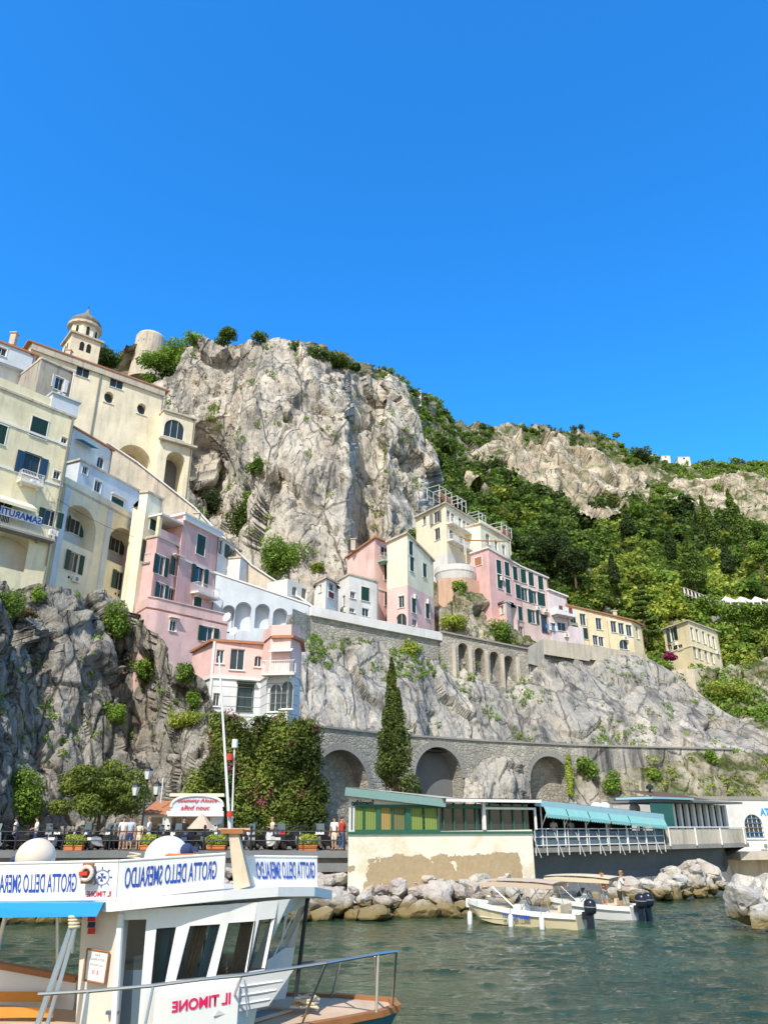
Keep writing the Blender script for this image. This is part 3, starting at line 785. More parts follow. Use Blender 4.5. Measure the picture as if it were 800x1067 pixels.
# --- stepped ramp wall climbing to the monastery
rp = [(112, 462, 83), (145, 484, 84.5), (205, 531, 85), (232, 560, 84), (262, 589, 84), (300, 614, 83), (328, 634, 81)]
rpt = [at(*p) for p in rp]; g = MB()
for p, q in zip(rpt[:-1], rpt[1:]): Facade((p.x, p.y), (q.x, q.y)).wall(g, 14, p.z, q.z)
poly = [(p.x, p.y) for p in rpt]+[(p.x-.9, p.y+.9) for p in reversed(rpt)]
for i, (p, q) in enumerate(zip(rpt[:-1], rpt[1:])):
    g.q(p, q, q+Vector((-1.2, 1.6, 0)), p+Vector((-1.2, 1.6, 0)))
    g.q(p+Vector((-1.2, 1.6, 0)), q+Vector((-1.2, 1.6, 0)), q+Vector((-1.2, 1.6, -6)), p+Vector((-1.2, 1.6, -6)))
rw = tag(g.build('ramp_wall', M['stonew'], None), 'long weathered stone wall stepping down from the monastery to the coast road', 'wall')
g = MB()
for p, q in zip(rpt[:-1], rpt[1:]): g.box((p+q)/2+Vector((0, 0, .06)), ((q-p).length+.05, .5, .14), M=(q-p).to_track_quat('X', 'Z').to_matrix())
g.build('coping', M['white'], rw)

# --- loggia house with two big arches
z, (p0, p1) = roofline((78, 511), 66, (150, 549))
P0, P1 = Vector(p0), Vector(p1); D = (P1-P0).normalized(); P0 = P0-D*1.2
b = Building('loggia_house', 'pale yellow house with two great open arches over green shutters, on the cliff edge', [P0, P1], 20.5, z, 'paleyellow', 7, 'house', 'stonew', .1, parapet=.7)
for cx, cy in ((83.5, 548), (128.5, 570)):
    b.niche(0, cx, cy, 4.4, 4.0, 1.8, 'arch', 'whiteshade')
for cx, cy in ((77.5, 586), (125, 605.5)): b.win(0, cx, cy, 1.15, 1.9, 'o')
b.finish(); F = b.F[0]
for cx, cy in ((75, 552), (117, 571)):           # windows at the back of the arches
    Fb = Facade(F.A-F.n*1.78, F.B-F.n*1.78); a, zz = Fb.sz(cx+3, cy-3); g_ = window(Fb, b.root, a, zz, 1.3, 1.5, 'o', dep=-.0)
for a in (.35, F.L/2+.55, F.L-.35):
    g = MB(); F.box(g, a-.33, a+.33, 21, z-.1, .003, .12); g.build('pilaster', M['whiteshade'], b.root)
for cx, cy in ((76, 603), (124, 620)):
    for dx in (-.5, 0, .5):
        a, zz = F.sz(cx, cy); g = MB(); F.box(g, a+dx-.11, a+dx+.11, zz-.11, zz+.11, -.05, .02); g.build('vent', M['dark'], b.root)
z2, (p2, p3) = roofline((84, 480), 70, (148, 514))
b = Building('attic_house', 'low grey-white rooftop storey with small dark windows above the two-arched house', [p2, p3], z-.3, z2, 'whiteshade', 6, 'house', 'stonew', .15)
b.win(0, 82+7, 490, .7, .9, 'p'); b.win(0, 102, 507, .9, 1.3, 'p'); b.win(0, 122, 527, 1.8, 1.7, 'c', lintel=True); b.win(0, 138, 541, 1.0, .9, 'c')
b.finish()
z3, (p4, p5) = roofline((77, 446), 75, (118, 470))
b = Building('rooftop_house', 'small white house with a blue awning tucked under the monastery wall', [p4, p5], z2-.2, z3, 'white', 6, 'house', 'terracotta', .2)
b.win(0, 105, 482, 1.0, 1.4, 'p', hole='arch', trim=None); b.finish(); F = b.F[0]
a0, zz = F.sz(78, 457); a1, _ = F.sz(96, 462); g = MB(); g.q(F.p(a0, zz, .02), F.p(a1, zz, .02), F.p(a1, zz-.4, 1.3), F.p(a0, zz-.4, 1.3)); M['blueawn'] = plain('blue_canvas', (.04,.22,.36), .8, 0, .1)
g.build('awning', M['blueawn'], b.root)
# narrow tower house right of the arches
z4, (p6, p7, p8) = roofline((146, 514), 69.5, (154.5, 513.5), (170, 521.5))
b = Building('tower_house', 'narrow yellow and grey tower house between the arched house and the pink house', [p6, p7, p8], 19, z4, 'paleyellow', 4, 'house', 'stonew', .12)
b.win(1, 160, 545, .9, 1.6, 'c'); b.win(1, 157, 577, 1.3, 2.2, 'o'); b.finish()
F = b.F[1]; a, zz = F.sz(157, 590); balcony(F, b.root, a, zz, 2.3, .9, 'concrete')
g = MB(); F.box(g, .02, F.L-.02, zz+2.9, z4-.05, .003, .05); 

# --- pink town house
z, (p0, p1) = roofline((192, 537), 72, (229, 556))
P0, P1 = Vector(p0), Vector(p1); D = (P1-P0).normalized(); nn = Vector((D.y, -D.x))
L0 = P0+D*Facade(P0, P1).sz(165, 566)[0]; zl = zof(566, 71)
b = Building('pink_house', 'dusty pink three-storey house with white cornice and white balcony', [P0, P1], 20, z, 'pink', 8, 'house', 'white', .35, bands=[(z-4.6, 'trim')])
b.win(0, 209.5, 568, 1.35, 2.2, 'c', shut='greentrim'); b.win(0, 208, 600, 1.3, 2.0, 'o'); b.win(0, 206, 629, 1.2, 1.4, 'c')
b.finish(); F = b.F[0]; a, zz = F.sz(210, 621); balcony(F, b.root, a, zz, 3.4, 1.0, 'white')
g = MB(); F.box(g, -.1, F.L+.1, z-.55, z-.003, .003, .3); g.build('cornice', M['trim'], b.root)
rt = b.root
b = Building('side', None, [L0-nn*.15, P0-nn*.15], 20, zl, 'pink', 1.6, None, 'stonew', .1, root=rt, wallname='side_wall')
b.win(0, 167.5, 589, 1.0, 1.9, 'o'); b.win(0, 184, 591, 1.0, 1.9, 'o', lintel=True); b.win(0, 168, 617, .9, 1.7, 'o'); b.win(0, 179, 621, .9, 1.5, 'p'); b.finish()
Fl = Facade(L0-nn*.15, P0-nn*.15); g = MB(); Fl.box(g, -.05, Fl.L, zl+2.3, zl+2.5, -3, .25); g.build('loggia_roof', M['white'], rt)
g = MB(); Fl.box(g, .02, .4, zl+.23, zl+2.3, -.4, -.05); Fl.box(g, 0, Fl.L, zl+.23, zl+2.3, -3, -2.8); g.build('loggia', M['ochre'], rt)
g = MB(); Fl.box(g, .41, Fl.L, zl+.23, zl+1.0, -.25, -.05); g.build('loggia_parapet', M['pink'], rt)

# --- lower pink terrace block
z, (p0, p1, p2) = roofline((154, 622), 66.5, (166, 624), (238, 641))
b = Building('terrace_house', 'low rose-pink house with sloping rock under it and satellite dishes on its terrace', [p0, p1, p2], 9, z, 'rose', 3.2, 'house', None, 0)
b.win(1, 180.5, 652, .7, 1.0, 'p', lintel=True); b.win(1, 217, 661, 1.15, 1.45, 'o'); b.win(1, 212, 690, .55, .8, 'p', hole='arch', trim=None)
b.finish(); rt = b.root; g = MB()
poly = [b.c[0], b.c[1], b.c[2], b.c[2]-b.F[1].n*3.2, b.c[0]-b.F[0].n*3.2]
g.prism(poly, z-1.1, z-.9); g.build('terrace_floor', M['terracotta'], rt)
g = MB()
for F in b.F: F.box(g, .02, F.L-.02, z+.003, z+.12, -.28, .08)
g.build('coping', M['rose'], rt)
F = b.F[1]
def dish(px, py, Y, rr, label):
    c = at(px, py, Y); d = thing('satellite_dish', label, 'satellite dish', c, R(-30)); g = MB()
    g.lathe([(.02, 0), (rr*.5, .04), (rr*.85, .14), (rr, .22)], (0, 0, 0), 18); g.tfm(Matrix.Rotation(R(75), 4, 'X'))
    g.build('reflector', M['wpaint'], None).parent = d
    g = MB(); g.tube((0, 0, 0), (0, .1, -.9), .03); g.tube((0, -.05, -.2), (0, -.6, 0), .02); g.build('mount', M['steel'], None).parent = d
dish(238, 644, 64.5, .42, 'round white satellite dish on the pink terrace, the upper of two'); dish(245, 659, 61.5, .38, 'round white satellite dish by the pink roof, the lower of two')

# --- pink and white villa above the creeper
zU = zof(668, 60); zM = zof(704, 60); zB = 6.
A0 = xy(200, 690, 64.5); A1 = xy(222, 690, 60.2); A2 = xy(273, 690, 61.5); A3 = xy(281, 690, 59.2); A4 = xy(302, 690, 59.0); A5 = xy(312, 690, 60.6); A6 = xy(314, 690, 64)
cs = [A0, A1, A2, A3, A4, A5, A6]
vl = Building('villa', 'pink over white villa with pointed bay windows standing above the bougainvillea', cs, zM+.05, zU, 'rose', 5, 'villa', 'terracotta', .25)
vl.win(1, 247.5, 687, 1.15, 1.7, 'p', trim=None); vl.win(1, 269.5-.5, 689, .6, .9, 'p', hole='arch', trim=None); vl.win(1, 229.5, 684, .6, 1.1, 'p', trim=None)
vl.win(3, 294, 690, 1.5, 2.3, 'c', trim='trim')
vl.finish(); F = vl.F[3]; a, zz = F.sz(292, 703); balcony(F, vl.root, a, zz, 2.6, .8, 'white')
aw = MB(); a, zz = F.sz(294, 676); aw.q(F.p(a-.9, zz, .02), F.p(a+.9, zz, .02), F.p(a+.9, zz-.35, .7), F.p(a-.9, zz-.35, .7)); aw.build('awning', M['white'], vl.root)
g = MB(); F2 = vl.F[1]
for i in (2, 3, 4): vl.F[i].box(g, .0, vl.F[i].L, zU+.23, zU+1.1, -.25, 0.02)
g.build('parapet', M['rose'], vl.root)
M['stripe'] = plaster('white_lower_plaster', (.74,.76,.80), .18, (.4,.4,.4))
lb = Building('lower', None, cs, zB, zM, 'stripe', 5.2, None, None, 0, root=vl.root, wallname='lower_wall')
lb.win(1, 255.5, 727, 1.15, 2.0, 'p', trim='greentrim', lintel=True); lb.win(1, 225.5, 729, .5, 1.0, 'p')
lb.win(2, 284.6, 727, 1.0, 2.1, 'p', hole='gothic', trim=None, mull=1); lb.win(3, 299, 724, .95, 2.1, 'p', hole='gothic', trim=None, mull=1); lb.win(3, 287, 727, .95, 2.1, 'p', hole='gothic', trim=None)
lb.finish(); g = MB()
for F in lb.F: F.box(g, -.04, F.L+.04, zM-.16, zM+.04, .003, .12)
g.build('string_course', M['trim'], vl.root)
g = MB()
for F in lb.F[1:5]:
    for k in range(1, 6): F.box(g, 0, F.L, zM-k*.75-.02, zM-k*.75+.02, .002, .012)
g.build('rustication', M['concrete'], vl.root)
F = lb.F[1]
for px in (284.6, 299):
    Fx = lb.F[2] if px < 288 else lb.F[3]; a, zz = Fx.sz(px, 727)
# rain pipe at the corner
g = MB(); g.tube((*A1, zB), (*A1, zU), .12); g.build('drainpipe', M['trim'], vl.root)

# --- white arcaded road wall, bluish shade put into its colour
a = at(223, 597, 77); bq = at(322, 631, 80.5)
F = Facade((a.x, a.y), (bq.x, bq.y)); gr = thing('arcade_wall', 'white, shade-tinted retaining wall with five blind arches behind the pink villa', 'wall', (a.x, a.y, 12))
ns = []
for px, py, w_, h_ in ((238, 645, 1.35, 3.0), (253.5, 642, 1.7, 3.1), (273.5, 642, 1.6, 2.7), (292, 645.5, 1.6, 2.5), (309.5, 651, 1.6, 2.8)):
    s_, z_ = F.sz(px, py); F.holes.append(('arch', s_-w_/2, s_+w_/2, z_-h_/2, z_+h_/2, 1.0)); ns.append((s_, z_, w_, h_))
g = MB(); F.wall(g, 12, a.z, bq.z); F2 = Facade(F.B, F.B-F.n*4); F2.wall(g, 12, bq.z); F.box(g, 0, F.L, bq.z-3.5, bq.z-3.2, -4, -.3); g.build('wall', M['whiteshade'], gr)
for s_, z_, w_, h_ in ns:
    g = MB(); F.box(g, s_-w_/2-.2, s_+w_/2+.2, z_-h_/2-.2, z_+h_/2+.2, -1.2, -1.003); g.build('arch_back', M['darkconc'] if s_ < 0 else M['whiteshade'], gr)
g = MB(); A_, B_ = F.p(-.1, a.z+.1, -.15), F.p(F.L+.1, bq.z+.1, -.15); g.box((A_+B_)/2, ((B_-A_).length, .5, .16), M=(B_-A_).to_track_quat('X', 'Z').to_matrix()); g.build('coping', M['trim'], gr)

# --- small white houses along the road above it
z, (p0, p1) = roofline((227, 559), 80, (251, 575))
b = Building('white_house', 'small white house with wide dark window right of the dusty pink house', [p0, p1], 27, z, 'white', 4, 'house', 'stonew', .15)
b.win(0, 243, 579, 2.0, 1.6, 'o'); b.win(0, 230, 570, .9, 1.8, 'p'); b.win(0, 241, 598, 1.5, 1.4, 'c', shut='terracotta'); b.finish()
z, (p0, p1) = roofline((251, 578), 82, (262, 587))
b = Building('white_annexe', 'narrow white annexe with dark opening beside the stepped wall', [p0, p1], 26, z-.4, 'white', 3, 'house', 'stonew', .1); b.win(0, 256, 594, 1.2, 2.4, 'p'); b.finish()
z, (p0, p1) = roofline((300, 603), 80.5, (320, 611))
b = Building('gate_lodge', 'little white lodge with square window at the end of the arcaded wall', [p0, p1], 26, z, 'white', 3, 'house', None, 0, parapet=0)
b.win(0, 307, 616, .8, 1.1, 'p', hole='arch', trim=None); b.win(0, 317, 619, .9, 1.4, 'p', trim=None); b.finish()
z, (p0, p1, p2) = roofline((329, 609), 84.5, (340, 603), (351, 609))
b = Building('kiosk_house', 'tiny white tower house with dark red shutter left of the white cottage', [p0, p1, p2], 25, z, 'white', 3, 'house', 'stonew', .25)
M['redshut'] = plain('dark_red_shutter', (.22,.04,.04), .6); b.win(1, 345, 612, 1.2, 1.0, 'p'); b.win(1, 345, 620, 1.3, .8, 'c', shut='redshut'); b.win(0, 334, 613, .6, .9, 'p'); b.finish()
z = zof(599, 87); p0, p1, p2 = xy(350, 615, 90), xy(364, 604, 87), xy(394, 612, 90)
b = Building('white_cottage', 'white two-storey cottage with one green shutter, left of the pink gabled house', [p0, p1, p2], 24, z, 'white', 5, 'house', 'stonew', .12)
b.win(1, 380.5, 619, 1.3, 1.7, 'c'); b.win(1, 367.5, 620, .8, .8, 'p'); b.win(1, 364+3, 636, .8, .5, 'p', trim=None); b.win(1, 381, 638, 1.1, 1.0, 'p', trim=None); b.win(0, 358, 626, .7, 1.3, 'p', trim=None); b.finish()

# --- pink gabled house and pale yellow house
Yp = 92.
pa = at(362, 577, 97); pb = at(390.5, 561, Yp); z = pb.z; pc = atz(414, 571, z)
b = Building('pink_gable_house', 'salmon pink house with green balcony, between the white cottage and the yellow gable', [(pa.x, pa.y), (pb.x, pb.y), (pc.x, pc.y)], 24, [z-1.0, z, z], 'rose', 7, 'house', 'terracotta', .3, bands=[(zof(612, Yp), 'trim')])
b.win(1, 401, 575, 1.7, 1.3, 'p', trim=None); b.win(1, 403, 597, 1.1, 2.0, 'c'); b.win(1, 403.5, 624, 1.1, 1.9, 'c'); b.win(1, 405, 645, 1.2, .9, 'p', trim=None); b.win(0, 367.5, 581, .6, .8, 'p', trim=None)
b.finish(); F = b.F[1]; a, zz = F.sz(402.5, 588); M['greenslab'] = plain('pale_green_balcony', (.30,.48,.40), .8); balcony(F, b.root, a, zz, 3.6, 1.2, 'greenslab', 'steel')
pd = at(403, 563, 92.3); pe = at(424, 556, 90.5); pf_ = at(451, 585, 96.5); z = pe.z
zl = zof(612, 91.5)
b = Building('yellow_gable_house', 'tall pale yellow house with slanting roofline and green shutters, pink at its foot', [(pd.x, pd.y), (pe.x, pe.y), (pf_.x, pf_.y)], zl, [pd.z-.4, z, zof(585, 96.5)], 'paleyellow', 7, 'house', 'stonew', .25, wallname='upper_wall')
for px, py in ((428, 571.5), (429, 588), (442.3, 594.5), (430, 609), (443.5, 614.5)): b.win(1, px, py, 1.05, 1.9, 'c')
b.finish(); rt = b.root
g = MB(); F = b.F[1]; A_, B_ = F.p(0, z-2.9, .06), F.p(F.L, z-3.2-.6, .06)
l = Building('foot', None, [(pd.x, pd.y), (pe.x, pe.y), (pf_.x, pf_.y)], 23, zl-.003, 'rose', 7.2, None, None, 0, root=rt, wallname='lower_wall')
for px, py in ((431, 631), (445.3, 637)): l.win(1, px, py, 1.05, 1.9, 'c')
l.win(1, 432, 649, 1.2, .9, 'p', trim=None); l.win(0, 418, 627, .9, 1.5, 'p'); l.win(0, 418, 647, 1.5, 1.9, 'p', hole='arch', trim=None); l.finish()

# --- hotel on the rock
H0 = at(433, 533, 112); H1 = at(464, 525, 106); zh = H1.z; H2 = atz(503, 549, zh)
b = Building('hotel', 'cream four-storey hotel with long balconies and roof pergolas on the rock', [(H0.x, H0.y), (H1.x, H1.y), (H2.x, H2.y)], zof(575, 106), [zh, zh, zh], 'paleyellow', 9, 'hotel', 'stonew', .4)
for px in (436.5, 441): b.win(0, px+1, 542, .85, 1.5, 'p')
b.win(0, 454.5, 539, 1.3, 1.9, 'o', shut='greyshut'); b.win(0, 455.5, 556.5, 1.3, 1.9, 'p')
for px, py in ((467, 537), (471.5, 540), (479, 544.5), (483.5, 547.5), (487.5, 550), (495, 554), (499, 556.5)): b.win(1, px, py, 1.05, 1.7, 'p', trim='trim')
for px, py in ((470, 557), (480, 563.5), (484, 565.5), (488, 568)): b.win(1, px, py, 1.2, 1.6, 'p')
b.finish(); rt = b.root; F = b.F[1]
for py, pxx in ((545.5, 466), (563, 466)):
    a, zz = F.sz(pxx, py); balcony(F, rt, F.L*.44, zz, F.L*.86, 1.0, 'white', 'wpaint', .9, False)
zf = zof(575, 106)
bl = Building('base', None, [b.c[1]-b.F[0].t*7, b.c[1], b.c[1]+b.F[1].t*7], zof(606, 104), zf-.003, 'white', 6, None, None, 0, root=rt, wallname='loggia_wall')
for i, pxs in ((0, ((456, 581),)), (1, ((468, 584), (476, 588)))):
    for px, py in pxs: bl.niche(i, px, py, 2.0, 2.6, 1.6, 'rect', 'whiteshade')
bl.finish()
tc = at(475, 600, 103); g = MB(); g.lathe([(2.7, -1.2), (2.9, -.2), (3.0, 0), (3.0, .8), (2.85, .8), (2.85, .1), (0.1, .1)], (tc.x, tc.y+1.0, tc.z+.4), 28); g.build('round_terrace', M['white'], rt)
# brick base
g = MB(); k0 = at(456, 602, 101.6); k1 = at(485, 603, 101); k2 = at(511, 622, 104.5)
for p, q in (((k0.x, k0.y), (k1.x, k1.y)), ((k1.x, k1.y), (k2.x, k2.y))): Facade(p, q).wall(g, 30, zof(602, 101.3), zof(602, 101.3) if p[0] == k0.x else zof(608, 104))
g.q((k0.x, k0.y, 30), (k0.x, k0.y+6, 30), (k0.x, k0.y+6, zof(602, 101.3)), (k0.x, k0.y, zof(602, 101.3)))
tag(g.build('brick_wall', M['brick'], None), 'salmon-coloured retaining wall holding up the cream hotel', 'wall')
# right block of the hotel
z2, (h3, h4) = roofline((500, 546), 109.5, (531, 563.5))
b2 = Building('hotel_annexe', 'lower cream hotel wing with orange awning, right of the main hotel block', [h3, h4], 30, z2, 'paleyellow', 8, 'hotel', 'stonew', .25, parapet=.6)
for px, py in ((516.5, 568), (524.5, 573)): b2.win(0, px, py, 1.1, 1.7, 'p')
b2.win(0, 508, 561.5, 1.2, 1.8, 'p', hole='arch', trim=None); b2.finish()
M['orange'] = plain('orange_canvas', (.75,.35,.05), .8, 0, .1)
oc = at(505, 566, 104); g = MB(); q = [Vector((oc.x-3.2, oc.y-1.6, oc.z)), Vector((oc.x+3.4, oc.y-1.6, oc.z-.3)), Vector((oc.x+3.8, oc.y+2, oc.z+.9)), Vector((oc.x-2.6, oc.y+2, oc.z+1.1))]
g.q(*q)
aw = thing('sun_awning', 'orange sun awning on posts over the hotel terrace', 'awning', (oc.x, oc.y, oc.z-2.4)); g.build('canopy', M['orange'], aw)
for p in q: g = MB(); g.tube((p.x, p.y, oc.z-2.4), p, .05); g.build('post', M['wpaint'], aw)
# roof pergolas
def pergola(px, py, Y, w_, d_, h_, rz, label, plants=True):
    c = at(px, py, Y); o = thing('pergola', label, 'pergola', c, rz, 'white roof pergolas on the hotel'); g = MB()
    for sx in (-1, 0, 1):
        for sy in (-1, 1): g.box((sx*w_/2, sy*d_/2, h_/2), (.07, .07, h_))
    for sy in (-1, 1): g.box((0, sy*d_/2, h_+.08), (w_+.1, .07, .07)); g.box((0, sy*d_/2, .9), (w_, .05, .05))
    for sx in (-1, 0, 1): g.box((sx*w_/2, 0, h_+.2), (.05, d_+.1, .05))
    me = g.mesh('m'); kid('frame', me, o); me.materials.append(M['wpaint'])
    if plants:
        g = MB(); n = int(w_/.5)
        for k in range(n): g.box((-w_/2+.4+k*.5, -d_/2+.25, .6), (.42, .2, .9))
        me = g.mesh('m'); me.materials.append(M['terracotta']); kid('reed_screen', me, o)
rz = b.F[1].rz
pergola(458, 524, 107.3, 3.6, 2.2, 1.9, rz, 'white roof pergola with brown screens on the hotel, leftmost'); pergola(475, 533.5, 111.5, 2.6, 2.2, 1.9, rz, 'white roof pergola over plants in the middle of the hotel roof', False)
pergola(497, 547, 118, 2.4, 2.0, 1.7, rz, 'white roof pergola where the hotel block meets its wing', False); pergola(522, 559.5, 113.5, 3.4, 2.0, 1.6, rz, 'white roof pergola with brown screens on the lower hotel wing')

# --- long pink row
z, (r0, r1, r2) = roofline((508.5, 571.5), 103.5, (541, 590.5), (570, 603))
rA, rB, rC = at(508.5, 571.5, 101.5), at(541, 590.5, 106.5), at(570, 603, 110); rc = xy(490, 577, 104); r0, r1, r2 = (rA.x, rA.y), (rB.x, rB.y), (rC.x, rC.y); z = rA.z; zB_, zC_ = rB.z, rC.z
b = Building('pink_row_house', 'long pink four-storey house with rows of green shutters, curving along the upper road', [rc, r0, r1], 25, [z, z, zB_], 'pink', 7, 'house', 'white', .2)
b.win(0, 498, 585, 1.3, 1.2, 'c', shut='terracotta')
for i, pts in ((1, ((519.5, 591), (528, 593), (536.5, 597.5), (520.5, 606), (529, 611), (539.5, 616.5), (533, 635), (542, 639.5))),):
    for px, py in pts: b.win(i, px, py, 1.15, 2.1, 'c')
b.win(1, 534, 652, 1.1, 1.7, 'p', hole='arch', trim=None); b.win(1, 543, 660, 1.0, 2.0, 'p', trim=None); b.finish()
b = Building('salmon_row_house', 'salmon pink house with three rows of green shutters, right half of the long pink row', [r1, r2], 25, [zB_, zC_], 'palepink', 7, 'house', 'white', .2)
for px, py in ((545, 600.5), (553, 603.5), (563, 607.5)): b.win(0, px, py, 1.15, 2.1, 'c')
for px, py in ((547, 619.5), (556.5, 622.5), (565, 625), (555, 642.5)): b.win(0, px, py, 1.15, 2.0, 'o' if px != 565 else 'c')
b.win(0, 568-.8, 650, 1.3, 2.6, 'p', trim='bluetrim'); b.finish()
b = Building('porch_house', 'small white-pink porch block with one dark window against the pink row', [xy(518.5, 630, 103), xy(527, 628, 101), xy(531.5, 631, 102.5)], 25, zof(627, 101), 'palepink', 3, 'house', 'white', .1)
b.win(0, 523, 635, .8, 1.2, 'p'); b.finish()
vA, vB = at(571, 615, 109.6), at(590, 622.5, 111.6); v0, v1, z = (vA.x, vA.y), (vB.x, vB.y), [vA.z, vB.z]
b = Building('loggia_villa', 'lilac-white house with an arched loggia and washing, between pink row and long yellow house', [v0, v1], 25, z, 'lilac', 6, 'house', 'white', .25)
b.niche(0, 580, 629, 3.0, 2.9, 1.6, 'arch', 'lilac'); b.win(0, 576, 653, 1.1, 1.1, 'p'); b.win(0, 585, 653, 1.8, 1.3, 'p'); b.finish()
F = b.F[0]; a, zz = F.sz(584, 642); balcony(F, b.root, a, zz, 4.0, 1.2, 'white', 'wpaint', .9, True)
yA, yB, yC = at(590.5, 631, 111.6), at(657, 647, 116.5), at(668, 652, 119); y0, y1, y2, z = (yA.x, yA.y), (yB.x, yB.y), (yC.x, yC.y), yA.z; zs_ = [yA.z, yB.z, yC.z]
b = Building('long_yellow_house', 'long low ochre-yellow house with tiled roof at the right end of the terrace', [y0, y1, y2], 24, zs_, 'ochre', 7, 'house', 'terracotta', .35)
for px, py in ((597, 643), (607, 645.5), (623.5, 650), (639, 653), (647, 655), (655, 657)): b.win(0, px, py, 1.15, 1.8, 'p', trim='trim', pane='glass')
for px, py in ((599.3, 657.5), (609, 660)): b.win(0, px, py, 1.2, 1.7, 'c')
for px, py in ((620, 667), (626, 668.5)): b.win(0, px, py, 1.0, 1.5, 'p')
b.win(0, 649.5, 671.5, 1.7, 1.5, 'p', hole='arch', trim=None); b.win(1, 663.5, 659, .9, 2.0, 'p', trim=None); b.finish()
F = b.F[0]; g = MB()
for px in (611, 632): a, _ = F.sz(px, 650); g.tube(F.p(a, 24, .08), F.p(a, z-1.6, .08), .06)
g.build('drainpipe', M['brick'], b.root)
g = MB(); s0, _ = F.sz(590, 660); s1, _ = F.sz(604, 660); F.box(g, s0+.05, s1, 24, zof(654, 111.6), .003, .8); g.build('white_annexe', M['lilac'], b.root)

# --- square yellow house on the slope
h0 = at(690, 653, 128); h1 = at(716, 647.5, 122); zq = h1.z; h2 = atz(746.5, 658.5, zq)
b = Building('slope_house', 'square two-storey yellow house standing alone on the scrubby slope', [(h0.x, h0.y), (h1.x, h1.y), (h2.x, h2.y)], 22, zq, 'ochre', 8, 'house', 'stonew', .35, bands=[(zq-4.0, 'cream')])
b.win(0, 700.5, 661, 1.2, 2.2, 'o')
for px in (697, 702.7, 708.2): b.win(0, px, 674.5, 1.1, .9, 'p', trim=None)
for px, py in ((720.5, 660), (726, 662), (732.7, 664.3), (738.5, 667), (743.3, 669.5)): b.win(1, px, py, 1.05, 2.1, 'p')
for px, py in ((723.7, 679), (729, 681), (735.5, 683.5), (741.5, 685)): b.win(1, px, py, 1.1, 2.0, 'p', hole='arch', trim=None)
b.finish()

def laundry(F, a0, a1, z, out, label, cols):
    p, q = F.p(a0, z, out), F.p(a1, z, out); o = thing('laundry', label, 'laundry', (p.x, p.y, p.z)); g = MB(); g.tube(p, q, .012, n=4); g.build('line', M['iron'], o)
    n = len(cols)
    for k, c_ in enumerate(cols):
        a = a0+(a1-a0)*(k+.5)/n; w_ = (a1-a0)/n*.36; h_ = .55+.3*((k*7) % 3)/2; g = MB(); b0, b1 = F.p(a-w_, z-.01, out), F.p(a+w_, z-.01, out)
        for j in range(4): g.q(b0.lerp(b1, j/4), b0.lerp(b1, (j+1)/4), b0.lerp(b1, (j+1)/4)+Vector((.02*(j % 2), .05*((j+1) % 2), -h_)), b0.lerp(b1, j/4)+Vector((.02*(j % 2), .05*(j % 2), -h_)))
        g.build('cloth', M[c_], o)
M['l_w'] = plain('white_linen', (.8,.8,.8), .9); M['l_b'] = plain('blue_linen', (.08,.25,.5), .9); M['l_r'] = plain('red_linen', (.5,.08,.08), .9)
F = Facade(v0, v1); a, zz = F.sz(582, 634); laundry(F, a-1.4, a+1.6, zz, 1.25, 'dark and white washing hung on the lilac house balcony', ('redshut', 'l_w', 'redshut'))
F = Facade(r1, r2); a, zz = F.sz(568, 655); laundry(F, a-.6, a+1.6, zz+.5, .5, 'blue and white washing by the lower door of the salmon row', ('l_b', 'l_w', 'l_b'))
def cable(p, q, sag, label):
    g = MB(); pts = [p.lerp(q, k/12)-Vector((0, 0, sag*4*(k/12)*(1-k/12))) for k in range(13)]; g.path(pts, .02, 4); tag(g.build('cable', M['iron']), label, 'cable')
cable(at(60, 520, 62.5), at(160, 565, 71.5), .5, 'thin dark cable strung from the yellow house to the narrow tower house')
cable(at(130, 811, 57), at(232, 814, 56), .3, 'thin cable strung above the cafe roof in front of the cliff')

for px, py, Y, lb in ((15, 352, 70, 'pale chimney on the white hill house at the top left'), (72, 369, 84, 'low chimney on the monastery roof near the bell tower'), (205, 540, 74, 'squat white chimney on the pink house roof'), (368, 566, 95, 'small chimney on the pink gabled house'), (640, 640, 117, 'brick chimney on the long yellow house')):
    c = at(px, py, Y); g = MB(); g.box((c.x, c.y, c.z-.3), (.6, .6, 1.5)); g.box((c.x, c.y, c.z+.5), (.8, .8, .12)); tag(g.build('chimney_stack', M['stonew']), lb, 'chimney')

# ================================================================= water, quay, roads
def water():
    t = NT('harbour_water'); P = t.pos((1, 1.0, 1))
    a = t.noise(t.pos((.55, 1.3, 1)), .9, 4, .55, .6); b_ = t.noise(t.pos((.7, 1.5, 1)), 3.2, 5, .6, .4); c_ = t.noise(t.pos((.3, .6, 1)), .25, 3)
    d_ = t.noise(t.pos((.8, 1.4, 1)), 8., 4, .6, .3)
    h = t.math('ADD', t.math('MULTIPLY', a, .8), t.math('ADD', t.math('MULTIPLY', b_, .42), t.math('MULTIPLY', d_, .13)))
    t.bump(h, 1., .10)
    col = t.mix(t.ramp(c_, [(.35, 0), (.65, 1)]), (.009,.036,.020), (.034,.072,.038))
    t.fin(col, .04, 0, .5); t.b.inputs['IOR'].default_value = 1.33
    return t.m
M['water'] = water()
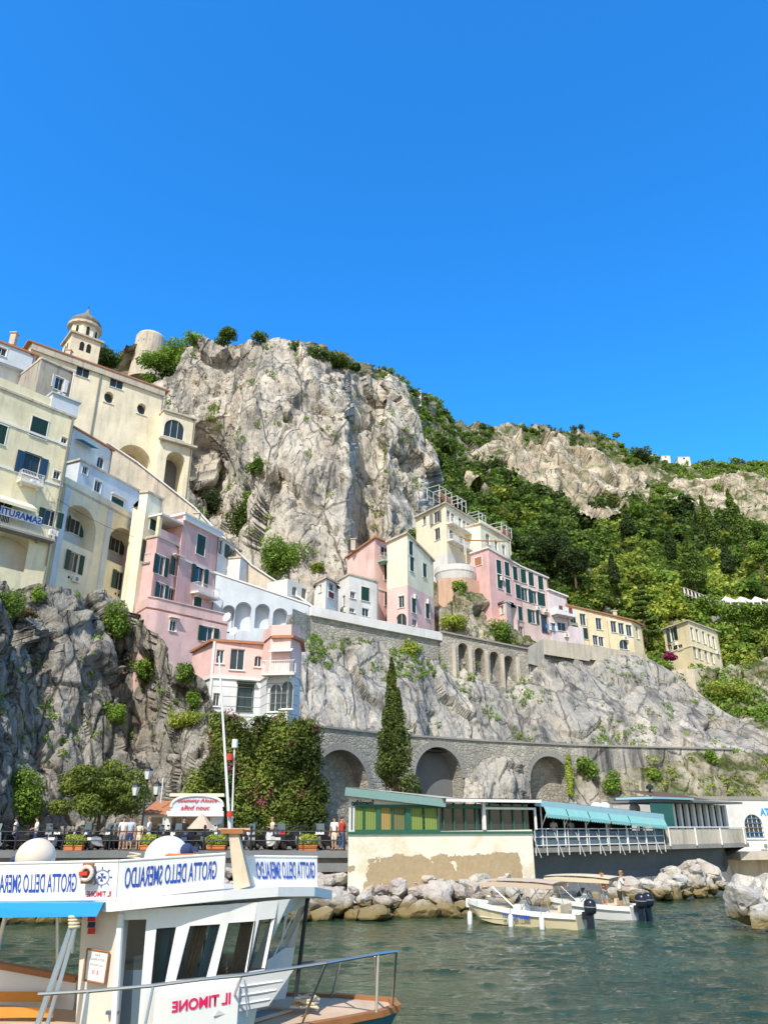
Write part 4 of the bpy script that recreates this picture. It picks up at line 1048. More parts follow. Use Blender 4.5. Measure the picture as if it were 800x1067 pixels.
# near water: real ripples; beyond it plain sheets
wx0, wx1, wy0, wy1 = -26., 32., 11., 58.; sp_ = .105
X_, Y_ = np.meshgrid(np.arange(wx0, wx1+sp_/2, sp_), np.arange(wy0, wy1+sp_/2, sp_), indexing='ij'); PW = np.stack([X_.ravel(), Y_.ravel(), np.zeros(X_.size)], 1)
ws = PW*np.array([1, 1.35, 1])
warp = np.stack([vn(ws*.35, 3), vn(ws*.35+9, 4), np.zeros(len(ws))], 1)*.5
hw = .036*(1-2*np.abs(vn((ws+warp)*.55, 5)))+.040*(1-2*np.abs(vn((ws+warp)*1.15+3, 6)))+.024*vn(ws*2.3+warp, 7)+.008*vn(ws*4.2, 8)
ed = np.minimum.reduce([PW[:,0]-wx0, wx1-PW[:,0], PW[:,1]-wy0, wy1-PW[:,1]]); PW[:,2] = hw*np.clip(ed/2, 0, 1)*(.55+.45*np.clip((vn(ws*.09, 12)+.6), 0, 1))
ii = np.arange(X_.size).reshape(X_.shape); FW = np.stack([ii[:-1,:-1], ii[1:,:-1], ii[1:,1:], ii[:-1,1:]], -1).reshape(-1, 4)
tag(link('water', npmesh('water', PW, FW, M['water'], smooth=True)), kind='structure')
g = MB(); g.q((-900, -60, 0), (900, -60, 0), (900, wy0, 0), (-900, wy0, 0)); xe_, ye_ = float(X_.max()), float(Y_.max()); g.q((-900, wy0, 0), (wx0, wy0, 0), (wx0, ye_, 0), (-900, ye_, 0)); g.q((xe_, wy0, 0), (900, wy0, 0), (900, ye_, 0), (xe_, ye_, 0)); g.q((-900, ye_, 0), (900, ye_, 0), (900, 900, 0), (-900, 900, 0)); tag(g.build('water', M['water']), kind='structure')
QZ = 3.0
g = MB(); QP = [(-70, 44.6), (-30, 45.2), (-1.9, 45.6), (-1.9, 75), (50, 84), (140, 90), (140, 100), (-70, 90)]
g.prism(QP, -1.5, QZ); tag(g.build('quay', M['concrete']), kind='structure')
g = MB(); g.prism([(-69, 46), (-2.6, 46.9), (-2.6, 74), (-69, 74)], QZ+.004, QZ+.02); tag(g.build('pavement', M['paving']), kind='structure')
g = MB(); g.box((-16.0, 45.32, QZ-.12), (28.2, .6, .34), R(.45)); g.box((-16.0, 44.85, QZ-.75), (28.2, .35, .4), R(.45)); tag(g.build('kerb', M['darkconc']), kind='structure')
# sea bed rising under the boulders
g = MB(); g.prism([(-60, 37.5), (-3, 42.3), (8, 45), (12, 48), (30, 58), (50, 64), (50, 80), (-60, 70)], -3, -.05); 
M['bed'] = rockmat('shore_rock', (.30,.25,.17), (.18,.15,.10), (.05,.045,.035), 2.)
tag(g.build('shore', M['bed']), kind='structure')
g = MB(); g.q((-60, 40.6, -.3), (-3, 43.2, -.3), (-2.2, 45.5, 2.0), (-60, 44.8, 2.0)); g.q((-3, 43.2, -.3), (9.5, 45.6, -.3), (10.0, 47.6, 1.0), (-2.2, 45.5, 2.0)); tag(g.build('shore_bank', M['bed']), kind='structure')
g = MB(); g.prism([(28, 61), (60, 70), (60, 74), (28, 72)], -.3, .35); M['sand'] = plaster('beach_sand', (.50,.42,.30), .2); tag(g.build('beach', M['sand']), kind='structure')

# coast road on arches
def rd(px, Y): return xy(px, 765, Y)
r0, r1, r2, r3, r4, r5 = rd(322, 62), rd(345, 64), rd(405, 68.3), rd(500, 73.5), rd(600, 78), rd(760, 82)
RZ = 11.6
g = MB(); pts = [r0, r1, r2, r3, r4, r5]; g.prism([(p[0], p[1]+.4) for p in pts]+[(p[0]-1, p[1]+13) for p in reversed(pts)], RZ-1.1, RZ-.95); tag(g.build('road', M['road']), kind='structure')
va = thing('road_viaduct', 'grey rubble-stone road wall with three tall arches behind the waterfront', 'viaduct', (r1[0], r1[1], QZ))
segs = [(r0, r2, ((355, 820, 6.1, 12.6),)), (r2, r3, ((457, 809, 5.1, 8.5),)), (r3, r4, ((573, 815, 4.6, 8.4),))]
g = MB(); backs = []
for A_, B_, ar in segs:
    F = Facade(A_, B_)
    for px, py, w_, h_ in ar:
        s_, z_ = F.sz(px, py); z1 = {355: zof(782, 65), 457: zof(779, 71.5), 573: zof(788, 76.5)}[px]
        F.holes.append(('arch', s_-w_/2, s_+w_/2, 2.5, z1, 1.5)); backs.append((F, s_, w_, z1, px))
    za, zb = RZ, RZ
    if A_ is r0: za = zof(755, 62)
    F.wall(g, 2, za if A_ is r0 else RZ, RZ)
g.build('wall', M['stone'], va)
for F, s_, w_, z1, px in backs:
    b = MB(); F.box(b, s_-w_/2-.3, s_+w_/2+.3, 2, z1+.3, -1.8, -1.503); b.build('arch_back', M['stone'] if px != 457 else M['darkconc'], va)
    b = MB()
    r = w_/2; ap = arcpts(s_-r-.28, s_+r+.28, z1-r, 22)
    for k in range(22):
        a_, c_ = F.p(*ap[k], .0), F.p(*ap[k+1], .0); mid_ = (a_+c_)/2+Vector((F.n.x, F.n.y, 0))*.05
        d_ = (c_-a_).normalized(); Mx = Matrix((d_, Vector((-F.n.x, -F.n.y, 0)), d_.cross(Vector((-F.n.x, -F.n.y, 0))))).transposed()
        b.box(mid_, ((c_-a_).length*.92, .12, .55), M=Mx)
    b.build('arch_ring', M['concrete'], va)
pw = MB()
for A_, B_ in ((r0, r2), (r2, r3), (r3, r4), (r4, r5)):
    F = Facade(A_, B_); z_ = RZ
    F.box(pw, 0.0, F.L, RZ+.003, RZ+.16, -.35, .15)
pw.build('parapet_coping', M['concrete'], va)
g = MB()
F = Facade(r4, r5); F.wall(g, 2.0, RZ, RZ); tag(g.build('road_wall', M['lowcliff']), 'long low stone wall of the coast road right of the arches', 'wall')
# upper road: slab, retaining wall with white parapet, tall blind arcade
u0 = at(324, 634, 79.5); u1 = at(392, 648, 84.5); u2 = at(459, 661, 90.5)
g = MB()
for p, q in ((u0, u1), (u1, u2)):
    F = Facade((p.x, p.y), (q.x, q.y)); A_, B_ = p+Vector((0, 0, -.45)), q+Vector((0, 0, -.45))
    d_ = (q-p).normalized(); g.box((p+q)/2+Vector((0, 0, -.3)), ((q-p).length+.1, .5, 1.0), M=(q-p).to_track_quat('X', 'Z').to_matrix())
tag(g.build('parapet_wall', M['white']), 'long white parapet wall along the upper road under the white cottage', 'wall')
g = MB()
for p, q in ((u0, u1), (u1, u2)): Facade((p.x, p.y+.15), (q.x, q.y+.15)).wall(g, p.z-7, p.z-.7, q.z-.7)
F = Facade((u0.x-1.6, u0.y-3), (u0.x, u0.y+.15)); F.wall(g, RZ-.5, u0.z-.8, u0.z-.8)
tag(g.build('retaining_wall', M['stone']), 'tall rubble retaining wall with tufts of grass below the white parapet', 'wall')
g = MB(); poly = [(u0.x, u0.y+.3), (u1.x, u1.y+.3), (u2.x, u2.y+.3), xy(560, 667, 98.8), xy(672, 683, 109.5), xy(672, 683, 118), (u2.x, 104), (u0.x, 92)]
zz = [u0.z-.6, u1.z-.6, u2.z-.6, zof(668, 98.8)-.6, zof(683, 109.5)-.6, zof(683, 109.5)-.6, u2.z-.6, u0.z-.6]
g.prism(poly, [v-.5 for v in zz], zz); tag(g.build('upper_road', M['road']), kind='structure')
ar = thing('arcade', 'grey retaining wall with four tall narrow blind arches below the brick-based hotel', 'wall', (u2.x, u2.y, 14))
e0 = at(458, 659, 90.3); e1 = at(549, 677, 95.5); F = Facade((e0.x, e0.y), (e1.x, e1.y)); ns = []
for px, yt, yb, w_ in ((482, 670, 712, 1.35), (499, 675, 716, 1.35), (514.5, 679, 716, 1.3), (529.5, 683, 718, 1.3)):
    s_, zt_ = F.sz(px, yt); _, zb_ = F.sz(px, yb); F.holes.append(('arch', s_-w_/2, s_+w_/2, zb_, zt_, 1.1)); ns.append((s_, w_, zb_, zt_))
g = MB(); F.wall(g, 14, e0.z, e1.z); g.build('wall', M['stone'], ar)
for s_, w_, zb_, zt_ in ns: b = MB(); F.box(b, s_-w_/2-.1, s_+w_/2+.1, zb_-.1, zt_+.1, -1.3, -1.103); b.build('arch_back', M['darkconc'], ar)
b = MB(); A_, B_ = F.p(0, e0.z+.1, 0), F.p(F.L, e1.z+.1, 0); b.box((A_+B_)/2, ((B_-A_).length, .5, .2), M=(B_-A_).to_track_quat('X', 'Z').to_matrix()); b.build('coping', M['concrete'], ar)
b = MB()
for k in range(5):
    s_ = ns[0][0]-1.35+k*(ns[3][0]-ns[0][0]+2.6)/4; F.box(b, s_-.22, s_+.22, 14, e0.z+(e1.z-e0.z)*s_/F.L-1.2, .003, .22)
b.build('buttress', M['stonew'], ar)
x0 = at(549, 676, 95.5); x1 = at(565, 667, 98.5); x2 = at(612, 673, 103); x3 = at(673, 683, 109)
g = MB()
for p, q in ((x0, x1), (x1, x2), (x2, x3)):
    Facade((p.x, p.y-.2), (q.x, q.y-.2)).wall(g, p.z-1.9, p.z+.1, q.z+.1); g.q((p.x, p.y-.2, p.z+.1), (q.x, q.y-.2, q.z+.1), (q.x, q.y+.3, q.z+.1), (p.x, p.y+.3, p.z+.1))
tag(g.build('terrace_wall', M['stonew']), 'pale stone terrace wall along the cliff top under the pink row and yellow house', 'wall')

# ================================================================= waterfront restaurant
re = thing('restaurant', 'low waterfront restaurant with green windows, peeling cream wall and turquoise awnings', 'restaurant', (*xy(363, 860, 44), 1))
f0 = xy(363, 870, 44); f1 = xy(554, 866, 48.6); zs = zof(867, 44.2)
F = Facade(f0, f1)
def peel():
    t = NT('peeling_cream_render'); P = t.pos(); n = t.noise(P, 1.1, 7, .6, .3)
    sx = t.n('ShaderNodeSeparateXYZ'); g_ = t.n('ShaderNodeNewGeometry'); t.l(g_.outputs['Position'], sx.inputs[0])
    hz = t.ramp(t.math('MULTIPLY', sx.outputs[2], .25), [(.0, 1), (.66, .95), (.78, .15), (.9, .0), (1, .10)])
    xm = t.ramp(t.math('ADD', t.math('MULTIPLY', sx.outputs[0], .08), .1), [(.0, .6), (.1, 1), (.72, 1), (.76, .0)])
    m = t.math('GREATER_THAN', t.math('ADD', n, t.math('MULTIPLY', t.math('SUBTRACT', t.math('MULTIPLY', hz, xm), .55), .55)), .56)
    hi = t.math('MULTIPLY', t.ramp(t.noise(P, .8, 5), [(.5, 0), (.62, 1)]), .55)
    base = t.mix(t.noise(P, .5, 5), (.80,.74,.58), (.86,.83,.74)); base = t.mix(hi, base, (.70,.58,.38))
    brown = t.mix(t.noise(P, 3, 6, .7), (.34,.25,.15), (.56,.44,.28))
    c = t.mix(m, base, brown); t.bump(t.math('ADD', t.math('MULTIPLY', m, -.8), t.noise(P, 6, 5)), .5, .05)
    return t.fin(c, .9, 0, .1)
M['peel'] = peel()
g = MB(); c0 = F.A-F.n*9; 
F.wall(g, .6, zs-.02, zs-.02+.12)
BK = lambda a, z_, d_=9: F.p(a, z_)+Vector((.3, d_, 0))
q = [F.p(0, .6), F.p(0, zs-.02), BK(0, zs-.02), BK(0, .6)]; g.q(*q)
g.q(F.p(0, zs-.02), F.p(F.L, zs+.1), BK(F.L, zs+.1), BK(0, zs-.02))
q = [F.p(F.L, zs+.1), F.p(F.L, zs+.1, -4), F.p(F.L-.8, .6, -4), F.p(F.L-.8, .6)]; g.q(*q)
g.build('sea_wall', M['peel'], re)
g = MB(); F.box(g, -.05, F.L+.02, zs-.1, zs+.02, .004, .1); 
wt = zof(840, 44.2)
def ax(px, py=852): return F.sz(px, py)[0]
sp_ = ax(458)
# window band: frames then curtains
grn = plain('green_window_frame', (.03,.13,.09), .5, 0, .1); M['grn'] = grn
wb = MB()
F.box(wb, .35, sp_, zs, zs+.12, -.1, .03); F.box(wb, .35, F.L-.2, wt-.06, wt+.1, -.1, .05)
cur = {0: 'lime', 1: 'lime', 2: 'tan', 3: 'olive', 4: 'lime', 5: 'lime'}
for nme, c in (('lime', (.27,.36,.10)), ('tan', (.48,.34,.12)), ('olive', (.22,.22,.10))):
    t = NT(nme+'_curtain'); wv = t.n('ShaderNodeTexWave'); wv.inputs['Scale'].default_value = 2.2; wv.inputs['Distortion'].default_value = .6
    t.l(t.pos((1, .5, .02)), wv.inputs['Vector']); M[nme] = t.fin(t.mix(wv.outputs['Fac'], tuple(x*.6 for x in c), c), .8, 0, .2)
xs = [367, 379.5, 396, 408.5, 427.5, 441.5]; xe = [378, 392, 408, 422, 440.5, 455.5]
g.build('sill', M['grn'], re)
for k in range(6):
    a0, a1 = ax(xs[k]), ax(xe[k]); g = MB(); F.box(g, a0, a1, zs+.12, wt-.06, -.12, -.08); wo = g.build('window', M[cur[k]], re)
    
    for q0_, q1_ in ((a0-.06, a0), (a1, a1+.06)): g = MB(); F.box(g, q0_, q1_, zs+.12, wt-.06, -.1, .03); g.build('window_frame', M['grn'], wo)
for pa_, pb_ in ((392.5, 395.5), (422.5, 427)):
    F.box(wb, ax(pa_), ax(pb_), zs+.12, wt-.06, -.08, .04)
wb.build('window_rail', M['grn'], re)
g = MB(); 
zL = zof(826, 44); F.wall
g.q(F.p(.0, wt+.1), F.p(sp_, wt+.1), F.p(sp_, wt+.16), F.p(0, zL)); g.q(F.p(0, zs), F.p(.35, zs), F.p(.35, wt+.1), F.p(0, wt+.1))
g.q(F.p(0, zs), F.p(0, zL), BK(0, zL), BK(0, zs)); g.build('upper_wall', M['white'], re)
# sloping roof with grey-green fascia
M['fascia'] = plain('grey_green_fascia', (.22,.36,.34), .6, 0, .15); M['roofsheet'] = plaster('pale_roof_sheet', (.55,.50,.42), .3)
g = MB(); zf0, zf1 = zof(820, 44), zof(833, 46)
A_, B_ = F.p(-.35, zf0-.25, .35), F.p(ax(458)+.2, zf1-.2, .35)
d_ = B_-A_; g.box((A_+B_)/2, (d_.length, .12, .42), M=Matrix.Rotation(0, 3, 'X') @ d_.to_track_quat('X', 'Z').to_matrix()); g.build('fascia', M['fascia'], re)
g = MB(); g.q(F.p(-.35, zf0+.0, .34), F.p(sp_+.2, zf1+.05, .34), BK(F.L, zf1+.1), BK(-.35, zf0+.3)); g.q(F.p(sp_-.1, zf1+.06, .6), F.p(F.L+.5, zf1+.1, .6), BK(F.L+.5, zf1+.3), BK(sp_-.1, zf1+.3))
g.build('roof', M['roofsheet'], re)
g = MB(); F.box(g, sp_+.15, F.L+.4, zf1-.12, zf1+.04, .5, .62); g.build('roof_edge', M['wpaint'], re)
textobj('sign_lettering', 'Smeraldino', 1, F.p(ax(378), zof(836.5, 44), .03), F.A, F.B, M['iron'], re, fitw=1.35, fith=.32, bold=.03, mirror=True, shear=.3)
# glazed part
g = MB(); F.box(g, sp_+.1, F.L-.05, zs+.1, zf1-.2, -.25, -.2); g.build('glazing', M['glass'], re)
g = MB()
for px in (400, ): pass
for px in (463, 474, 485.5, 497, 512, 524, 536, 547): a = ax(px); F.box(g, a-.04, a+.04, zs+.1, zf1-.15, -.18, -.1)
g.build('mullion', M['grn'], re)
g = MB()
for px in (503.5,): a = ax(px); F.box(g, a-.09, a+.09, zs+.1, zf1-.1, -.05, .12)
F.box(g, ax(503.5), F.L+.3, zf1-.5, zf1-.38, .0, .1); F.box(g, F.L+.2, F.L+.32, zs+.1, zf1-.4, 0, .1); g.build('post', M['wpaint'], re)
# deck wing to the right
d0 = Vector(xy(555, 866, 49.2)); d1 = Vector(xy(690, 866, 57)); d2 = Vector(xy(778, 868, 63.5))
G1 = Facade(d0, d1); G2 = Facade(d1, d2); DZ = 3.12
M['aqua'] = plain('turquoise_canvas', (.24,.52,.52), .75, 0, .12, 2); M['skyblue'] = plain('faded_blue_sheet', (.32,.52,.60), .6, 0, .1, 2)
g = MB(); poly = [d0, d1, d2, d2-G2.n*7, d1-G1.n*9, d0-G1.n*9]; g.prism(poly, DZ-.3, DZ); g.build('deck', M['concrete'], re)
zr0, zr1 = zof(833, 49.5), zof(848, 57)
g = MB(); A_, B_ = G1.p(.1, zr0-.2, .2), G1.p(G1.L, zr1-.2, .2); d_ = B_-A_
g.box((A_+B_)/2, (d_.length, .1, .36), M=d_.to_track_quat('X', 'Z').to_matrix()); g.build('fascia', M['skyblue'], re)
g = MB(); g.q(G1.p(.1, zr0, .2), G1.p(G1.L, zr1, .2), G1.p(G1.L, zr1+.2, -8), G1.p(.1, zr0+.2, -8)); g.build('roof', M['skyblue'], re)
n = 6; a_start = G1.sz(563, 850)[0]
for k in range(n):
    a0 = a_start+(G1.L-a_start)*k/n+.04; a1 = a_start+(G1.L-a_start)*(k+1)/n-.04; zt0 = zr0+(zr1-zr0)*a0/G1.L-.36; zt1 = zr0+(zr1-zr0)*a1/G1.L-.36
    g = MB(); b0, b1 = G1.p(a0, zt0, .26), G1.p(a1, zt1, .26); e0_, e1_ = G1.p(a0, zt0-.42, .45), G1.p(a1, zt1-.42, .45)
    g.q(b0, b1, e1_, e0_)
    m_ = 8
    for j in range(m_):
        s0, s1 = e0_.lerp(e1_, j/m_), e0_.lerp(e1_, (j+1)/m_); g.q(s0, s1, s1-Vector((0, 0, .16)), (s0+s1)/2-Vector((0, 0, .24)), s0-Vector((0, 0, .16)))
    g.build('awning', M['aqua'], re)
    g = MB(); g.tube(e0_, G1.p(a0, DZ+1.2, .02), .03); g.build('awning_arm', M['wpaint'], re); g = MB(); g.tube(G1.p(a0, zt0+.2, .0), G1.p(a0, DZ, 0), .045); g.build('post', M['wpaint'], re)
def railing(F, a0, a1, z, parent, n, h=1.02, name='railing', brace=True, diag=True):
    g = MB()
    for k in range(n+1):
        a = a0+(a1-a0)*k/n; g.tube(F.p(a, z-.45, .04), F.p(a, z+h, .04), .026)
        if brace and k % 2 == 0: g.tube(F.p(a+.2, z-.55, .25), F.p(a-.28, z+h-.2, .05), .018)
    for hh in (h, h*.55, .1): g.tube(F.p(a0, z+hh, .04), F.p(a1, z+hh, .04), .03)
    return g.build(name, M['wpaint'], parent)
railing(G1, .1, G1.L, DZ, re, 13)
M['mesh'] = plain('blue_grey_netting', (.12,.16,.19), .7, 0, .2)
g = MB(); G1.box(g, .1, G1.L, DZ+.05, DZ+.9, -.04, -.02); g.build('windbreak', M['mesh'], re)
g = MB(); G1.wall(g, DZ-.3, DZ-.28, DZ-.28)
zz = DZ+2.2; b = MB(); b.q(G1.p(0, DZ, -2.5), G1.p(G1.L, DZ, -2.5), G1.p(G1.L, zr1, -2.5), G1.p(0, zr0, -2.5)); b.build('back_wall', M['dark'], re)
b = MB(); G1.box(b, -.5, .05, zs, zf1, -2.5, -.4); b.build('corner_glazing', M['glass'], re)
# second section, glass pavilion and parapet
g = MB(); G2.box(g, .6, G2.L-.2, DZ, DZ+1.0, -.25, -.02); g.build('parapet', M['stonew'], re)
g = MB()
for k in range(4): a = .6+k*(G2.L-1.2)/3; g.tube(G2.p(a, DZ-.1, .06), G2.p(a+.0, DZ+1.05, .06), .06)
g.tube(G2.p(.5, DZ+1.1, .02), G2.p(G2.L-.1, DZ+1.1, .02), .04); g.build('railing', M['wpaint'], re)
g = MB(); G2.box(g, 0.2, G2.L-.6, DZ+2.75, DZ+2.9, -5, .35); g.build('flat_roof', M['darkconc'], re)
g = MB(); G2.box(g, 2.8, 7.0, DZ+3.0, DZ+3.2, -6, -2); z_ = DZ+3.0; g.q(G2.p(2.5, z_+.05, -1.2), G2.p(8.6, z_+.05, -1.2), G2.p(6.4, z_+.7, -4), G2.p(1.2, z_+.7, -4)); g.build('upper_roof', M['bark'], re)
g = MB(); G2.box(g, -1.5, 3.4, DZ+2.92, DZ+3.05, -2.5, .6); g.build('roof_panel', M['skyblue'], re)
g = MB(); G2.box(g, .3, 3.0, DZ, DZ+2.7, -1.0, -.95); M['gpane'] = glass('green_glass', (.02,.10,.08)); g.build('glazing', M['gpane'], re)
g = MB(); G2.box(g, 3.0, G2.L-.9, DZ, DZ+2.7, -1.3, -1.25); g.build('glazing', M['glass'], re)
g = MB()
for k in range(9): a = 3.1+k*(G2.L-4.0)/8; G2.box(g, a-.13, a+.13, DZ, DZ+2.7, -1.2, -.95)
g.build('pillar', M['wpaint'], re)
# dark concrete seawall under the deck, leaning back
g = MB()
for Fx, a0, a1 in ((G1, 0, G1.L), (G2, 0, G2.L-2.2)):
    n_ = 10
    for k in range(n_):
        p, q = a0+(a1-a0)*k/n_, a0+(a1-a0)*(k+1)/n_
        for z0_, z1_, o0, o1 in ((-.5, 1.6, -.3, -1.1), (1.6, DZ-.28, -1.1, -.8)):
            g.q(Fx.p(p, z0_, o0), Fx.p(q, z0_, o0), Fx.p(q, z1_, o1), Fx.p(p, z1_, o1))
a = G2.L-2.2; g.q(G2.p(a, -.5, -.3), G2.p(a, -.5, -6), G2.p(a, DZ-.28, -6), G2.p(a, DZ-.28, -.8)); g.q(G1.p(0, -.5, -.3), G1.p(0, -.5, -4), G1.p(0, DZ-.28, -4), G1.p(0, DZ-.28, -.8))
g.q(G2.p(a, DZ-1.0, -.8), G2.p(G2.L, DZ-.28, -.3), G2.p(G2.L, DZ-.28, -6), G2.p(a, DZ-1.0, -6))
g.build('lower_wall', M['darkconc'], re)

# roof clutter on the restaurant
for k, (px, Yc, lab) in enumerate(((621, 60, 'white roof tank on the restaurant, left of three'), (630, 60.5, 'white roof tank on the restaurant, middle of three'), (661, 62, 'white dome on the restaurant roof by the flue'))):
    c = at(px, 842 if k < 2 else 843, Yc); d = thing('roof_tank', lab, 'tank', c, 0, 'roof tanks'); g = MB()
    g.lathe([(.36, -.3), (.4, 0), (.38, .2), (.25, .36), (.06, .42)], (0, 0, 0), 16); me = g.mesh('m'); me.materials.append(M['wpaint']); kid('body', me, d)
    g = MB(); g.lathe([(.1, .4), (.1, .47), (.04, .5)], (0, 0, 0), 10); me = g.mesh('m'); me.materials.append(M['greyshut']); kid('cap', me, d)
c = at(680, 850, 62); g = MB(); g.tube(c, c+Vector((0, 0, 1.9)), .1); g.lathe([(.28, 1.9), (.28, 2.1), (.1, 2.25)], c, 10); tag(g.build('flue', M['iron']), 'thin dark flue pipe rising from the restaurant roof', 'flue')
# white building further right
w0 = xy(676, 840, 71); w1 = xy(880, 840, 76); F = Facade(w0, w1); zt = zof(833, 71.5)
wbd = Building('shore_building', 'long white waterfront building with arched blue-grid window at the right edge', [w0, w1], 1.2, zt, 'white', 8, 'building', 'concrete', .15, roofth=.3)
wbd.win(0, 785, 861, 1.9, 2.0, 'p', hole='arch', trim=None, mull=3); M['bluegrid'] = plain('blue_window_grid', (.06,.20,.42), .3, 0, .2)
wbd.finish(); F = wbd.F[0]; a, zz = F.sz(785, 861); g = MB()
for k in range(5): F.box(g, a-.95, a+.95, zz-.9+k*.38, zz-.84+k*.38, -.1, -.06)
g.build('window_grid', M['bluegrid'], wbd.root)
a, zz = F.sz(797.5, 846); textobj('lettering', 'ATO', 1, F.p(a+.15, zz, .03), F.A, F.B, plain('sky_blue_lettering', (.02,.35,.75), .5), wbd.root, fitw=1.6, fith=.65, bold=.03)
g = MB(); p0 = xy(770, 886, 63.5); p1 = xy(850, 886, 66); Facade(p0, p1).box(g, 0, 9, 1.9, 2.45, -2.5, 0); Facade(p0, p1).box(g, .2, 8.8, -.5, 1.9, -2.4, -1.9); tag(g.build('jetty', M['stonew']), 'low concrete jetty slab right of the restaurant deck', 'jetty')

# ================================================================= quay furniture
FQ = Facade((-36, 45.55), (-2.0, 45.95))
rl = thing('quay_railing', 'dark iron railing along the stone quay edge', 'railing', (-19, 45.7, QZ))
g = MB(); n_ = 13
for k in range(n_+1):
    a = .1+k*(FQ.L-.3)/n_; p = FQ.p(a, QZ+.05); g2 = MB(); g2.tube(p, p+Vector((0, 0, 1.15)), .06, .045); g2.ball(p+Vector((0, 0, 1.2)), .085, 8, 5); g2.build('post', M['iron'], rl)
for h_ in (.55, 1.02): g.tube(FQ.p(0, QZ+h_), FQ.p(FQ.L-.1, QZ+h_), .03)
g.build('rail', M['iron'], rl)
# three-lantern lamp post
def lamp(px, label):
    c = Vector((*xy(px, 880, 47.6), QZ)); o = thing('street_lamp', label, 'street lamp', c); H = zof(828, 47.6)-QZ
    g = MB(); g.lathe([(.2, 0), (.2, .3), (.1, .5), (.09, 1.2), (.06, 1.3), (.05, H)], (0, 0, 0), 10)
    me = g.mesh('m'); me.materials.append(M['iron']); kid('post', me, o)
    g = MB(); tops = [(-.62, 0, H-.05), (.62, 0, H+.0), (0, 0, H+.85)]
    g.tube((0, 0, H), (0, 0, H+.85), .035); g.path([(0, 0, H-.5), (-.35, 0, H-.55), (-.62, 0, H-.3), (-.62, 0, H-.05)], .03); g.path([(0, 0, H-.5), (.35, 0, H-.55), (.62, 0, H-.3), (.62, 0, H)], .03)
    me = g.mesh('m'); me.materials.append(M['iron']); kid('arm', me, o)
    t = NT('lantern_glass'); M['lant'] = t.fin((.75,.76,.72), .25, 0, .5)
    for x, y, z_ in tops:
        g = MB(); g.lathe([(.13, 0), (.26, .48)], (x, y, z_), 6); me = g.mesh('m'); me.materials.append(M['lant']); l_ = kid('lantern', me, o)
        g = MB(); g.lathe([(.3, .48), (.27, .56), (.13, .68), (.04, .8), (.02, .95)], (x, y, z_), 6); g.lathe([(.06, -.12), (.15, 0)], (x, y, z_), 6); me = g.mesh('m'); me.materials.append(M['iron']); kid('lantern_cap', me, l_)
lamp(146, 'black three-lantern street lamp in front of the white cafe')
# planters
M['plantgreen'] = M['leafyel']
def planter(px, label, rr=.5):
    c = Vector((*xy(px, 880, 46.9), QZ+.02)); o = thing('planter', label, 'planter', c, 0, 'terracotta planters along the quay')
    g = MB(); g.box((0, 0, .13), (1.0, .4, .24)); g.box((0, 0, .26), (1.08, .46, .05)); me = g.mesh('m'); me.materials.append(M['terr2']); kid('box', me, o)
    leafobj('shrub', [(x, 0, .52, .34, .3, .34, .75) for x in (-.26, 0, .26)], 420, .11, M['leafyel'], o, seed=px)
M['terr2'] = plain('orange_terracotta', (.55,.17,.06), .8, 0, .15)
for px, lab in ((78, 'orange planter with clipped shrub left of the street lamp, behind the railing'), (157, 'orange planter with shrub just right of the street lamp'), (226, 'orange planter with shrub left of the boat mast'), (321, 'orange planter with shrub right of the mast, near the restaurant')): planter(px, lab)
# cafe
cz = QZ; kf0 = Vector(xy(148, 860, 54.0)); kf1 = Vector(xy(231, 860, 54.6)); F = Facade(kf0, kf1)
cf = Building('cafe', 'small pale blue-white cafe with arched gable sign and red script lettering', [kf0, kf1], QZ, zof(849, 54), 'white', 5, 'cafe', None, 0)
for px, w_ in ((161, 1.0), (184, .85), (198, 1.15), (213.5, .75)): cf.win(0, px, 862, w_, 1.35, 'p', trim=None, mull=0)
cf.finish(); F = cf.F[0]; g = MB(); a0, a1 = F.sz(178, 845)[0], F.L; zb = zof(849, 54)+.25; zt = zof(828.5, 54); c_ = (a0+a1)/2; 
pts = [(a0, zb)]+[(c_-(a1-a0)/2*math.cos(math.pi*k/18), zb+.25+(zt-zb-.25)*math.sin(math.pi*k/18)**.8) for k in range(19)]+[(a1, zb)]
g.q(*[F.p(*p, .05) for p in pts]); g.build('gable', M['whiteshade'], cf.root)
g = MB(); 
for p, q in zip(pts[1:-2], pts[2:-1]): g.tube(F.p(*p, .08), F.p(*q, .08), .09)
F.box(g, a0-.2, a1+.1, zb-.22, zb-.02, .003, .45)
for k in range(16): a = a0+(a1-a0)*k/15; F.box(g, a-.12, a+.12, zb-.34, zb-.2, .4, .47)
g.build('gable_trim', M['wpaint'], cf.root)
g = MB(); g.q(F.p(-.2, zb-.25, .2), F.p(a0+.6, zb-.25, .2), F.p(a0+.8, zb+.75, -2), F.p(.4, zb+.65, -2)); g.q(F.p(-.2, zb-.25, .2), F.p(.4, zb+.65, -2), F.p(.4, zb-.25, -4)); g.build('roof', M['terracotta'], cf.root)
g = MB(); F.box(g, a0-.2, a1, zb+.9, zb+1.1, -4, -.2); g.build('rear_roof', M['cream'], cf.root)
textobj('lettering', 'Soummy Alosce', 1, F.p(c_, zb+.62, .1), F.A, F.B, M['redink'], cf.root, fitw=2.6, fith=.32, bold=.015, shear=.25)
textobj('lettering', 'alled nouc', 1, F.p(c_-.1, zb+.2, .1), F.A, F.B, M['redink'], cf.root, fitw=1.9, fith=.3, bold=.015, shear=.25)
g = MB(); p_ = F.p(F.sz(167, 830)[0], 0, -.5); g.tube((p_.x, p_.y, zb+.5), (p_.x, p_.y, zof(810, 54)), .04); tag(g.build('antenna_mast', M['wpaint']), 'thin white antenna mast above the cafe roof', 'mast')

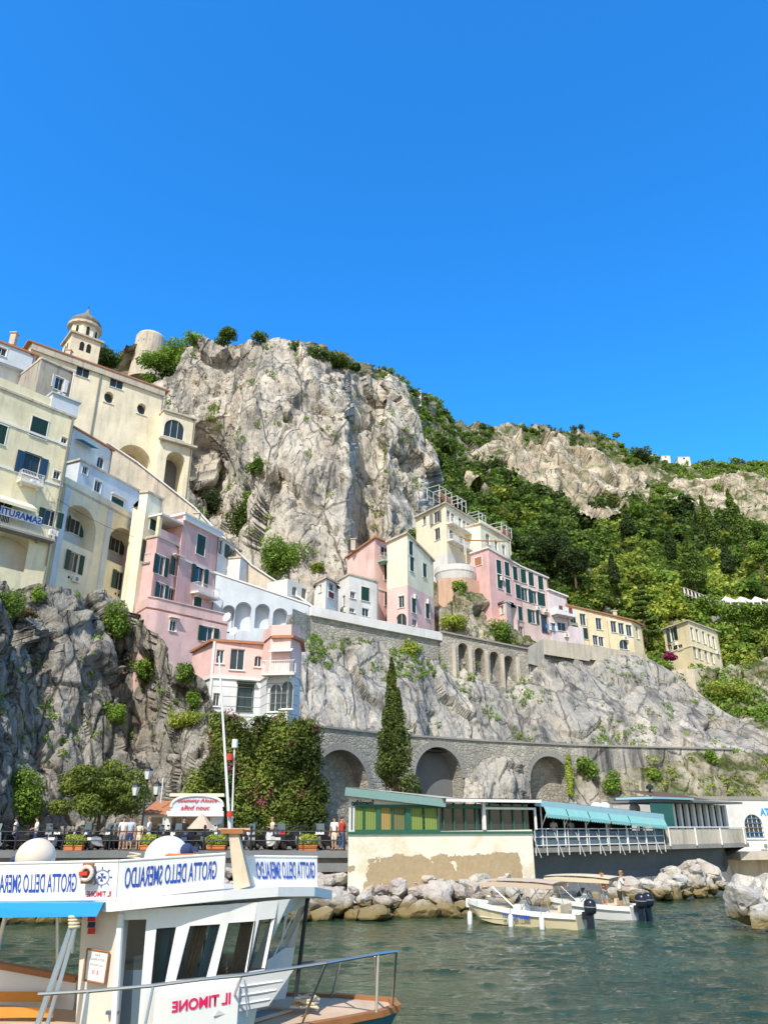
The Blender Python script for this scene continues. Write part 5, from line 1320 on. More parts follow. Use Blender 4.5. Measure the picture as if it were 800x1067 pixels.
# scooters
SCM = [plain('scooter_black', (.02,.02,.025), .3), plain('scooter_white', (.72,.72,.72), .3), plain('scooter_blue', (.04,.08,.22), .3), plain('scooter_silver', (.4,.41,.42), .3, .4), plain('scooter_red', (.5,.03,.03), .3)]
M['rubber'] = plain('rubber', (.02,.02,.02), .8); M['seatblk'] = plain('black_seat', (.025,.025,.028), .6)
def torus(mb, c, r, t, ax='y', n=16, m=8):
    i0 = len(mb.v)
    for k in range(n):
        a = 2*math.pi*k/n
        for j in range(m):
            b = 2*math.pi*j/m; rr = r+t*math.cos(b); v = (rr*math.cos(a), t*math.sin(b), rr*math.sin(a)) if ax == 'y' else (rr*math.cos(a), rr*math.sin(a), t*math.sin(b))
            mb.v.append((c[0]+v[0], c[1]+v[1], c[2]+v[2]))
    for k in range(n):
        for j in range(m): mb.f.append((i0+k*m+j, i0+((k+1) % n)*m+j, i0+((k+1) % n)*m+(j+1) % m, i0+k*m+(j+1) % m))
def scooter_meshes():
    out = {}
    g = MB(); torus(g, (0, 0, 0), .2, .065); out['tyre'] = g.mesh('tyre', smooth=True); out['tyre'].materials.append(M['rubber'])
    g = MB(); g.tube((0, -.05, 0), (0, .05, 0), .15, n=14); out['rim'] = g.mesh('rim'); out['rim'].materials.append(M['steel'])
    prof = [(-.82,.5),(-.8,.68),(-.45,.74),(-.1,.66),(.0,.42),(.25,.34),(.42,.42),(.5,.98),(.6,1.0),(.66,.6),(.62,.36),(.4,.22),(0,.2),(-.35,.24),(-.6,.34)]
    g = MB(); n = len(prof); W = [.16,.18,.2,.19,.2,.2,.2,.17,.15,.2,.17,.16,.17,.18,.17]
    g.v = [(x, -w_, z_) for (x, z_), w_ in zip(prof, W)]+[(x, w_, z_) for (x, z_), w_ in zip(prof, W)]
    g.f = [tuple(range(n)), tuple(range(2*n-1, n-1, -1))]+[(i, i+n, (i+1) % n+n, (i+1) % n) for i in range(n)]
    out['body'] = g
    g = MB(); g.prism([(-.8,-.16),(-.4,-.17),(-.08,-.13),(-.08,.13),(-.4,.17),(-.8,.16)], [.7,.75,.68,.68,.75,.7], [.8,.84,.76,.76,.84,.8]); out['seat'] = g.mesh('seat'); out['seat'].materials.append(M['seatblk'])
    g = MB(); g.tube((.5, -.34, 1.06), (.5, .34, 1.06), .022); g.tube((.5, 0, .95), (.5, 0, 1.08), .05); g.path([(.5, -.28, 1.06), (.48, -.36, 1.28)], .01); g.path([(.5, .28, 1.06), (.48, .36, 1.28)], .01); g.box((.48, -.37, 1.3), (.03, .14, .09)); g.box((.48, .37, 1.3), (.03, .14, .09)); out['handlebar'] = g.mesh('hb'); out['handlebar'].materials.append(M['iron'])
    g = MB(); g.lathe([(.02, 0), (.09, .02), (.1, .05)], (0, 0, 0), 12); g.tfm(Matrix.Translation((.6, 0, .86)) @ Matrix.Rotation(R(90), 4, 'Y')); out['headlight'] = g.mesh('hl'); out['headlight'].materials.append(M['lant'])
    g = MB(); g.tube((.52, 0, .5), (.66, -.0, .22), .05); out['fork'] = g.mesh('fork'); out['fork'].materials.append(M['steel'])
    g = MB(); g.q((.62, -.2, 1.0), (.62, .2, 1.0), (.5, .17, 1.42), (.5, -.17, 1.42)); out['windshield'] = g.mesh('ws'); out['windshield'].materials.append(glass('scooter_screen', (.12,.16,.18)))
    return out
SM = scooter_meshes(); SB = []
for m_ in SCM: me = SM['body'].mesh('body'); me.materials.append(m_); SB.append(me)
cn = ['black', 'white', 'dark blue', 'silver', 'red']
def scooter(px, Y, ci, rz, ws, label):
    c = Vector((*xy(px, 880, Y), QZ+.02)); o = thing('scooter', label, 'scooter', c, rz, 'scooters parked along the quay')
    kid('body', SB[ci], o); kid('seat', SM['seat'], o); kid('handlebar', SM['handlebar'], o); kid('headlight', SM['headlight'], o); kid('fork', SM['fork'], o)
    for x in (.68, -.6): wh = kid('tyre', SM['tyre'], o, (x, 0, .265)); kid('rim', SM['rim'], wh)
    if ws: kid('windshield', SM['windshield'], o)
sx = [4, 12, 21, 47, 56, 64, 88, 96, 104, 112, 166, 176, 184, 192, 201, 210, 219, 250, 262, 275, 284, 294, 303, 311, 332, 340]
where = {0: 'left of the man in the white shirt', 1: 'just right of the man in the white shirt', 2: 'between the big tree and the street lamp', 3: 'in front of the cafe', 4: 'behind the railing right of the mast', 5: 'next to the restaurant corner'}
sx = sx+[30, 40, 72, 80, 120, 130, 148, 158, 171, 206, 232, 256, 269, 289, 299, 316, 326, 336]
for k, px in enumerate(sx):
    ci = [1, 0, 0, 3, 1, 0, 0, 2, 1, 0, 0, 1, 0, 2, 0, 3, 0, 0, 3, 0, 1, 4, 0, 1, 1, 0, 0, 2, 0, 1, 0, 3, 0, 0, 1, 0, 2, 1, 0, 3, 0, 0, 1, 0][k]; wz = 0 if px < 30 else 1 if px < 70 else 2 if px < 120 else 3 if px < 225 else 4 if px < 320 else 5
    ws = k % 3 == 0
    scooter(px, 47.9+.5*(k % 2)+(1.1 if k > 25 else 0), ci, R(random.choice((100, 80, 250, 120, 60))), ws, '%s scooter%s parked %s' % (cn[ci], ' with a windscreen' if ws else '', where[wz]))

# ================================================================= people
M['skin'] = plain('skin', (.52,.30,.20), .6, 0, .08); M['tan'] = plain('tanned_skin', (.46,.24,.14), .6, 0, .08); M['hairdk'] = plain('dark_hair', (.03,.02,.015), .7); M['hairlt'] = plain('fair_hair', (.30,.20,.10), .7)
M['shoe'] = plain('shoe', (.08,.07,.06), .6)
def skinmesh(joints, edges, root=0, sub=1):
    me = bpy.data.meshes.new('sk'); me.from_pydata([j[:3] for j in joints], edges, []); o = bpy.data.objects.new('sk', me); COL.objects.link(o)
    md = o.modifiers.new('s', 'SKIN'); md.use_smooth_shade = True
    for i, j in enumerate(joints): v = me.skin_vertices[0].data[i]; r = j[3]; v.radius = (r, r if len(j) < 5 else j[4]); v.use_root = (i == root)
    ss = o.modifiers.new('u', 'SUBSURF'); ss.levels = sub; ss.render_levels = sub
    out = bpy.data.meshes.new_from_object(o.evaluated_get(bpy.context.evaluated_depsgraph_get())); bpy.data.objects.remove(o); bpy.data.meshes.remove(me)
    return out
def person(label, loc, rz, top, bottom, skin='skin', hair='hairdk', pose='stand', scale=1., longtop=False, group=None, shirt=True, barelegs=True):
    o = thing('person', label, 'person', loc, rz, group); o.scale = (scale,)*3
    # facing +y ; arms by pose
    arms = {'stand': (((-.2,0,1.42),(-.27,-.02,1.13),(-.26,.06,.88)), ((.2,0,1.42),(.27,-.02,1.13),(.26,.06,.88))),
            'fold': (((-.2,0,1.42),(-.29,.03,1.16),(-.05,.22,1.16)), ((.2,0,1.42),(.29,.03,1.16),(.07,.24,1.12))),
            'reach': (((-.2,.05,1.40),(-.26,.16,1.14),(-.16,.40,1.12)), ((.2,.05,1.40),(.26,.18,1.14),(.18,.42,1.16))),
            'phone': (((-.2,0,1.42),(-.27,.02,1.13),(-.08,.28,1.22)), ((.2,0,1.42),(.27,-.02,1.13),(.26,.06,.88)))}[pose]
    lean = .12 if pose == 'reach' else 0
    J = [(0,0,.95,.13,.10), (0,.01,1.08,.12,.09), (0,.02+lean*.4,1.26,.15,.10), (0,.01+lean*.6,1.41,.13,.09), (0,.02+lean*.8,1.50,.055), (0,.04+lean,1.59,.072,.085), (0,.045+lean,1.68,.078,.092), (0,.03+lean,1.745,.05,.06)]
    E = [(i, i+1) for i in range(7)]
    for s_, sgn in ((-1, 0), (1, 1)):
        b0 = len(J); J += [(s_*.09,0,.88,.085), (s_*.1,.02,.50,.058), (s_*.105,-.01,.28,.052), (s_*.11,-.02,.09,.036), (s_*.115,.12,.035,.034)]; E += [(0, b0), (b0, b0+1), (b0+1, b0+2), (b0+2, b0+3), (b0+3, b0+4)]
        a_ = arms[sgn]; b1 = len(J); J += [(a_[0][0], a_[0][1]+lean*.5, a_[0][2], .055), (a_[1][0], a_[1][1]+lean*.5, a_[1][2], .04), (*a_[2], .028)]; E += [(3, b1), (b1, b1+1), (b1+1, b1+2)]
        A_, B_ = Vector(a_[1]), Vector(a_[2]); d = (B_-A_).normalized(); side = d.cross(Vector((0, 0, 1))); side = side.normalized() if side.length > .05 else Vector((1, 0, 0))
        b2 = len(J); pm = B_+d*.07; J.append((*pm, .03, .02)); E.append((b1+2, b2))
        for f_, ln in ((-.03, .075), (-.01, .088), (.01, .084), (.03, .065)):
            b3 = len(J); q1 = pm+d*.035+side*f_; q2 = q1+d*ln*.6+Vector((0, 0, -.01)); J += [(*q1, .0095), (*q2, .007)]; E += [(b2, b3), (b3, b3+1)]
        b3 = len(J); q1 = B_+d*.03+side*.038; q2 = q1+d*.04+side*.012; J += [(*q1, .011), (*q2, .008)]; E += [(b2, b3), (b3, b3+1)]
    me = skinmesh(J, E); me.materials.append(M[skin]); kid('body', me, o)
    hx, hy, hz = 0, .045+lean, 1.665
    g = MB(); g.lathe([(.02, -.02), (.085, 0), (.092, .05), (.075, .1), (.03, .125)], (hx, hy-.02, hz+.0), 12, .95, 1.05); g.ball((hx, hy-.05, hz-.01), .075, 10, 6); me = g.mesh('h', smooth=True); me.materials.append(M[hair]); kid('hair', me, o)
    g = MB(); g.tube((hx, hy+.08, hz-.0), (hx, hy+.115, hz-.035), .008, .014, 6); 
    for s_ in (-.095, .095): g.ball((s_*.87, hy, hz-.03), .022, 6, 4)
    me = g.mesh('n'); me.materials.append(M[skin]); kid('face', me, o)
    g = MB()
    for s_ in (-.03, .03): g.ball((s_, hy+.085, hz-.005), .009, 6, 4)
    g.box((0, hy+.09, hz-.065), (.045, .01, .009)); me = g.mesh('e'); me.materials.append(M['hairdk']); kid('eyes', me, o)
    if shirt:
        z0 = .82 if longtop else .92
        J = [(0,0,z0,.155,.12), (0,.01,1.08,.145,.115), (0,.02+lean*.4,1.26,.172,.125), (0,.01+lean*.6,1.41,.15,.105), (0,.02+lean*.8,1.475,.075)]; E = [(0,1),(1,2),(2,3),(3,4)]
        for a_ in arms: b1 = len(J); m_ = Vector(a_[0]).lerp(Vector(a_[1]), .75); J += [(a_[0][0], a_[0][1]+lean*.5, a_[0][2], .075), (m_.x, m_.y+lean*.5, m_.z, .06)]; E += [(3, b1), (b1, b1+1)]
        me = skinmesh(J, E); me.materials.append(M[top]); kid('shirt', me, o)
    J = [(0,0,.98,.15,.12), (0,0,.90,.15,.12)]; E = [(0,1)]
    for s_ in (-1, 1): b1 = len(J); J += [(s_*.09,0,.82,.105), (s_*.1,.02,.50 if barelegs else .14,.085 if barelegs else .055)]; E += [(1, b1), (b1, b1+1)]
    me = skinmesh(J, E); me.materials.append(M[bottom]); kid('shorts' if barelegs else 'trousers', me, o)
    g = MB()
    for s_ in (-1, 1): g.box((s_*.115, .05, .03), (.1, .27, .07))
    me = g.mesh('s'); me.materials.append(M['shoe']); sh = kid('shoes', me, o)
    return o
M['clwhite'] = plain('white_cotton', (.78,.78,.78), .85); M['clnavy'] = plain('navy_cotton', (.03,.05,.13), .85); M['clcheck'] = plain('pale_blue_check', (.45,.52,.66), .85, 0, .4, 25); M['clred'] = plain('red_cotton', (.6,.06,.04), .85); M['clblue'] = plain('mid_blue_cotton', (.08,.16,.36), .85); M['clblack'] = plain('black_cotton', (.03,.03,.035), .85); M['clgrey'] = plain('grey_cotton', (.33,.34,.36), .85); M['clcream'] = plain('cream_cotton', (.68,.6,.48), .85)
def qp(px, Y=47.1): return (*xy(px, 880, Y), QZ+.02)
person('person in white shirt and navy shorts with arms folded, alone at the quay railing', qp(36), R(120), 'clwhite', 'clnavy', pose='fold')
person('person in pale checked shirt, left of the group by the street lamp', qp(127), R(200), 'clwhite', 'clgrey', pose='stand', hair='hairdk')
person('person in blue checked shirt and blue shorts beside the lamp post', qp(134.5, 46.9), R(180), 'clcheck', 'clnavy', pose='stand')
person('short person in pale dress between the two taller people at the lamp', qp(144, 47.0), R(160), 'clcream', 'clcream', pose='stand', scale=.87, hair='hairlt', longtop=True)
person('fair-haired person in white top right of the lamp post', qp(154, 47.2), R(90), 'clwhite', 'clwhite', pose='phone', hair='hairlt')
person('person in white tee and shorts at the restaurant corner, left of the red one', qp(348, 46.9), R(150), 'clwhite', 'clcream', pose='stand')
person('person in red top and blue trousers next to the restaurant wall', qp(355.5, 47.3), R(220), 'clred', 'clblue', pose='stand', barelegs=False)

person('person in black tee and grey shorts standing among the scooters in front of the cafe', qp(190, 48.9), R(200), 'clblack', 'clgrey', pose='stand')
person('person in cream shirt between the creeper and the railing, right of the mast', qp(283, 49.2), R(120), 'clcream', 'clnavy', pose='phone', hair='hairlt')
person('person in white shirt at the far left end of the railing', qp(14, 49.0), R(100), 'clwhite', 'clblue', pose='stand')

for k, (aa, tp, rz_, lb) in enumerate(((3.0, 'clwhite', 20, 'diner in white behind the restaurant deck railing, left end'), (4.6, 'clcheck', 200, 'diner in pale blue check on the restaurant deck'), (8.5, 'clcream', 90, 'diner in cream shirt in the middle of the restaurant deck'), (12.0, 'clred', -30, 'diner in red on the restaurant deck'))):
    p = G1.p(aa, DZ+.02, -1.0); person(lb, p, R(rz_), tp, 'clnavy', pose='stand', scale=.92)

# ================================================================= boulders
import bmesh
def rockmesh(seed, n=4):
    bm = bmesh.new(); bmesh.ops.create_icosphere(bm, subdivisions=n, radius=1); me = bpy.data.meshes.new('boulder'); bm.to_mesh(me); bm.free()
    V = np.zeros(len(me.vertices)*3); me.vertices.foreach_get('co', V); V = V.reshape(-1, 3)
    # cut the ball by random planes: broken limestone
    rg = np.random.default_rng(seed)
    for k in range(18):
        nrm = rg.normal(size=3); nrm /= np.linalg.norm(nrm); d = .58+.30*rg.random(); s = V@nrm; m = s > d; V[m] -= np.outer((s[m]-d)*.985, nrm)
    i_, e_, t_ = facet(V*1.5+seed*3.3, seed); V *= (1+.10*fbm(V*1.1+seed*7.1, 3, seed)+.07*i_+.06*t_-.35*np.clip(.10-e_, 0, .1))[:,None]+.035*fbm(V*4.5+seed, 5, seed+3, .6)[:,None]
    me.vertices.foreach_set('co', V.astype(np.float32).ravel()); me.update(); return me
def boulder_mat(name, light, mid, dark, wet=True):
    t = NT(name); P = t.pos(); md = t.noise(P, 1.1, 8, .66, .3); fine = t.noise(P, 7, 6, .7); ed = t.vor(P, 1.5)
    c = t.mix(t.ramp(md, [(.32, 0), (.6, 1)]), mid, light)
    oi = t.n('ShaderNodeObjectInfo'); c = t.mix(t.math('MULTIPLY', oi.outputs['Random'], .45), c, (.36,.30,.25)); c = t.mix(t.math('MULTIPLY', t.ramp(fine, [(.3, 1), (.45, 0)]), .5), c, dark)
    c = t.mix(t.math('MULTIPLY', t.ramp(ed, [(0, 1), (.03, 0)]), .5), c, dark)
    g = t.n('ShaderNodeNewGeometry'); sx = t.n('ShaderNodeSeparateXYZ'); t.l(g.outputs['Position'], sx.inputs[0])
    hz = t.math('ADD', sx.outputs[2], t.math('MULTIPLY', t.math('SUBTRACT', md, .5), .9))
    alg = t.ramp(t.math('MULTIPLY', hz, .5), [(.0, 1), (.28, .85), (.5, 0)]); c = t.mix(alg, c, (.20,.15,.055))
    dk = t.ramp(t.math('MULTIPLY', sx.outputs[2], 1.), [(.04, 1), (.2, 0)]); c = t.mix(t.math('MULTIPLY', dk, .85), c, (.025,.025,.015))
    t.bump(t.math('ADD', md, t.math('MULTIPLY', fine, .4)), .7, .12); return t.fin(c, .9, 0, .15)
M['boulder'] = boulder_mat('limestone_boulder', (.52,.48,.455), (.36,.335,.32), (.14,.12,.11)); M['boulderw'] = boulder_mat('pale_boulder', (.64,.60,.54), (.44,.41,.36), (.16,.14,.12)); M['boulderg'] = boulder_mat('grey_boulder', (.55,.55,.53), (.34,.34,.34), (.13,.13,.13))
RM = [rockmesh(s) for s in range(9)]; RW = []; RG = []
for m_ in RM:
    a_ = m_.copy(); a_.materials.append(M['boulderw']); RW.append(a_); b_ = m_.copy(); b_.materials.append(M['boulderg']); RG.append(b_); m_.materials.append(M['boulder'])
rr = random.Random(5)
def boulder(x, y, z, r, ms, label, group, sq=.75):
    o = bpy.data.objects.new('boulder', rr.choice(ms)); COL.objects.link(o); o.location = (x, y, z); o.rotation_euler = (rr.uniform(-.4, .4), rr.uniform(-.4, .4), rr.uniform(0, 6.28))
    o.scale = (r*rr.uniform(.9, 1.3), r*rr.uniform(.8, 1.1), r*sq*rr.uniform(.85, 1.2)); return tag(o, label, 'boulder', group)
L1 = 'rough pale limestone boulder in the heap under the cream restaurant wall'; L2 = 'rough limestone boulder in the heap below the quay, seen past the tour boat'
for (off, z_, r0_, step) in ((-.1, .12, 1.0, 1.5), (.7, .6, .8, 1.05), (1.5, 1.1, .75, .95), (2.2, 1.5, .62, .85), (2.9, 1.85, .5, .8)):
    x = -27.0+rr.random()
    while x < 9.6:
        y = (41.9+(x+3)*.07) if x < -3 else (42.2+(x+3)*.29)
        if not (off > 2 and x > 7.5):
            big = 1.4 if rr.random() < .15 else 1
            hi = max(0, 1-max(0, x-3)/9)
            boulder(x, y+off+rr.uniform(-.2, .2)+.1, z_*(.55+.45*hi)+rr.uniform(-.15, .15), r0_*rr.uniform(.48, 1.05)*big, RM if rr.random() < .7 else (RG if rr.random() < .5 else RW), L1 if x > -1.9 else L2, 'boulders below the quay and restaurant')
        x += step*rr.uniform(.62, 1.0)
def bx_(px, py, r, Y=None, ms=None, label=None, z=None):
    p = atz(px, py, z if z is not None else 0) if Y is None else at(px, py, Y)
    boulder(p.x, p.y, p.z, r, ms or RW, label or 'pale sunlit boulder at the water under the restaurant deck', 'boulders under the deck')
for px, py, r_ in ((655, 925, 1.5), (640, 934, 1.1), (668, 933, 1.0), (620, 938, .8), (684, 925, 1.0), (697, 928, 1.15), (675, 921, .8), (708, 918, 1.1), (722, 912, 1.5), (735, 919, 1.0), (745, 915, .9), (712, 928, .8), (728, 926, .8), (752, 921, .9), (764, 922, .8), (742, 927, .6), (605, 940, .9), (590, 940, 1.0), (575, 938, 1.0), (560, 935, 1.1), (690, 917, .9), (718, 904, 1.2), (735, 906, 1.1), (700, 908, 1.0)):
    Yb = {0: 0}.get(0) ; t_ = (px-560)/215.; Yw = 46.2+t_*12.5-(py-915)*.06
    bx_(px, py+2, r_*.78, Y=Yw); bx_(px+rr.uniform(-9, 9), py+rr.uniform(3, 9), r_*rr.uniform(.3, .55), Y=Yw-.8, ms=rr.choice((RM, RW, RG)))
bx_(775, 943, 1.35, Y=38.3, ms=RG, label='big grey-white boulder standing in the water at the right edge'); bx_(799, 955, .9, Y=37.0, ms=RG, label='dark-footed boulder low in the water, cut by the right edge'); bx_(788, 930, 1.1, Y=40.5, ms=RW, label='white boulder behind the big grey one at the right edge'); bx_(810, 935, 1.4, Y=39.0, ms=RW, label='pale boulder at the far right edge above the waterline')

# ================================================================= small motor boats
def hull_mesh(L, B, sheer0, sheer1, keel=-.28, top=True):
    st = [(0, .86, 0), (.15, .95, 0), (.35, 1.0, 0), (.55, .96, 0), (.72, .80, .02), (.85, .55, .08), (.94, .28, .2), (1.0, .03, .45)]
    g = MB(); rows = []
    for t_, b_, k_ in st:
        x = -L/2+L*t_; sh = sheer0+(sheer1-sheer0)*t_**2.2; hb = B/2*b_; kz = keel+(sh-keel)*k_*.9; xk = x-(.28*L*k_)
        rows.append([(x, -hb, sh), (x-.02*L*k_, -hb*.97, sh-.16), (xk+.3*(x-xk), -hb*.82, kz+.32*(sh-keel)), (xk, 0, kz), (xk+.3*(x-xk), hb*.82, kz+.32*(sh-keel)), (x-.02*L*k_, hb*.97, sh-.16), (x, hb, sh)])
    n = 7; g.v = [p for r_ in rows for p in r_]
    for i in range(len(rows)-1):
        for j in range(n-1): g.f.append((i*n+j, (i+1)*n+j, (i+1)*n+j+1, i*n+j+1))
    g.f.append(tuple(range(n))); return g, rows
def motorboat(name, label, stern, bow, hullm, canm, L=6.0, txt=None, con='wpaint'):
    S_, Bw = Vector((stern[0], stern[1], 0)), Vector((bow[0], bow[1], 0)); c = (S_+Bw)/2; rz = math.atan2((Bw-S_).y, (Bw-S_).x); L = (Bw-S_).length*1.03; B = 2.15
    o = thing(name, label, 'boat', c, rz)
    def kk(nm, g, m_, par=None, smooth=False): me = g.mesh(nm, smooth=smooth); me.materials.append(M[m_]); return kid(nm, me, par or o)
    g, rows = hull_mesh(L, B, .62, .98); kk('hull', g, hullm, smooth=False)
    g = MB()
    for side in (0, 6):
        for i in range(len(rows)-1):
            a, b_ = Vector(rows[i][side]), Vector(rows[i+1][side]); sg = -1 if side == 0 else 1
            d_ = (b_-a); g.q(a+Vector((0, sg*.05, .03)), b_+Vector((0, sg*.05, .03)), b_+Vector((0, sg*.04, -.16)), a+Vector((0, sg*.04, -.16))); g.q(a+Vector((0, sg*.05, .03)), b_+Vector((0, sg*.05, .03)), b_+Vector((0, -sg*.18, .035)), a+Vector((0, -sg*.18, .035))); g.q(a+Vector((0, -sg*.18, .035)), b_+Vector((0, -sg*.18, .035)), b_+Vector((0, -sg*.18, -.35)), a+Vector((0, -sg*.18, -.35)))
    kk('gunwale', g, 'wpaint')
    g = MB(); g.q(*[(r_[0][0], r_[0][1]*.9, .28) for r_ in rows[:6]], *[(r_[6][0], r_[6][1]*.9, .28) for r_ in rows[:6][::-1]]); g.q(*[(r_[0][0], r_[0][1]*.93, r_[0][2]-.06) for r_ in rows[4:]], *[(r_[6][0], r_[6][1]*.93, r_[6][2]-.06) for r_ in rows[4:][::-1]]); kk('deck', g, con)
    g = MB(); g.prism([(L*.12, -.7), (L*.34, -.5), (L*.34, .5), (L*.12, .7)], .3, .78); kk('sun_pad', g, 'creamcush', )
    g = MB(); g.box((-L*.30, 0, .5), (.55, 1.5, .42)); g.box((-L*.36, 0, .82), (.12, 1.5, .3)); kk('seat', g, 'creamcush')
    g = MB(); g.prism([(-.25, -.35), (.35, -.3), (.35, .3), (-.25, .35)], .28, [1.0, .85, .85, 1.0]); g.box((-.2, 0, 1.02), (.2, .6, .1)); cs_ = kk('console', g, 'wpaint')
    g = MB(); g.q((.3, -.33, .9), (.3, .33, .9), (.02, .28, 1.32), (.02, -.28, 1.32)); kk('windshield', g, 'glass', cs_)
    g = MB(); torus(g, (0, 0, 0), .19, .02); g.tfm(Matrix.Translation((-.34, 0, 1.02)) @ Matrix.Rotation(R(90), 4, 'Z') @ Matrix.Rotation(R(25), 4, 'X')); kk('steering_wheel', g, 'iron', cs_)
    g = MB(); n = 8
    for i in range(n):
        x0, x1 = -L*.34+L*.64*i/n, -L*.34+L*.64*(i+1)/n; z0, z1 = 1.98-.08*((i-n/2)/(n/2))**2, 1.98-.08*((i+1-n/2)/(n/2))**2
        for j in range(6):
            y0, y1 = -1.0+2*j/6, -1.0+2*(j+1)/6; s0, s1 = -.05*y0*y0, -.05*y1*y1
            g.q((x0, y0, z0+s0), (x1, y0, z1+s0), (x1, y1, z1+s1), (x0, y1, z0+s1))
    for sy in (-1, 1): g.q((-L*.34, sy, 1.78), (L*.30, sy, 1.78), (L*.30, sy, 1.64), (-L*.34, sy, 1.64))
    g.q((-L*.34, sy, 1.78), (-L*.2, sy, 1.84), (L*.16, sy, 1.86), (L*.30, sy, 1.78))
    kk('canopy', g, canm)
    g = MB()
    for sy in (-1, 1):
        yy = sy*.98
        g.tube((-L*.04, yy, .65), (-L*.25, yy, 1.8), .02); g.tube((-L*.04, yy, .65), (L*.22, yy, 1.8), .014); g.tube((-L*.08, yy, .9), (-L*.02, yy, 1.93), .02); g.tube((-L*.30, yy, .6), (-L*.25, yy, 1.78), .016)
    for x_ in (-L*.25, L*.22, -L*.02): g.tube((x_, -.98, 1.78 if x_ else 1.93), (x_, .98, 1.78), .02)
    kk('canopy_frame', g, 'steel')
    g = MB(); pr = [(L*.2, -.85, .72), (L*.2, -.85, 1.02), (L*.36, -.6, 1.1), (L*.47, -.15, 1.18), (L*.47, .15, 1.18), (L*.36, .6, 1.1), (L*.2, .85, 1.02), (L*.2, .85, .72)]; g.path(pr, .018); g.tube((L*.36, -.6, .8), (L*.36, -.6, 1.1), .014); g.tube((L*.36, .6, .8), (L*.36, .6, 1.1), .014); kk('bow_rail', g, 'steel')
    nm = 2 if txt is None else 1
    for k in range(nm):
        yy = 0 if nm == 1 else (-.42, .42)[k]
        g = MB(); g.lathe([(.13, .6), (.24, .66), (.27, .82), (.27, 1.0), (.24, 1.14), (.14, 1.22), (.02, 1.24)], (-L/2-.38, yy, 0), 18, 1.05, .8); mo = kk('outboard_motor', g, 'motor', None, True)
        g = MB(); g.prism([(-L/2-.5, yy-.08), (-L/2-.2, yy-.09), (-L/2-.2, yy+.09), (-L/2-.5, yy+.08)], -.5, .64); g.box((-L/2-.12, yy, .55), (.2, .3, .3)); kk('leg', g, 'motor', mo)
        g = MB(); g.lathe([(.275, .90), (.278, .93)], (-L/2-.38, yy, 0), 18, 1.05, .8); kk('stripe', g, 'clgrey', mo)
    if txt:
        me = text(txt, .2, .008, False); me.materials.clear(); me.materials.append(M['blueink'])
        for v in me.vertices: x_, y_ = v.co.x, v.co.y; v.co = (x_*1.0, -B/2*.99-.05-v.co.z, .44+y_)
        tl = kid('lettering', me, o, (-L*.02, .0, 0)) if rz < 0 or True else None
        me2 = tl.data
        for v in me2.vertices: v.co = (-v.co.x, -v.co.y, v.co.z)
    return o, c, rz, L
M['creamcush'] = plain('cream_cushion', (.66,.54,.36), .8, 0, .1); M['motor'] = plain('black_engine_cowl', (.015,.02,.035), .25, 0, .1); M['tancan'] = plain('tan_canvas', (.56,.44,.34), .85, 0, .1); M['crcan'] = plain('cream_canvas', (.66,.56,.40), .85, 0, .08)
s1, b1_ = atz(606, 968, 0), atz(489, 960, 0); ob, c1, rz1, L_ = motorboat('motorboat', 'cream-hulled open motorboat with tan canopy and one black outboard, nearer of the two', (s1.x, s1.y), (b1_.x, b1_.y), 'creampaint', 'tancan', txt='TLETTER LLBBS')
s2, b2_ = atz(664, 959, 0), atz(560, 951, 0); ob2, c2, rz2, L2_ = motorboat('motorboat', 'white motorboat with cream canopy and twin outboards carrying two people', (s2.x, s2.y), (b2_.x, b2_.y), 'wpaint', 'crcan')
def fender(p, label):
    o = thing('fender', label, 'fender', p, 0, 'white fenders hanging from the small boats'); g = MB(); g.lathe([(.03, .3), (.1, .24), (.12, .1), (.12, -.25), (.08, -.36), (.02, -.38)], (0, 0, 0), 12); me = g.mesh('b', smooth=True); me.materials.append(M['wpaint']); kid('body', me, o)
    g = MB(); g.tube((0, 0, .3), (0, .05, .62), .012); me = g.mesh('r'); me.materials.append(M['clgrey']); kid('rope', me, o)
for k, f_ in enumerate((.40, .02, -.24)):
    d_ = Vector((math.cos(rz1), math.sin(rz1), 0)); n_ = Vector((-d_.y, d_.x, 0)); n_ = n_ if n_.y < 0 else -n_
    w_ = 1.2 if f_ < .3 else .95
    fender(c1+d_*L_*f_+n_*w_+Vector((0, 0, .25)), 'white fender on the cream motorboat, %s' % ('at the bow', 'amidships', 'near the stern')[k])
d_ = Vector((math.cos(rz2), math.sin(rz2), 0)); n_ = Vector((-d_.y, d_.x, 0)); n_ = n_ if n_.y < 0 else -n_
person('shirtless tanned person in pale shorts standing in the white motorboat', c2-d_*L2_*.22+n_*.35+Vector((0, 0, .3)), R(-20), 'clwhite', 'clgrey', 'orange', pose='reach', shirt=False) if False else None
M['orangeskin'] = plain('sun_tanned_skin', (.55,.25,.12), .6, 0, .08)
person('shirtless tanned person in pale shorts standing in the white motorboat', c2-d_*L2_*.24+n_*.45+Vector((0, 0, .3)), R(150), 'clwhite', 'clgrey', 'orangeskin', pose='reach', shirt=False, scale=1.08)
person('person in white shirt and dark shorts bending over the twin outboards', c2-d_*L2_*.37+n_*.3+Vector((0, 0, .3)), R(-100), 'clwhite', 'clblack', 'tan', pose='reach', hair='hairlt', scale=1.08)

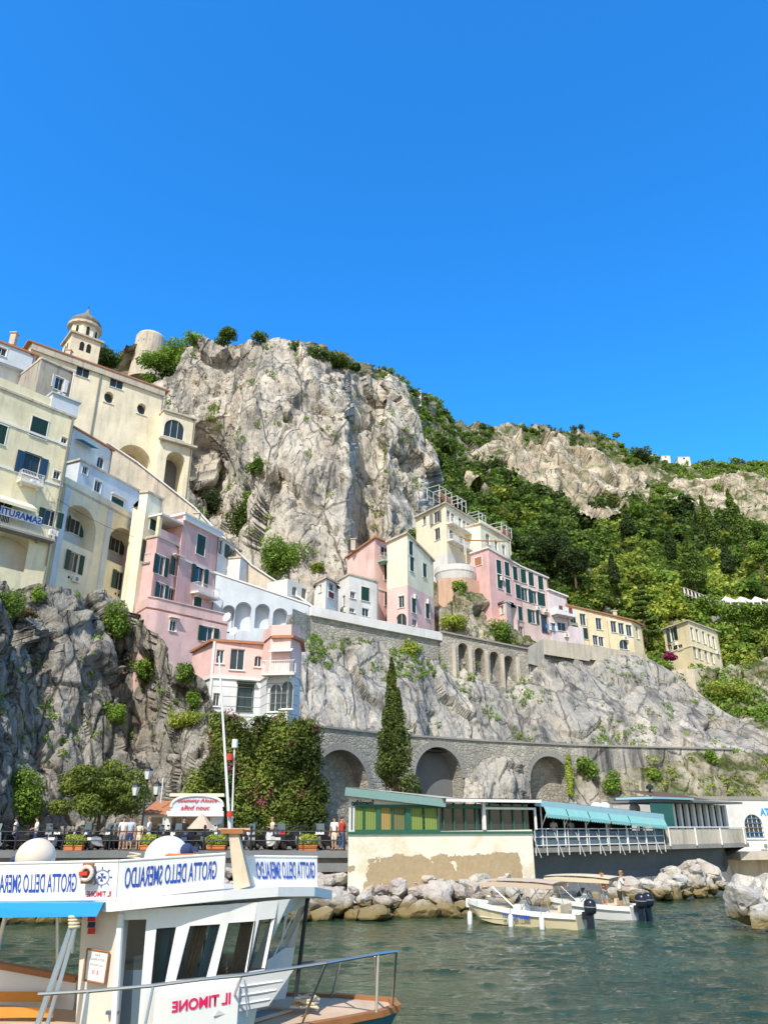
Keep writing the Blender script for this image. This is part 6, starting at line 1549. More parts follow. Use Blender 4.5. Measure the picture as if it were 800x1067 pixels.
# ================================================================= tour boat in the foreground
tb = thing('tour_boat', 'white sightseeing boat with blue-lettered roof signs, moored in the foreground', 'boat', (-4, 15.5, 0))
def TB(nm, g, m_, par=None, smooth=False, bevel=0): return g.build(nm, M[m_], par or tb, smooth, bevel)
def boatwhite():
    t = NT('worn_white_boat_paint'); P = t.pos(); S_ = t.pos((5, 5, .7)); st = t.noise(S_, 1.5, 6, .7); n_ = t.noise(P, 2.2, 6, .65); f_ = t.noise(P, 22, 4, .7)
    c = t.mix(n_, (.76,.765,.76), (.84,.84,.83)); c = t.mix(t.math('MULTIPLY', t.ramp(st, [(.56, 0), (.74, 1)]), .4), c, (.52,.44,.34)); c = t.mix(t.math('MULTIPLY', t.ramp(f_, [(.66, 0), (.72, 1)]), .35), c, (.4,.36,.3))
    t.bump(n_, .15, .02); return t.fin(c, .32, 0, .4)
M['boatwhite'] = boatwhite()
M['wood'] = plain('varnished_wood', (.34,.15,.06), .4, 0, .3, 3); M['bench'] = plain('orange_bench_wood', (.62,.27,.05), .4, 0, .2, 3); M['deckwood'] = plaster('worn_deck', (.62,.46,.33), .3); M['hullteal'] = plain('teal_hull_paint', (.05,.16,.20), .4, 0, .1, 2); M['bluevinyl'] = plain('bright_blue_vinyl', (.02,.30,.72), .45, 0, .03)
M['beigewall'] = plain('cream_gloss_paint', (.72,.66,.58), .35, 0, .05, 2); M['doorblue'] = plain('slate_blue_door', (.10,.15,.20), .35, 0, .1); M['mastwood'] = plaster('beige_painted_mast', (.66,.56,.42), .4)
DK = .92
tip = atz(414, 1051, .98)
near = [tip, atz(396, 1057, .95), atz(350, 1066, DK), atz(290, 1076, DK), atz(200, 1090, DK), atz(90, 1100, DK), atz(-80, 1104, DK+.05), atz(-230, 1085, 1.1)]
far = [atz(408, 1044, .97), atz(352, 1039.5, DK), atz(290, 1037.5, DK), atz(200, 1037, DK), atz(79, 1035, DK), atz(0, 1036, .95), atz(-120, 1030, 1.1), atz(-230, 1030, 1.1)]
g = MB(); g.q(*near, *far[::-1]); TB('deck', g, 'deckwood')
g = MB(); cz_ = sum((p for p in near+far), Vector())/(len(near)+len(far))
for line in (near, [tip]+far):
    for a, b_ in zip(line[:-1], line[1:]):
        ia, ib = a.lerp(cz_, .16), b_.lerp(cz_, .16); g.q(a+Vector((0, 0, -.06)), b_+Vector((0, 0, -.06)), Vector((ib.x, ib.y, -.35)), Vector((ia.x, ia.y, -.35)))
TB('hull', g, 'hullteal')
g = MB()
for line in (near, [tip]+far[:-1]):
    for a, b_ in zip(line[:-1], line[1:]): d_ = b_-a; g.box((a+b_)/2+Vector((0, 0, .02)), (d_.length+.04, .16, .11), M=d_.to_track_quat('X', 'Z').to_matrix())
TB('toe_rail', g, 'wood')
# bulwark on the far side aft, with brown cap
g = MB(); b0, b1 = at(-120, 985, 18.2), at(82, 1021, 17.3); g.q(b0, b1, b1-Vector((0, 0, .75)), b0-Vector((0, 0, .9))); g.q(b0+Vector((0, -.08, 0)), b1+Vector((0, -.08, 0)), b1-Vector((0, .08, .75)), b0-Vector((0, .08, .9))); TB('bulwark', g, 'boatwhite')
g = MB(); d_ = b1-b0; g.box((b0+b1)/2+Vector((0, -.04, .02)), (d_.length, .2, .1), M=d_.to_track_quat('X', 'Z').to_matrix()); TB('bulwark_cap', g, 'wood')
g = MB(); f0_ = [at(-150, 1075, 16.9), at(80, 1075, 16.6)]; p = [atz(-200, 1110, .42), atz(118, 1110, .42)]; g.q(p[0], p[1], Vector((p[1].x, 17.5, .42)), Vector((p[0].x, 18, .42))); TB('cockpit_floor', g, 'wood')
# benches
for k, (Y_, z_, pxr) in enumerate(((16.6, 1.0, 52), (15.9, .88, 50), (15.2, .7, 60))):
    g = MB(); xr = at(pxr, 1040, Y_).x; xl = xr-5.5; o_ = None
    for j in range(2): g.box(((xl+xr)/2, Y_+j*.24-.1, z_), (xr-xl, .2, .05))
    if k < 2: g.box(((xl+xr)/2, Y_+.38, z_+.28), (xr-xl, .04, .16))
    bo = TB('bench', g, 'bench'); g = MB()
    for x_ in (xr-.25, xr-1.4, xr-3): g.tube((x_, Y_, z_), (x_, Y_, .42), .025); g.tube((x_, Y_+.38, z_+.3), (x_, Y_+.3, .42), .02)
    TB('bench_leg', g, 'steel', bo)
# wheelhouse side wall with slanted openings
cols = [(83, 86, 15.15, 's'), (121, 124, 14.8, 's'), (125, 129.5, 14.8, 'd'), (149.5, 153.5, 14.9, 's'), (160, 165, 14.95, 'w'), (177, 187, 15.05, 's'), (189, 202, 15.1, 'w'), (220, 233, 15.25, 's'), (229, 241, 15.3, 'w'), (259, 267, 15.45, 's'), (261, 272, 15.5, 'w'), (278, 288, 15.65, 's'), (272, 296, 15.75, 'e')]
def cl(i, z_):
    pb_, pt_, Y_, _ = cols[i]; a = at(pb_, 1000, Y_); b_ = at(pt_, 950, Y_); a.z = zof(1000, Y_); b_.z = zof(950, Y_); f_ = (z_-a.z)/(b_.z-a.z); q_ = a.lerp(b_, f_); return Vector((q_.x, Y_, z_))
zh0, zh1 = 2.64, 2.74; zs0, zs1 = 1.80, 1.94; ztp = 2.93
hz = lambda i: zh0+(zh1-zh0)*max(0, i-3)/8; sz_ = lambda i: zs0+(zs1-zs0)*max(0, i-3)/8; tz = lambda i: ztp+.12*i/12
g = MB(); gb = MB(); gl = []
seq = [0, 1, 2, 3, 4, 5, 6, 7, 8, 9, 10, 11, 12]
off = Vector((0, .06, 0))
for i in range(12):
    j = i+1; T = cols[i][3]; G_ = gb if i == 0 else g
    # last column end is straight down from the top
    if T == 's': G_.q(cl(i, DK-.3), cl(j, DK-.3), cl(j, tz(j)), cl(i, tz(i)))
    elif T == 'd': G_.q(cl(i, 2.8), cl(j, 2.8), cl(j, tz(j)), cl(i, tz(i)))
    else:
        G_.q(cl(i, DK-.3), cl(j, DK-.3), cl(j, sz_(j)), cl(i, sz_(i))); G_.q(cl(i, hz(i)), cl(j, hz(j)), cl(j, tz(j)), cl(i, tz(i)))
        for za, zb in ((sz_, sz_), (hz, hz)): G_.q(cl(i, za(i)), cl(j, za(j)), cl(j, za(j))+off, cl(i, za(i))+off)
        for q_ in (i, j): G_.q(cl(q_, sz_(q_)), cl(q_, hz(q_)), cl(q_, hz(q_))+off, cl(q_, sz_(q_))+off)
        gl.append((i, j))
# far wall and front of the wheelhouse
fw = lambda i, z_: cl(i, z_)+Vector((.25, 2.7, 0))
for i in range(12):
    j = i+1; T = cols[i][3]
    if T in 'sd': g.q(fw(i, DK-.3), fw(j, DK-.3), fw(j, tz(j)), fw(i, tz(i)))
    else: g.q(fw(i, DK-.3), fw(j, DK-.3), fw(j, sz_(j)), fw(i, sz_(i))); g.q(fw(i, hz(i)), fw(j, hz(j)), fw(j, tz(j)), fw(i, tz(i)))
def fr(t_, z_): return cl(12, z_).lerp(fw(12, z_), t_)
for t0, t1, op in ((0, .05, 0), (.05, .46, 1), (.46, .54, 0), (.54, .95, 1), (.95, 1, 0)):
    if op: g.q(fr(t0, DK-.3), fr(t1, DK-.3), fr(t1, 1.95), fr(t0, 1.95)); g.q(fr(t0, 2.75), fr(t1, 2.75), fr(t1, tz(12)), fr(t0, tz(12)))
    else: g.q(fr(t0, DK-.3), fr(t1, DK-.3), fr(t1, tz(12)), fr(t0, tz(12)))
wh = TB('wheelhouse', g, 'boatwhite'); gb.q(cl(0, DK-.3), fw(0, DK-.3), fw(0, tz(0)), cl(0, tz(0))); TB('aft_wall', gb, 'beigewall')
def seeglass():
    t = NT('tinted_see_through_glass'); t.fin((.02,.035,.04), .03, 0, .5); tr = t.n('ShaderNodeBsdfTransparent'); tr.inputs[0].default_value = (.84, .90, .90, 1); mx = t.n('ShaderNodeMixShader'); fr_ = t.n('ShaderNodeFresnel'); fr_.inputs[0].default_value = 1.5
    t.l(t.math('ADD', t.math('MULTIPLY', fr_.outputs[0], 1.2), .16), mx.inputs[0]); t.l(tr.outputs[0], mx.inputs[1]); t.l(t.b.outputs[0], mx.inputs[2]); t.l(mx.outputs[0], t.out.inputs[0]); return t.m
M['see'] = seeglass()
for i, j in gl:
    g = MB(); o2 = Vector((0, .045, 0)); g.q(cl(i, sz_(i))+o2, cl(j, sz_(j))+o2, cl(j, hz(j))+o2, cl(i, hz(i))+o2); wo = TB('window', g, 'see')
    g = MB(); P4 = [cl(i, sz_(i)), cl(j, sz_(j)), cl(j, hz(j)), cl(i, hz(i))]
    for a, b_ in zip(P4, P4[1:]+P4[:1]): g.tube(a+Vector((0, .02, 0)), b_+Vector((0, .02, 0)), .018, n=5)
    TB('window_seal', g, 'iron', wo)
M['curt'] = plain('brown_curtain', (.36,.22,.12), .85, 0, .3, 8); M['bluefill'] = plain('pale_blue_fill', (.35,.52,.62), .6, 0, .08, 3)  # pale blue sheets are added inside to brighten the windows, not real panels
for i_, f0_, f1_, m_ in ((6, .0, .45, 'curt'), (8, .35, .85, 'curt'), (6, .55, .9, 'bluefill'), (4, .1, .4, 'bluefill'), (10, .5, .9, 'curt')):
    g = MB(); n_ = 7; q0 = [cl(i_, sz_(i_)-.1).lerp(cl(i_+1, sz_(i_+1)-.1), f0_+(f1_-f0_)*k/n_)+Vector((0, .35+.05*(k % 2), 0)) for k in range(n_+1)]; q1 = [cl(i_, hz(i_)+.1).lerp(cl(i_+1, hz(i_+1)+.1), f0_+(f1_-f0_)*k/n_)+Vector((0, .35+.05*(k % 2), 0)) for k in range(n_+1)]
    for k in range(n_): g.q(q0[k], q0[k+1], q1[k+1], q1[k])
    TB('curtain' if m_ == 'curt' else 'fill_panel', g, m_)
# door
g = MB(); e = Vector((0, .3, 0)); g.q(cl(2, DK)+e, cl(3, DK)+e, cl(3, 1.95)+e, cl(2, 1.95)+e); g.q(cl(2, 1.95)+e, cl(3, 1.95)+e, cl(3, 2.0)+e, cl(2, 2.0)+e); dr = TB('door', g, 'doorblue')
g = MB(); g.q(cl(2, 2.0)+e, cl(3, 2.0)+e, cl(3, 2.8)+e, cl(2, 2.8)+e); TB('pane', g, 'glass', dr)
g = MB(); g.tube(cl(1, DK-.2)+Vector((.05, -.05, 0)), cl(1, 2.9)+Vector((.05, -.05, 0)), .06); g.q(cl(2, DK), cl(2, 2.8), cl(2, 2.8)+e, cl(2, DK)+e); g.q(cl(3, DK), cl(3, 2.8), cl(3, 2.8)+e, cl(3, DK)+e); TB('door_jamb', g, 'boatwhite')
g = MB(); p_ = cl(2, 1.45)+Vector((-.03, -.04, 0)); g.box(p_, (.2, .08, .05)); TB('door_handle', g, 'doorblue', dr)
# console, seat and wheel inside
g = MB(); p_ = cl(7, 1.6)+Vector((.1, 1.3, 0)); g.box(p_-Vector((0, 0, .3)), (.6, 1.6, 1.3)); TB('dashboard', g, 'wood'); g = MB(); torus(g, (0, 0, 0), .3, .025); g.tfm(Matrix.Translation(p_+Vector((-.45, 0, .55))) @ Matrix.Rotation(R(90), 4, 'Z')); TB('helm', g, 'wood')
# notice in brown frame, sticker
def quadmap(TL, TR, BR, BL):
    return lambda u, v: TL.lerp(TR, u).lerp(BL.lerp(BR, u), v)
def textquad(nm, body, qm, u0, u1, v0, v1, m_, par, mirror=True, lift=.012, **kw):
    me = text(body, 1, mirror=mirror, extrude=0, **kw); xs = [v.co.x for v in me.vertices]; ys = [v.co.y for v in me.vertices]; x0, x1, y0, y1 = min(xs), max(xs), min(ys), max(ys); og = ORG[par.name]
    nrm = (qm(1, .5)-qm(0, .5)).cross(qm(.5, 0)-qm(.5, 1)).normalized(); nrm = nrm if nrm.y < 0 else -nrm
    for v in me.vertices: v.co = qm(u0+(u1-u0)*(v.co.x-x0)/(x1-x0), v1+(v0-v1)*(v.co.y-y0)/(y1-y0))+nrm*lift-og
    me.materials.clear(); me.materials.append(M[m_]); o = bpy.data.objects.new(nm, me); COL.objects.link(o); o.parent = par; ORG[o.name] = og; return o
Yn = 14.98; q_ = [at(92, 988.5, Yn), at(114.5, 992, 14.84), at(109.5, 1025, 14.84), at(88.5, 1021, Yn)]; q_ = [p-Vector((0, .03, 0)) for p in q_]
g = MB(); g.q(*q_); nb = TB('notice', g, 'boatwhite'); g = MB()
for a, b_ in zip(q_, q_[1:]+q_[:1]): g.tube(a, b_, .018, n=6)
TB('notice_frame', g, 'wood', nb); qm = quadmap(*q_)
for k, (bd, u0, u1, v0, v1, mm) in enumerate((('BAR', .38, .62, .1, .17, 'clgrey'), ('GROTTA SMERALDO', .12, .88, .24, .32, 'clgrey'), ('ESCURSIONI', .22, .8, .42, .49, 'clgrey'), ('8. 10', .35, .65, .62, .76, 'redink'))): textquad('lettering', bd, qm, u0, u1, v0, v1, mm, nb, lift=.006)
for k, c_ in enumerate(('clred', 'clnavy', 'clred')):
    g = MB(); a = at(96, 957+k*6.5, 14.9)-Vector((0, .02, 0)); g.box(a, (.13, .01, .09)); TB('sticker', g, c_, tb)
# lower trunk with the boat's name
g = MB(); t0, t1, t2 = at(163, 1030, 14.75), at(176, 1030, 14.45), at(250, 1018, 14.95); z1 = 1.71
q_ = [Vector((t1.x, t1.y, z1)), Vector((t2.x, t2.y, z1+.08)), Vector((t2.x, t2.y, DK)), Vector((t1.x+.04, t1.y, DK))]
g.q(*q_); g.q(Vector((t0.x, t0.y, z1)), q_[0], q_[3], Vector((t0.x, t0.y, DK))); g.q(Vector((t0.x, t0.y, z1)), q_[0], q_[1], Vector((t2.x, 15.5, z1+.08)), Vector((t0.x, 15.2, z1))); g.q(q_[1], Vector((t2.x, 15.6, z1+.08)), Vector((t2.x, 15.6, DK)), q_[2])
tk = TB('trunk', g, 'boatwhite'); textquad('lettering', 'IL TIMONE', quadmap(*q_), .06, .88, .07, .27, 'magink', tk, bold=.03)
# roof, sign boards
rfp = [at(-70, 942, 15.3), at(60, 942, 14.75), at(118, 941, 14.45), at(180, 935, 14.75), at(234, 929.5, 15.1), at(290, 926, 15.6), at(328, 926, 16.3), at(346, 929.5, 17.2), at(340, 929, 18.6), at(200, 920, 19.2), at(-70, 920, 19.4)]
g = MB(); rl_ = [p.lerp(sum(rfp, Vector())/len(rfp), .006) for p in rfp]; n = len(rfp)
top = [p+Vector((0, 0, .03)) for p in rfp]; bot = [p-Vector((0, 0, .13)) for p in rfp]
g.q(*top); g.q(*bot)
for k in range(n): a, b_ = k, (k+1) % n; g.q(top[a], top[b_], bot[b_], bot[a])
TB('roof', g, 'boatwhite')
def panel(nm, tl, tr, br, bl, txt_uv, lab=None):
    q_ = [tl, tr, br, bl]; g = MB(); th = Vector((0, .06, 0)); g.q(*q_); g.q(*[p+th for p in q_])
    for a, b_ in zip(q_, q_[1:]+q_[:1]): g.q(a, b_, b_+th, a+th)
    o = TB('sign_panel', g, 'boatwhite'); 
    g = MB()
    for a, b_ in ((tl, tr), (bl, br)): g.tube(a, b_, .02, n=6)
    TB('edge_strip', g, 'trim', o); textquad('lettering', 'GROTTA DELLO SMERALDO', quadmap(*q_), *txt_uv, 'blueink', o, bold=.012); return o, quadmap(*q_)
tl, tr, br, bl = at(-70, 901.5, 15.3), at(124, 897, 14.5), at(121, 937, 14.5), at(-70, 939, 15.3)
U = lambda px: (px+70)/194.
p1_, qm1 = panel('a', tl, tr, br, bl, (U(-12), U(83.5), .30, .80))
p2_, qm2 = panel('b', at(124.5, 897, 14.5), at(235, 889.5, 15.35), at(233, 924.5, 15.35), at(121.5, 937.5, 14.5), (.06, .92, .19, .73))
p3_, qm3 = panel('c', at(251.5, 892, 16.0), at(330.5, 893, 17.0), at(330.5, 923.5, 17.0), at(256, 925, 16.0), (.17, .965, .17, .74))
textquad('lettering', 'IL TIMONE', qm1, U(94), U(119), .78, .93, 'redink', p1_, bold=.02)
g = MB(); cw = (U(108.5), .42); wr = .052; hr = .27
pt = lambda ang, r_: qm1(cw[0]+wr*r_*math.cos(ang), cw[1]-hr*r_*math.sin(ang))-Vector((0, .015, 0))
for k in range(24): g.tube(pt(k*math.pi/12, .72), pt((k+1)*math.pi/12, .72), .005, n=4)
for k in range(8): g.tube(pt(k*math.pi/4, .78), pt(k*math.pi/4, 1.02), .008, n=5)
for k in range(4):
    a0 = math.pi/4+k*math.pi/2; c0_ = pt(a0, .0)
    g.q(c0_, pt(a0-.4+math.pi/4, .46), pt(a0+math.pi/4, .36), pt(a0+.4+math.pi/4, .46))
TB('emblem', g, 'blueink', p1_)
g = MB(); a = at(91.5, 910, 14.5); g.box(a, (.17, .1, .32)); TB('horn_bracket', g, 'wood', p1_); g = MB(); a = at(90, 910, 14.4); torus(g, (0, 0, 0), .1, .035); g.tfm(Matrix.Translation(a)); TB('horn', g, 'beigewall', p1_); g = MB(); g.box(a+Vector((-.03, -.02, 0)), (.14, .1, .06)); TB('navigation_light', g, 'clred', p1_)
# blue awning edge
g = MB(); a, b_, c_, d_ = at(-70, 941, 15.1), at(108, 941, 14.38), at(101, 955, 14.35), at(-70, 957, 15.05); g.q(a, b_, c_, d_); g.q(a+Vector((0, .9, .1)), b_+Vector((0, .9, .1)), b_, a); TB('blue_awning', g, 'bluevinyl')
# posts and stays
g = MB(); g.tube(at(321, 932, 16.9), at(308, 1038, 16.6), .04); TB('roof_post', g, 'iron')
for i_, (a, b_, r_) in enumerate(((at(60, 950, 17.2), at(60, 1016, 17.2), .03), (at(7, 950, 17), at(-4, 1000, 17), .045))):
    g = MB(); g.tube(a, b_, r_); TB('roof_post', g, 'steel')
for a, b_, r_ in ((at(76, 962, 14.6), at(37, 1075, 14.2), .05), (at(79, 966, 14.5), at(46, 1080, 14.1), .035)):
    g = MB(); g.tube(a, b_, r_); TB('boarding_pole', g, 'steel')
g = MB(); a = at(77, 961, 14.55)
for k in range(4): torus(g, (a.x+.01*k, a.y-.02, a.z+.09-.05*k), .075, .025, 'z')
TB('rope_lashing', g, 'crcan'); g = MB(); a = at(76.5, 985, 15.2); g.tube(a+Vector((0, 0, .3)), a-Vector((0, 0, .12)), .02); TB('lanyard', g, 'boatwhite')
# rail
nr = [at(40, 1036, 13.6), at(92, 1033, 13.7), at(160, 1027, 13.85), at(210, 1020.5, 14.0), at(252, 1016.5, 14.15), at(340, 1003.5, 14.6), at(394, 994, 15.2), at(413, 991.5, 15.6)]
fr2 = [nr[-1], at(396, 995.5, 16.3), at(355, 1000, 16.8), at(313, 1003, 17.1)]
rr_ = TB('guard_rail', MB().path(nr+fr2[1:], .027, 10), 'steel')
for a, b_ in ((nr[1], at(84, 1078, 13.5)), (nr[2], at(150, 1075, 13.7)), (nr[4], atz(232, 1070, DK)), (nr[5], atz(314, 1068, DK)), (nr[6], at(392, 1055, 15.1)), (nr[7], tip+Vector((-.1, .08, 0))), (fr2[1]+Vector((-.1, 0, 0)), far[0]+Vector((-.3, 0, 0))), (fr2[2], atz(345, 1040, DK)), (fr2[3], atz(306, 1039, DK))): g = MB(); g.tube(a, b_, .022); TB('stanchion', g, 'steel', rr_)
# hatch
q_ = [at(252, 1016.5, 15.15), at(306, 1010.5, 15.6), at(280, 1048, 15.3), at(223, 1059, 14.75)]
g = MB(); n_ = ((q_[1]-q_[0]).cross(q_[3]-q_[0])).normalized()*.05; g.q(*q_); g.q(*[p+n_ for p in q_])
for a, b_ in zip(q_, q_[1:]+q_[:1]): g.q(a, b_, b_+n_, a+n_)
M['lidshade'] = plain('shaded_white_lid', (.50,.50,.50), .4, 0, .06, 3); ht_ = TB('hatch_lid', g, 'lidshade')  # white lid; the shade on its underside is put into the grey
g = MB()
for k in (.3, .55, .8): a, b_ = q_[0].lerp(q_[3], k), q_[1].lerp(q_[2], k); g.tube(a.lerp(b_, .08), a.lerp(b_, .92), .018, n=5)
TB('rib', g, 'boatwhite', ht_)
g = MB(); P4 = [atz(222, 1061, DK+.08), atz(281, 1050, DK+.08), atz(303, 1053, DK+.08), atz(258, 1066, DK+.08)]
for a, b_ in zip(P4, P4[1:]+P4[:1]): g.tube(a, b_, .035, n=6)
g.q(*[p-Vector((0, 0, .03)) for p in P4]); hc = TB('hatch_coaming', g, 'deckwood'); g = MB(); g.q(*[p.lerp(P4[0].lerp(P4[2], .5), .12)+Vector((0, 0, -.015)) for p in P4]); TB('hatch_opening', g, 'doorblue', hc)
g = MB(); g.tube(at(255, 1021, 15.1), at(258, 1060, 14.8), .012); TB('hatch_strut', g, 'steel')
# mast
mb_ = [(244, 868, 15.6), (254, 925, 15.6)]; a, b_ = at(*mb_[0]), at(*mb_[1]); g = MB(); d_ = (b_-a)
g.tube(b_, a, .21, .12, 4); ms = TB('mast', g, 'mastwood'); g = MB(); g.box(a+Vector((-.02, 0, .03)), (.42, .3, .08)); g.tube(a+Vector((-.3, 0, .06)), a+Vector((.3, 0, .06)), .03); TB('cross_plate', g, 'wood', ms)
for p, q_, r_, nm in (((239.5, 866, 15.6), (228.5, 684, 15.9), .03, 'antenna_pole'), ((241.5, 866, 15.7), (244.5, 778, 15.8), .02, 'light_pole')): g = MB(); g.tube(at(*p), at(*q_), r_, r_*.6); TB(nm, g, 'boatwhite', ms)
g = MB(); a = at(244.5, 779, 15.8); g.tube(a, a+Vector((0, 0, .16)), .06); TB('masthead_light', g, 'lant', ms); g = MB(); a = at(239.5, 792, 15.7); g.tube(a, a+Vector((0, 0, .12)), .06); a = at(239.5, 851, 15.55); g.tube(a, a+Vector((0, 0, .1)), .06); TB('navigation_light', g, 'clred', ms)
# gear lying on the roof
c_ = at(37.5, 893, 15.6); o_ = thing('buoy', 'round cream fender buoy lying on the tour boat roof', 'buoy', c_); g = MB(); g.ball((0, 0, 0), .355, 24, 16, .92); me = g.mesh('b', smooth=True); me.materials.append(M['buoy'] if 'buoy' in M else plain('scuffed_cream_vinyl', (.70,.60,.48), .5, 0, .12, 3)); kid('body', me, o_)
g = MB(); g.tube((-.36, 0, -.03), (-.44, 0, -.07), .06); me = g.mesh('e'); me.materials.append(M['clnavy']); kid('eyelet', me, o_)
c_ = at(174, 893, 16.0); o_ = thing('life_raft', 'white domed life raft canister on the tour boat roof', 'life raft', c_); g = MB(); g.ball((0, 0, 0), .42, 24, 16, .9); me = g.mesh('b', smooth=True); me.materials.append(M['wpaint']); kid('body', me, o_)
c_ = at(195, 886, 15.7); g = MB(); g.ball(c_, .13, 12, 8); g.box(c_+Vector((.14, 0, .02)), (.14, .1, .1)); tag(g.build('blue_bag', M['clnavy']), 'small navy bundle beside the white life raft', 'bag')
c_ = at(190, 893, 15.55); g = MB(); torus(g, c_, .26, .065, 'z', 24, 8); M['lring'] = plain('orange_life_ring', (.72,.16,.05), .5, 0, .1); tag(g.build('life_ring', M['lring'], None, True), 'orange life ring lying flat on the roof behind the sign board', 'life ring')
def rope(pts, r_, label, cat='rope', m_='crcan'):
    g = MB(); g.path(pts, r_, 6); return tag(g.build('rope', M[m_], None), label, cat)
c_ = atz(318, 1053, DK+.08); rg_ = random.Random(2); pts = [c_+Vector((.28*math.sin(k*1.1)*(1-.3*rg_.random()), .35*math.cos(k*1.3)*(1-.3*rg_.random()), .03+.08*rg_.random()+.16*math.exp(-((k % 9)-4)**2/6))) for k in range(40)]; rope(pts, .022, 'tangled heap of pale rope on the tour boat foredeck')
c_ = atz(207, 1052, DK+.35)+Vector((0, -.25, 0)); pts = [c_+Vector((.13*math.cos(k*.8), .02*math.sin(k*.9), .1*math.sin(k*.8)+.02*(k % 3))) for k in range(24)]; rope(pts, .014, 'small coil of rope hanging at the boat name panel')
c_ = at(140, 893, 15.5); pts = [c_+Vector((.12*math.cos(k*.9), .1*math.sin(k*.9), .02*k*.5-.1)) for k in range(18)]; rope(pts, .014, 'small coil of rope standing on the tour boat roof')
a, b_ = at(120, 925, 40), 0
# tan sunshade in front of the cafe
c_ = Vector((*xy(209, 870, 49), QZ)); o_ = thing('parasol', 'closed-topped tan parasol among the scooters by the cafe', 'parasol', c_); g = MB(); g.lathe([(.85, 1.15), (.1, 1.95), (.02, 2.0)], (0, 0, 0), 8); me = g.mesh('c'); me.materials.append(M['tancan']); kid('canopy', me, o_); g = MB(); g.tube((0, 0, 0), (0, 0, 2.0), .03); me = g.mesh('p'); me.materials.append(M['steel']); kid('pole', me, o_)

# ================================================================= vegetation
def bush(px, py, sheet, rw, rh, label, m_='lawn', n=None, tint=.5, off=.3, size=None, Y=None, name='bush', group=None):
    """rw, rh: half width and half height in picture pixels -> metres at its distance"""
    base = sheet.surf(px, py) if Y is None else at(px, py, Y); k = base.y/(790*.97); w_, h_ = rw*k, rh*k
    c = Vector((base.x, base.y-off*w_, base.z)); rg = np.random.default_rng(int(px*7+py)); o = thing(name, label, name.replace('_', ' '), (c.x, c.y, c.z-h_), 0, group); bl = []
    for i in range(12):
        a = rg.random(3)*2-1; bl.append((a[0]*w_*.55, a[1]*w_*.4, h_+a[2]*h_*.5, w_*(.38+.2*rg.random()), w_*(.38+.15*rg.random()), h_*(.38+.2*rg.random()), tint+.3*(rg.random()-.5)))
    sz = size or max(.09, 2.4*k); area = w_*h_*8; n = n or int(min(2600, max(160, area/(sz*sz)*1.5)))
    leafobj('foliage', bl, n//3, sz, M[m_], o, seed=int(px*3+py)); g = MB(); g.tube((0, .2*w_, 0), (0, 0, h_), .06*h_+.02, .02); g.tube((0, 0, h_*.6), (w_*.4, 0, h_*1.3), .03*h_+.01, .01); me = g.mesh('s'); me.materials.append(M['bark']); kid('stem', me, o)
    return o
# forest and scrub on the hill: far-off masses
def hillpts(n, seed, fn):
    rg = np.random.default_rng(seed); out = []
    while len(out) < n:
        px, py = rg.uniform(445, 830), rg.uniform(405, 735); w_ = fn(px, py)
        if rg.random() < w_: out.append((px, py, hill.surf(px, py)))
    return out, rg
ftop = lambda px: np.interp(px, (445, 480, 520, 560, 600, 650, 700, 750, 830), (455, 488, 505, 522, 538, 540, 548, 556, 560))
sky_ = lambda px: np.interp(px, hill.P, hill.R[:,0,0])
def f_forest(px, py): return 1. if ftop(px)+3*math.sin(px*.13) < py < 735 and not (600 < px < 625 and 600 < py < 660 and False) else 0.
pts, rg = hillpts(1700, 3, f_forest); bl = []
bb = {k: [] for k in ('d', 'm', 'y')}
for px, py, p in pts:
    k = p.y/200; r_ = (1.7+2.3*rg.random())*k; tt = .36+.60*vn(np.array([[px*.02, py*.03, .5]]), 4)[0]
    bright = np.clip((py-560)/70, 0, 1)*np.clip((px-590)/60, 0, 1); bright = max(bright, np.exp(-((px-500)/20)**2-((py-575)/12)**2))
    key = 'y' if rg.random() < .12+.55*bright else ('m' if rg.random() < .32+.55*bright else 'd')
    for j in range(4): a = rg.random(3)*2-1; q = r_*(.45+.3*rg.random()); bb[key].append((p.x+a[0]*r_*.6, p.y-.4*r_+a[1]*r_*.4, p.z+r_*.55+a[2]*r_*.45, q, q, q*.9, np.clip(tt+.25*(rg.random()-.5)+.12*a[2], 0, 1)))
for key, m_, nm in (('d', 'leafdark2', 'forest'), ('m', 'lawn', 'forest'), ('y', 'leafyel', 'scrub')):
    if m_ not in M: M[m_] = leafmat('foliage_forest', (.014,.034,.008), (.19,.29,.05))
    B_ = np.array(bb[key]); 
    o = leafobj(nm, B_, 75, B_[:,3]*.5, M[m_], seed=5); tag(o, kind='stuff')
rg = np.random.default_rng(8); B_ = []
while len(B_) < 4200:
    px = rg.uniform(380, 830); s_ = sky_(px); py = rg.uniform(s_-1, ftop(max(px, 446))+8) if px > 446 else rg.uniform(s_-1, s_+60)
    d_ = vn(np.array([[px*.025, py*.05, 2.]]), 7)[0]+.35*vn(np.array([[px*.09, py*.12, 2.]]), 8)[0]
    zone = .30 if (480 < px < 665 and s_+22 < py) else .0
    if py < s_+24 and px > 470: zone = -.45
    if px < 470: zone = -.35
    if px > 640 and py < 500: zone = -.25
    if d_ < zone-.2+.25*rg.random(): continue
    p = hill.surf(px, py); k = p.y/300; r_ = (.7+1.7*rg.random()**2)*k
    for j in range(2): a = rg.random(3)*2-1; B_.append((p.x+a[0]*r_*.6, p.y-r_*.3, p.z+r_*.4+a[2]*r_*.3, r_*.7, r_*.7, r_*.55, np.clip(.4+.5*d_+.2*a[0], 0, 1)))
B_ = np.array(B_); o = leafobj('scrub', B_, 60, B_[:,3]*.55, M['lawn'], seed=6); tag(o, kind='stuff')
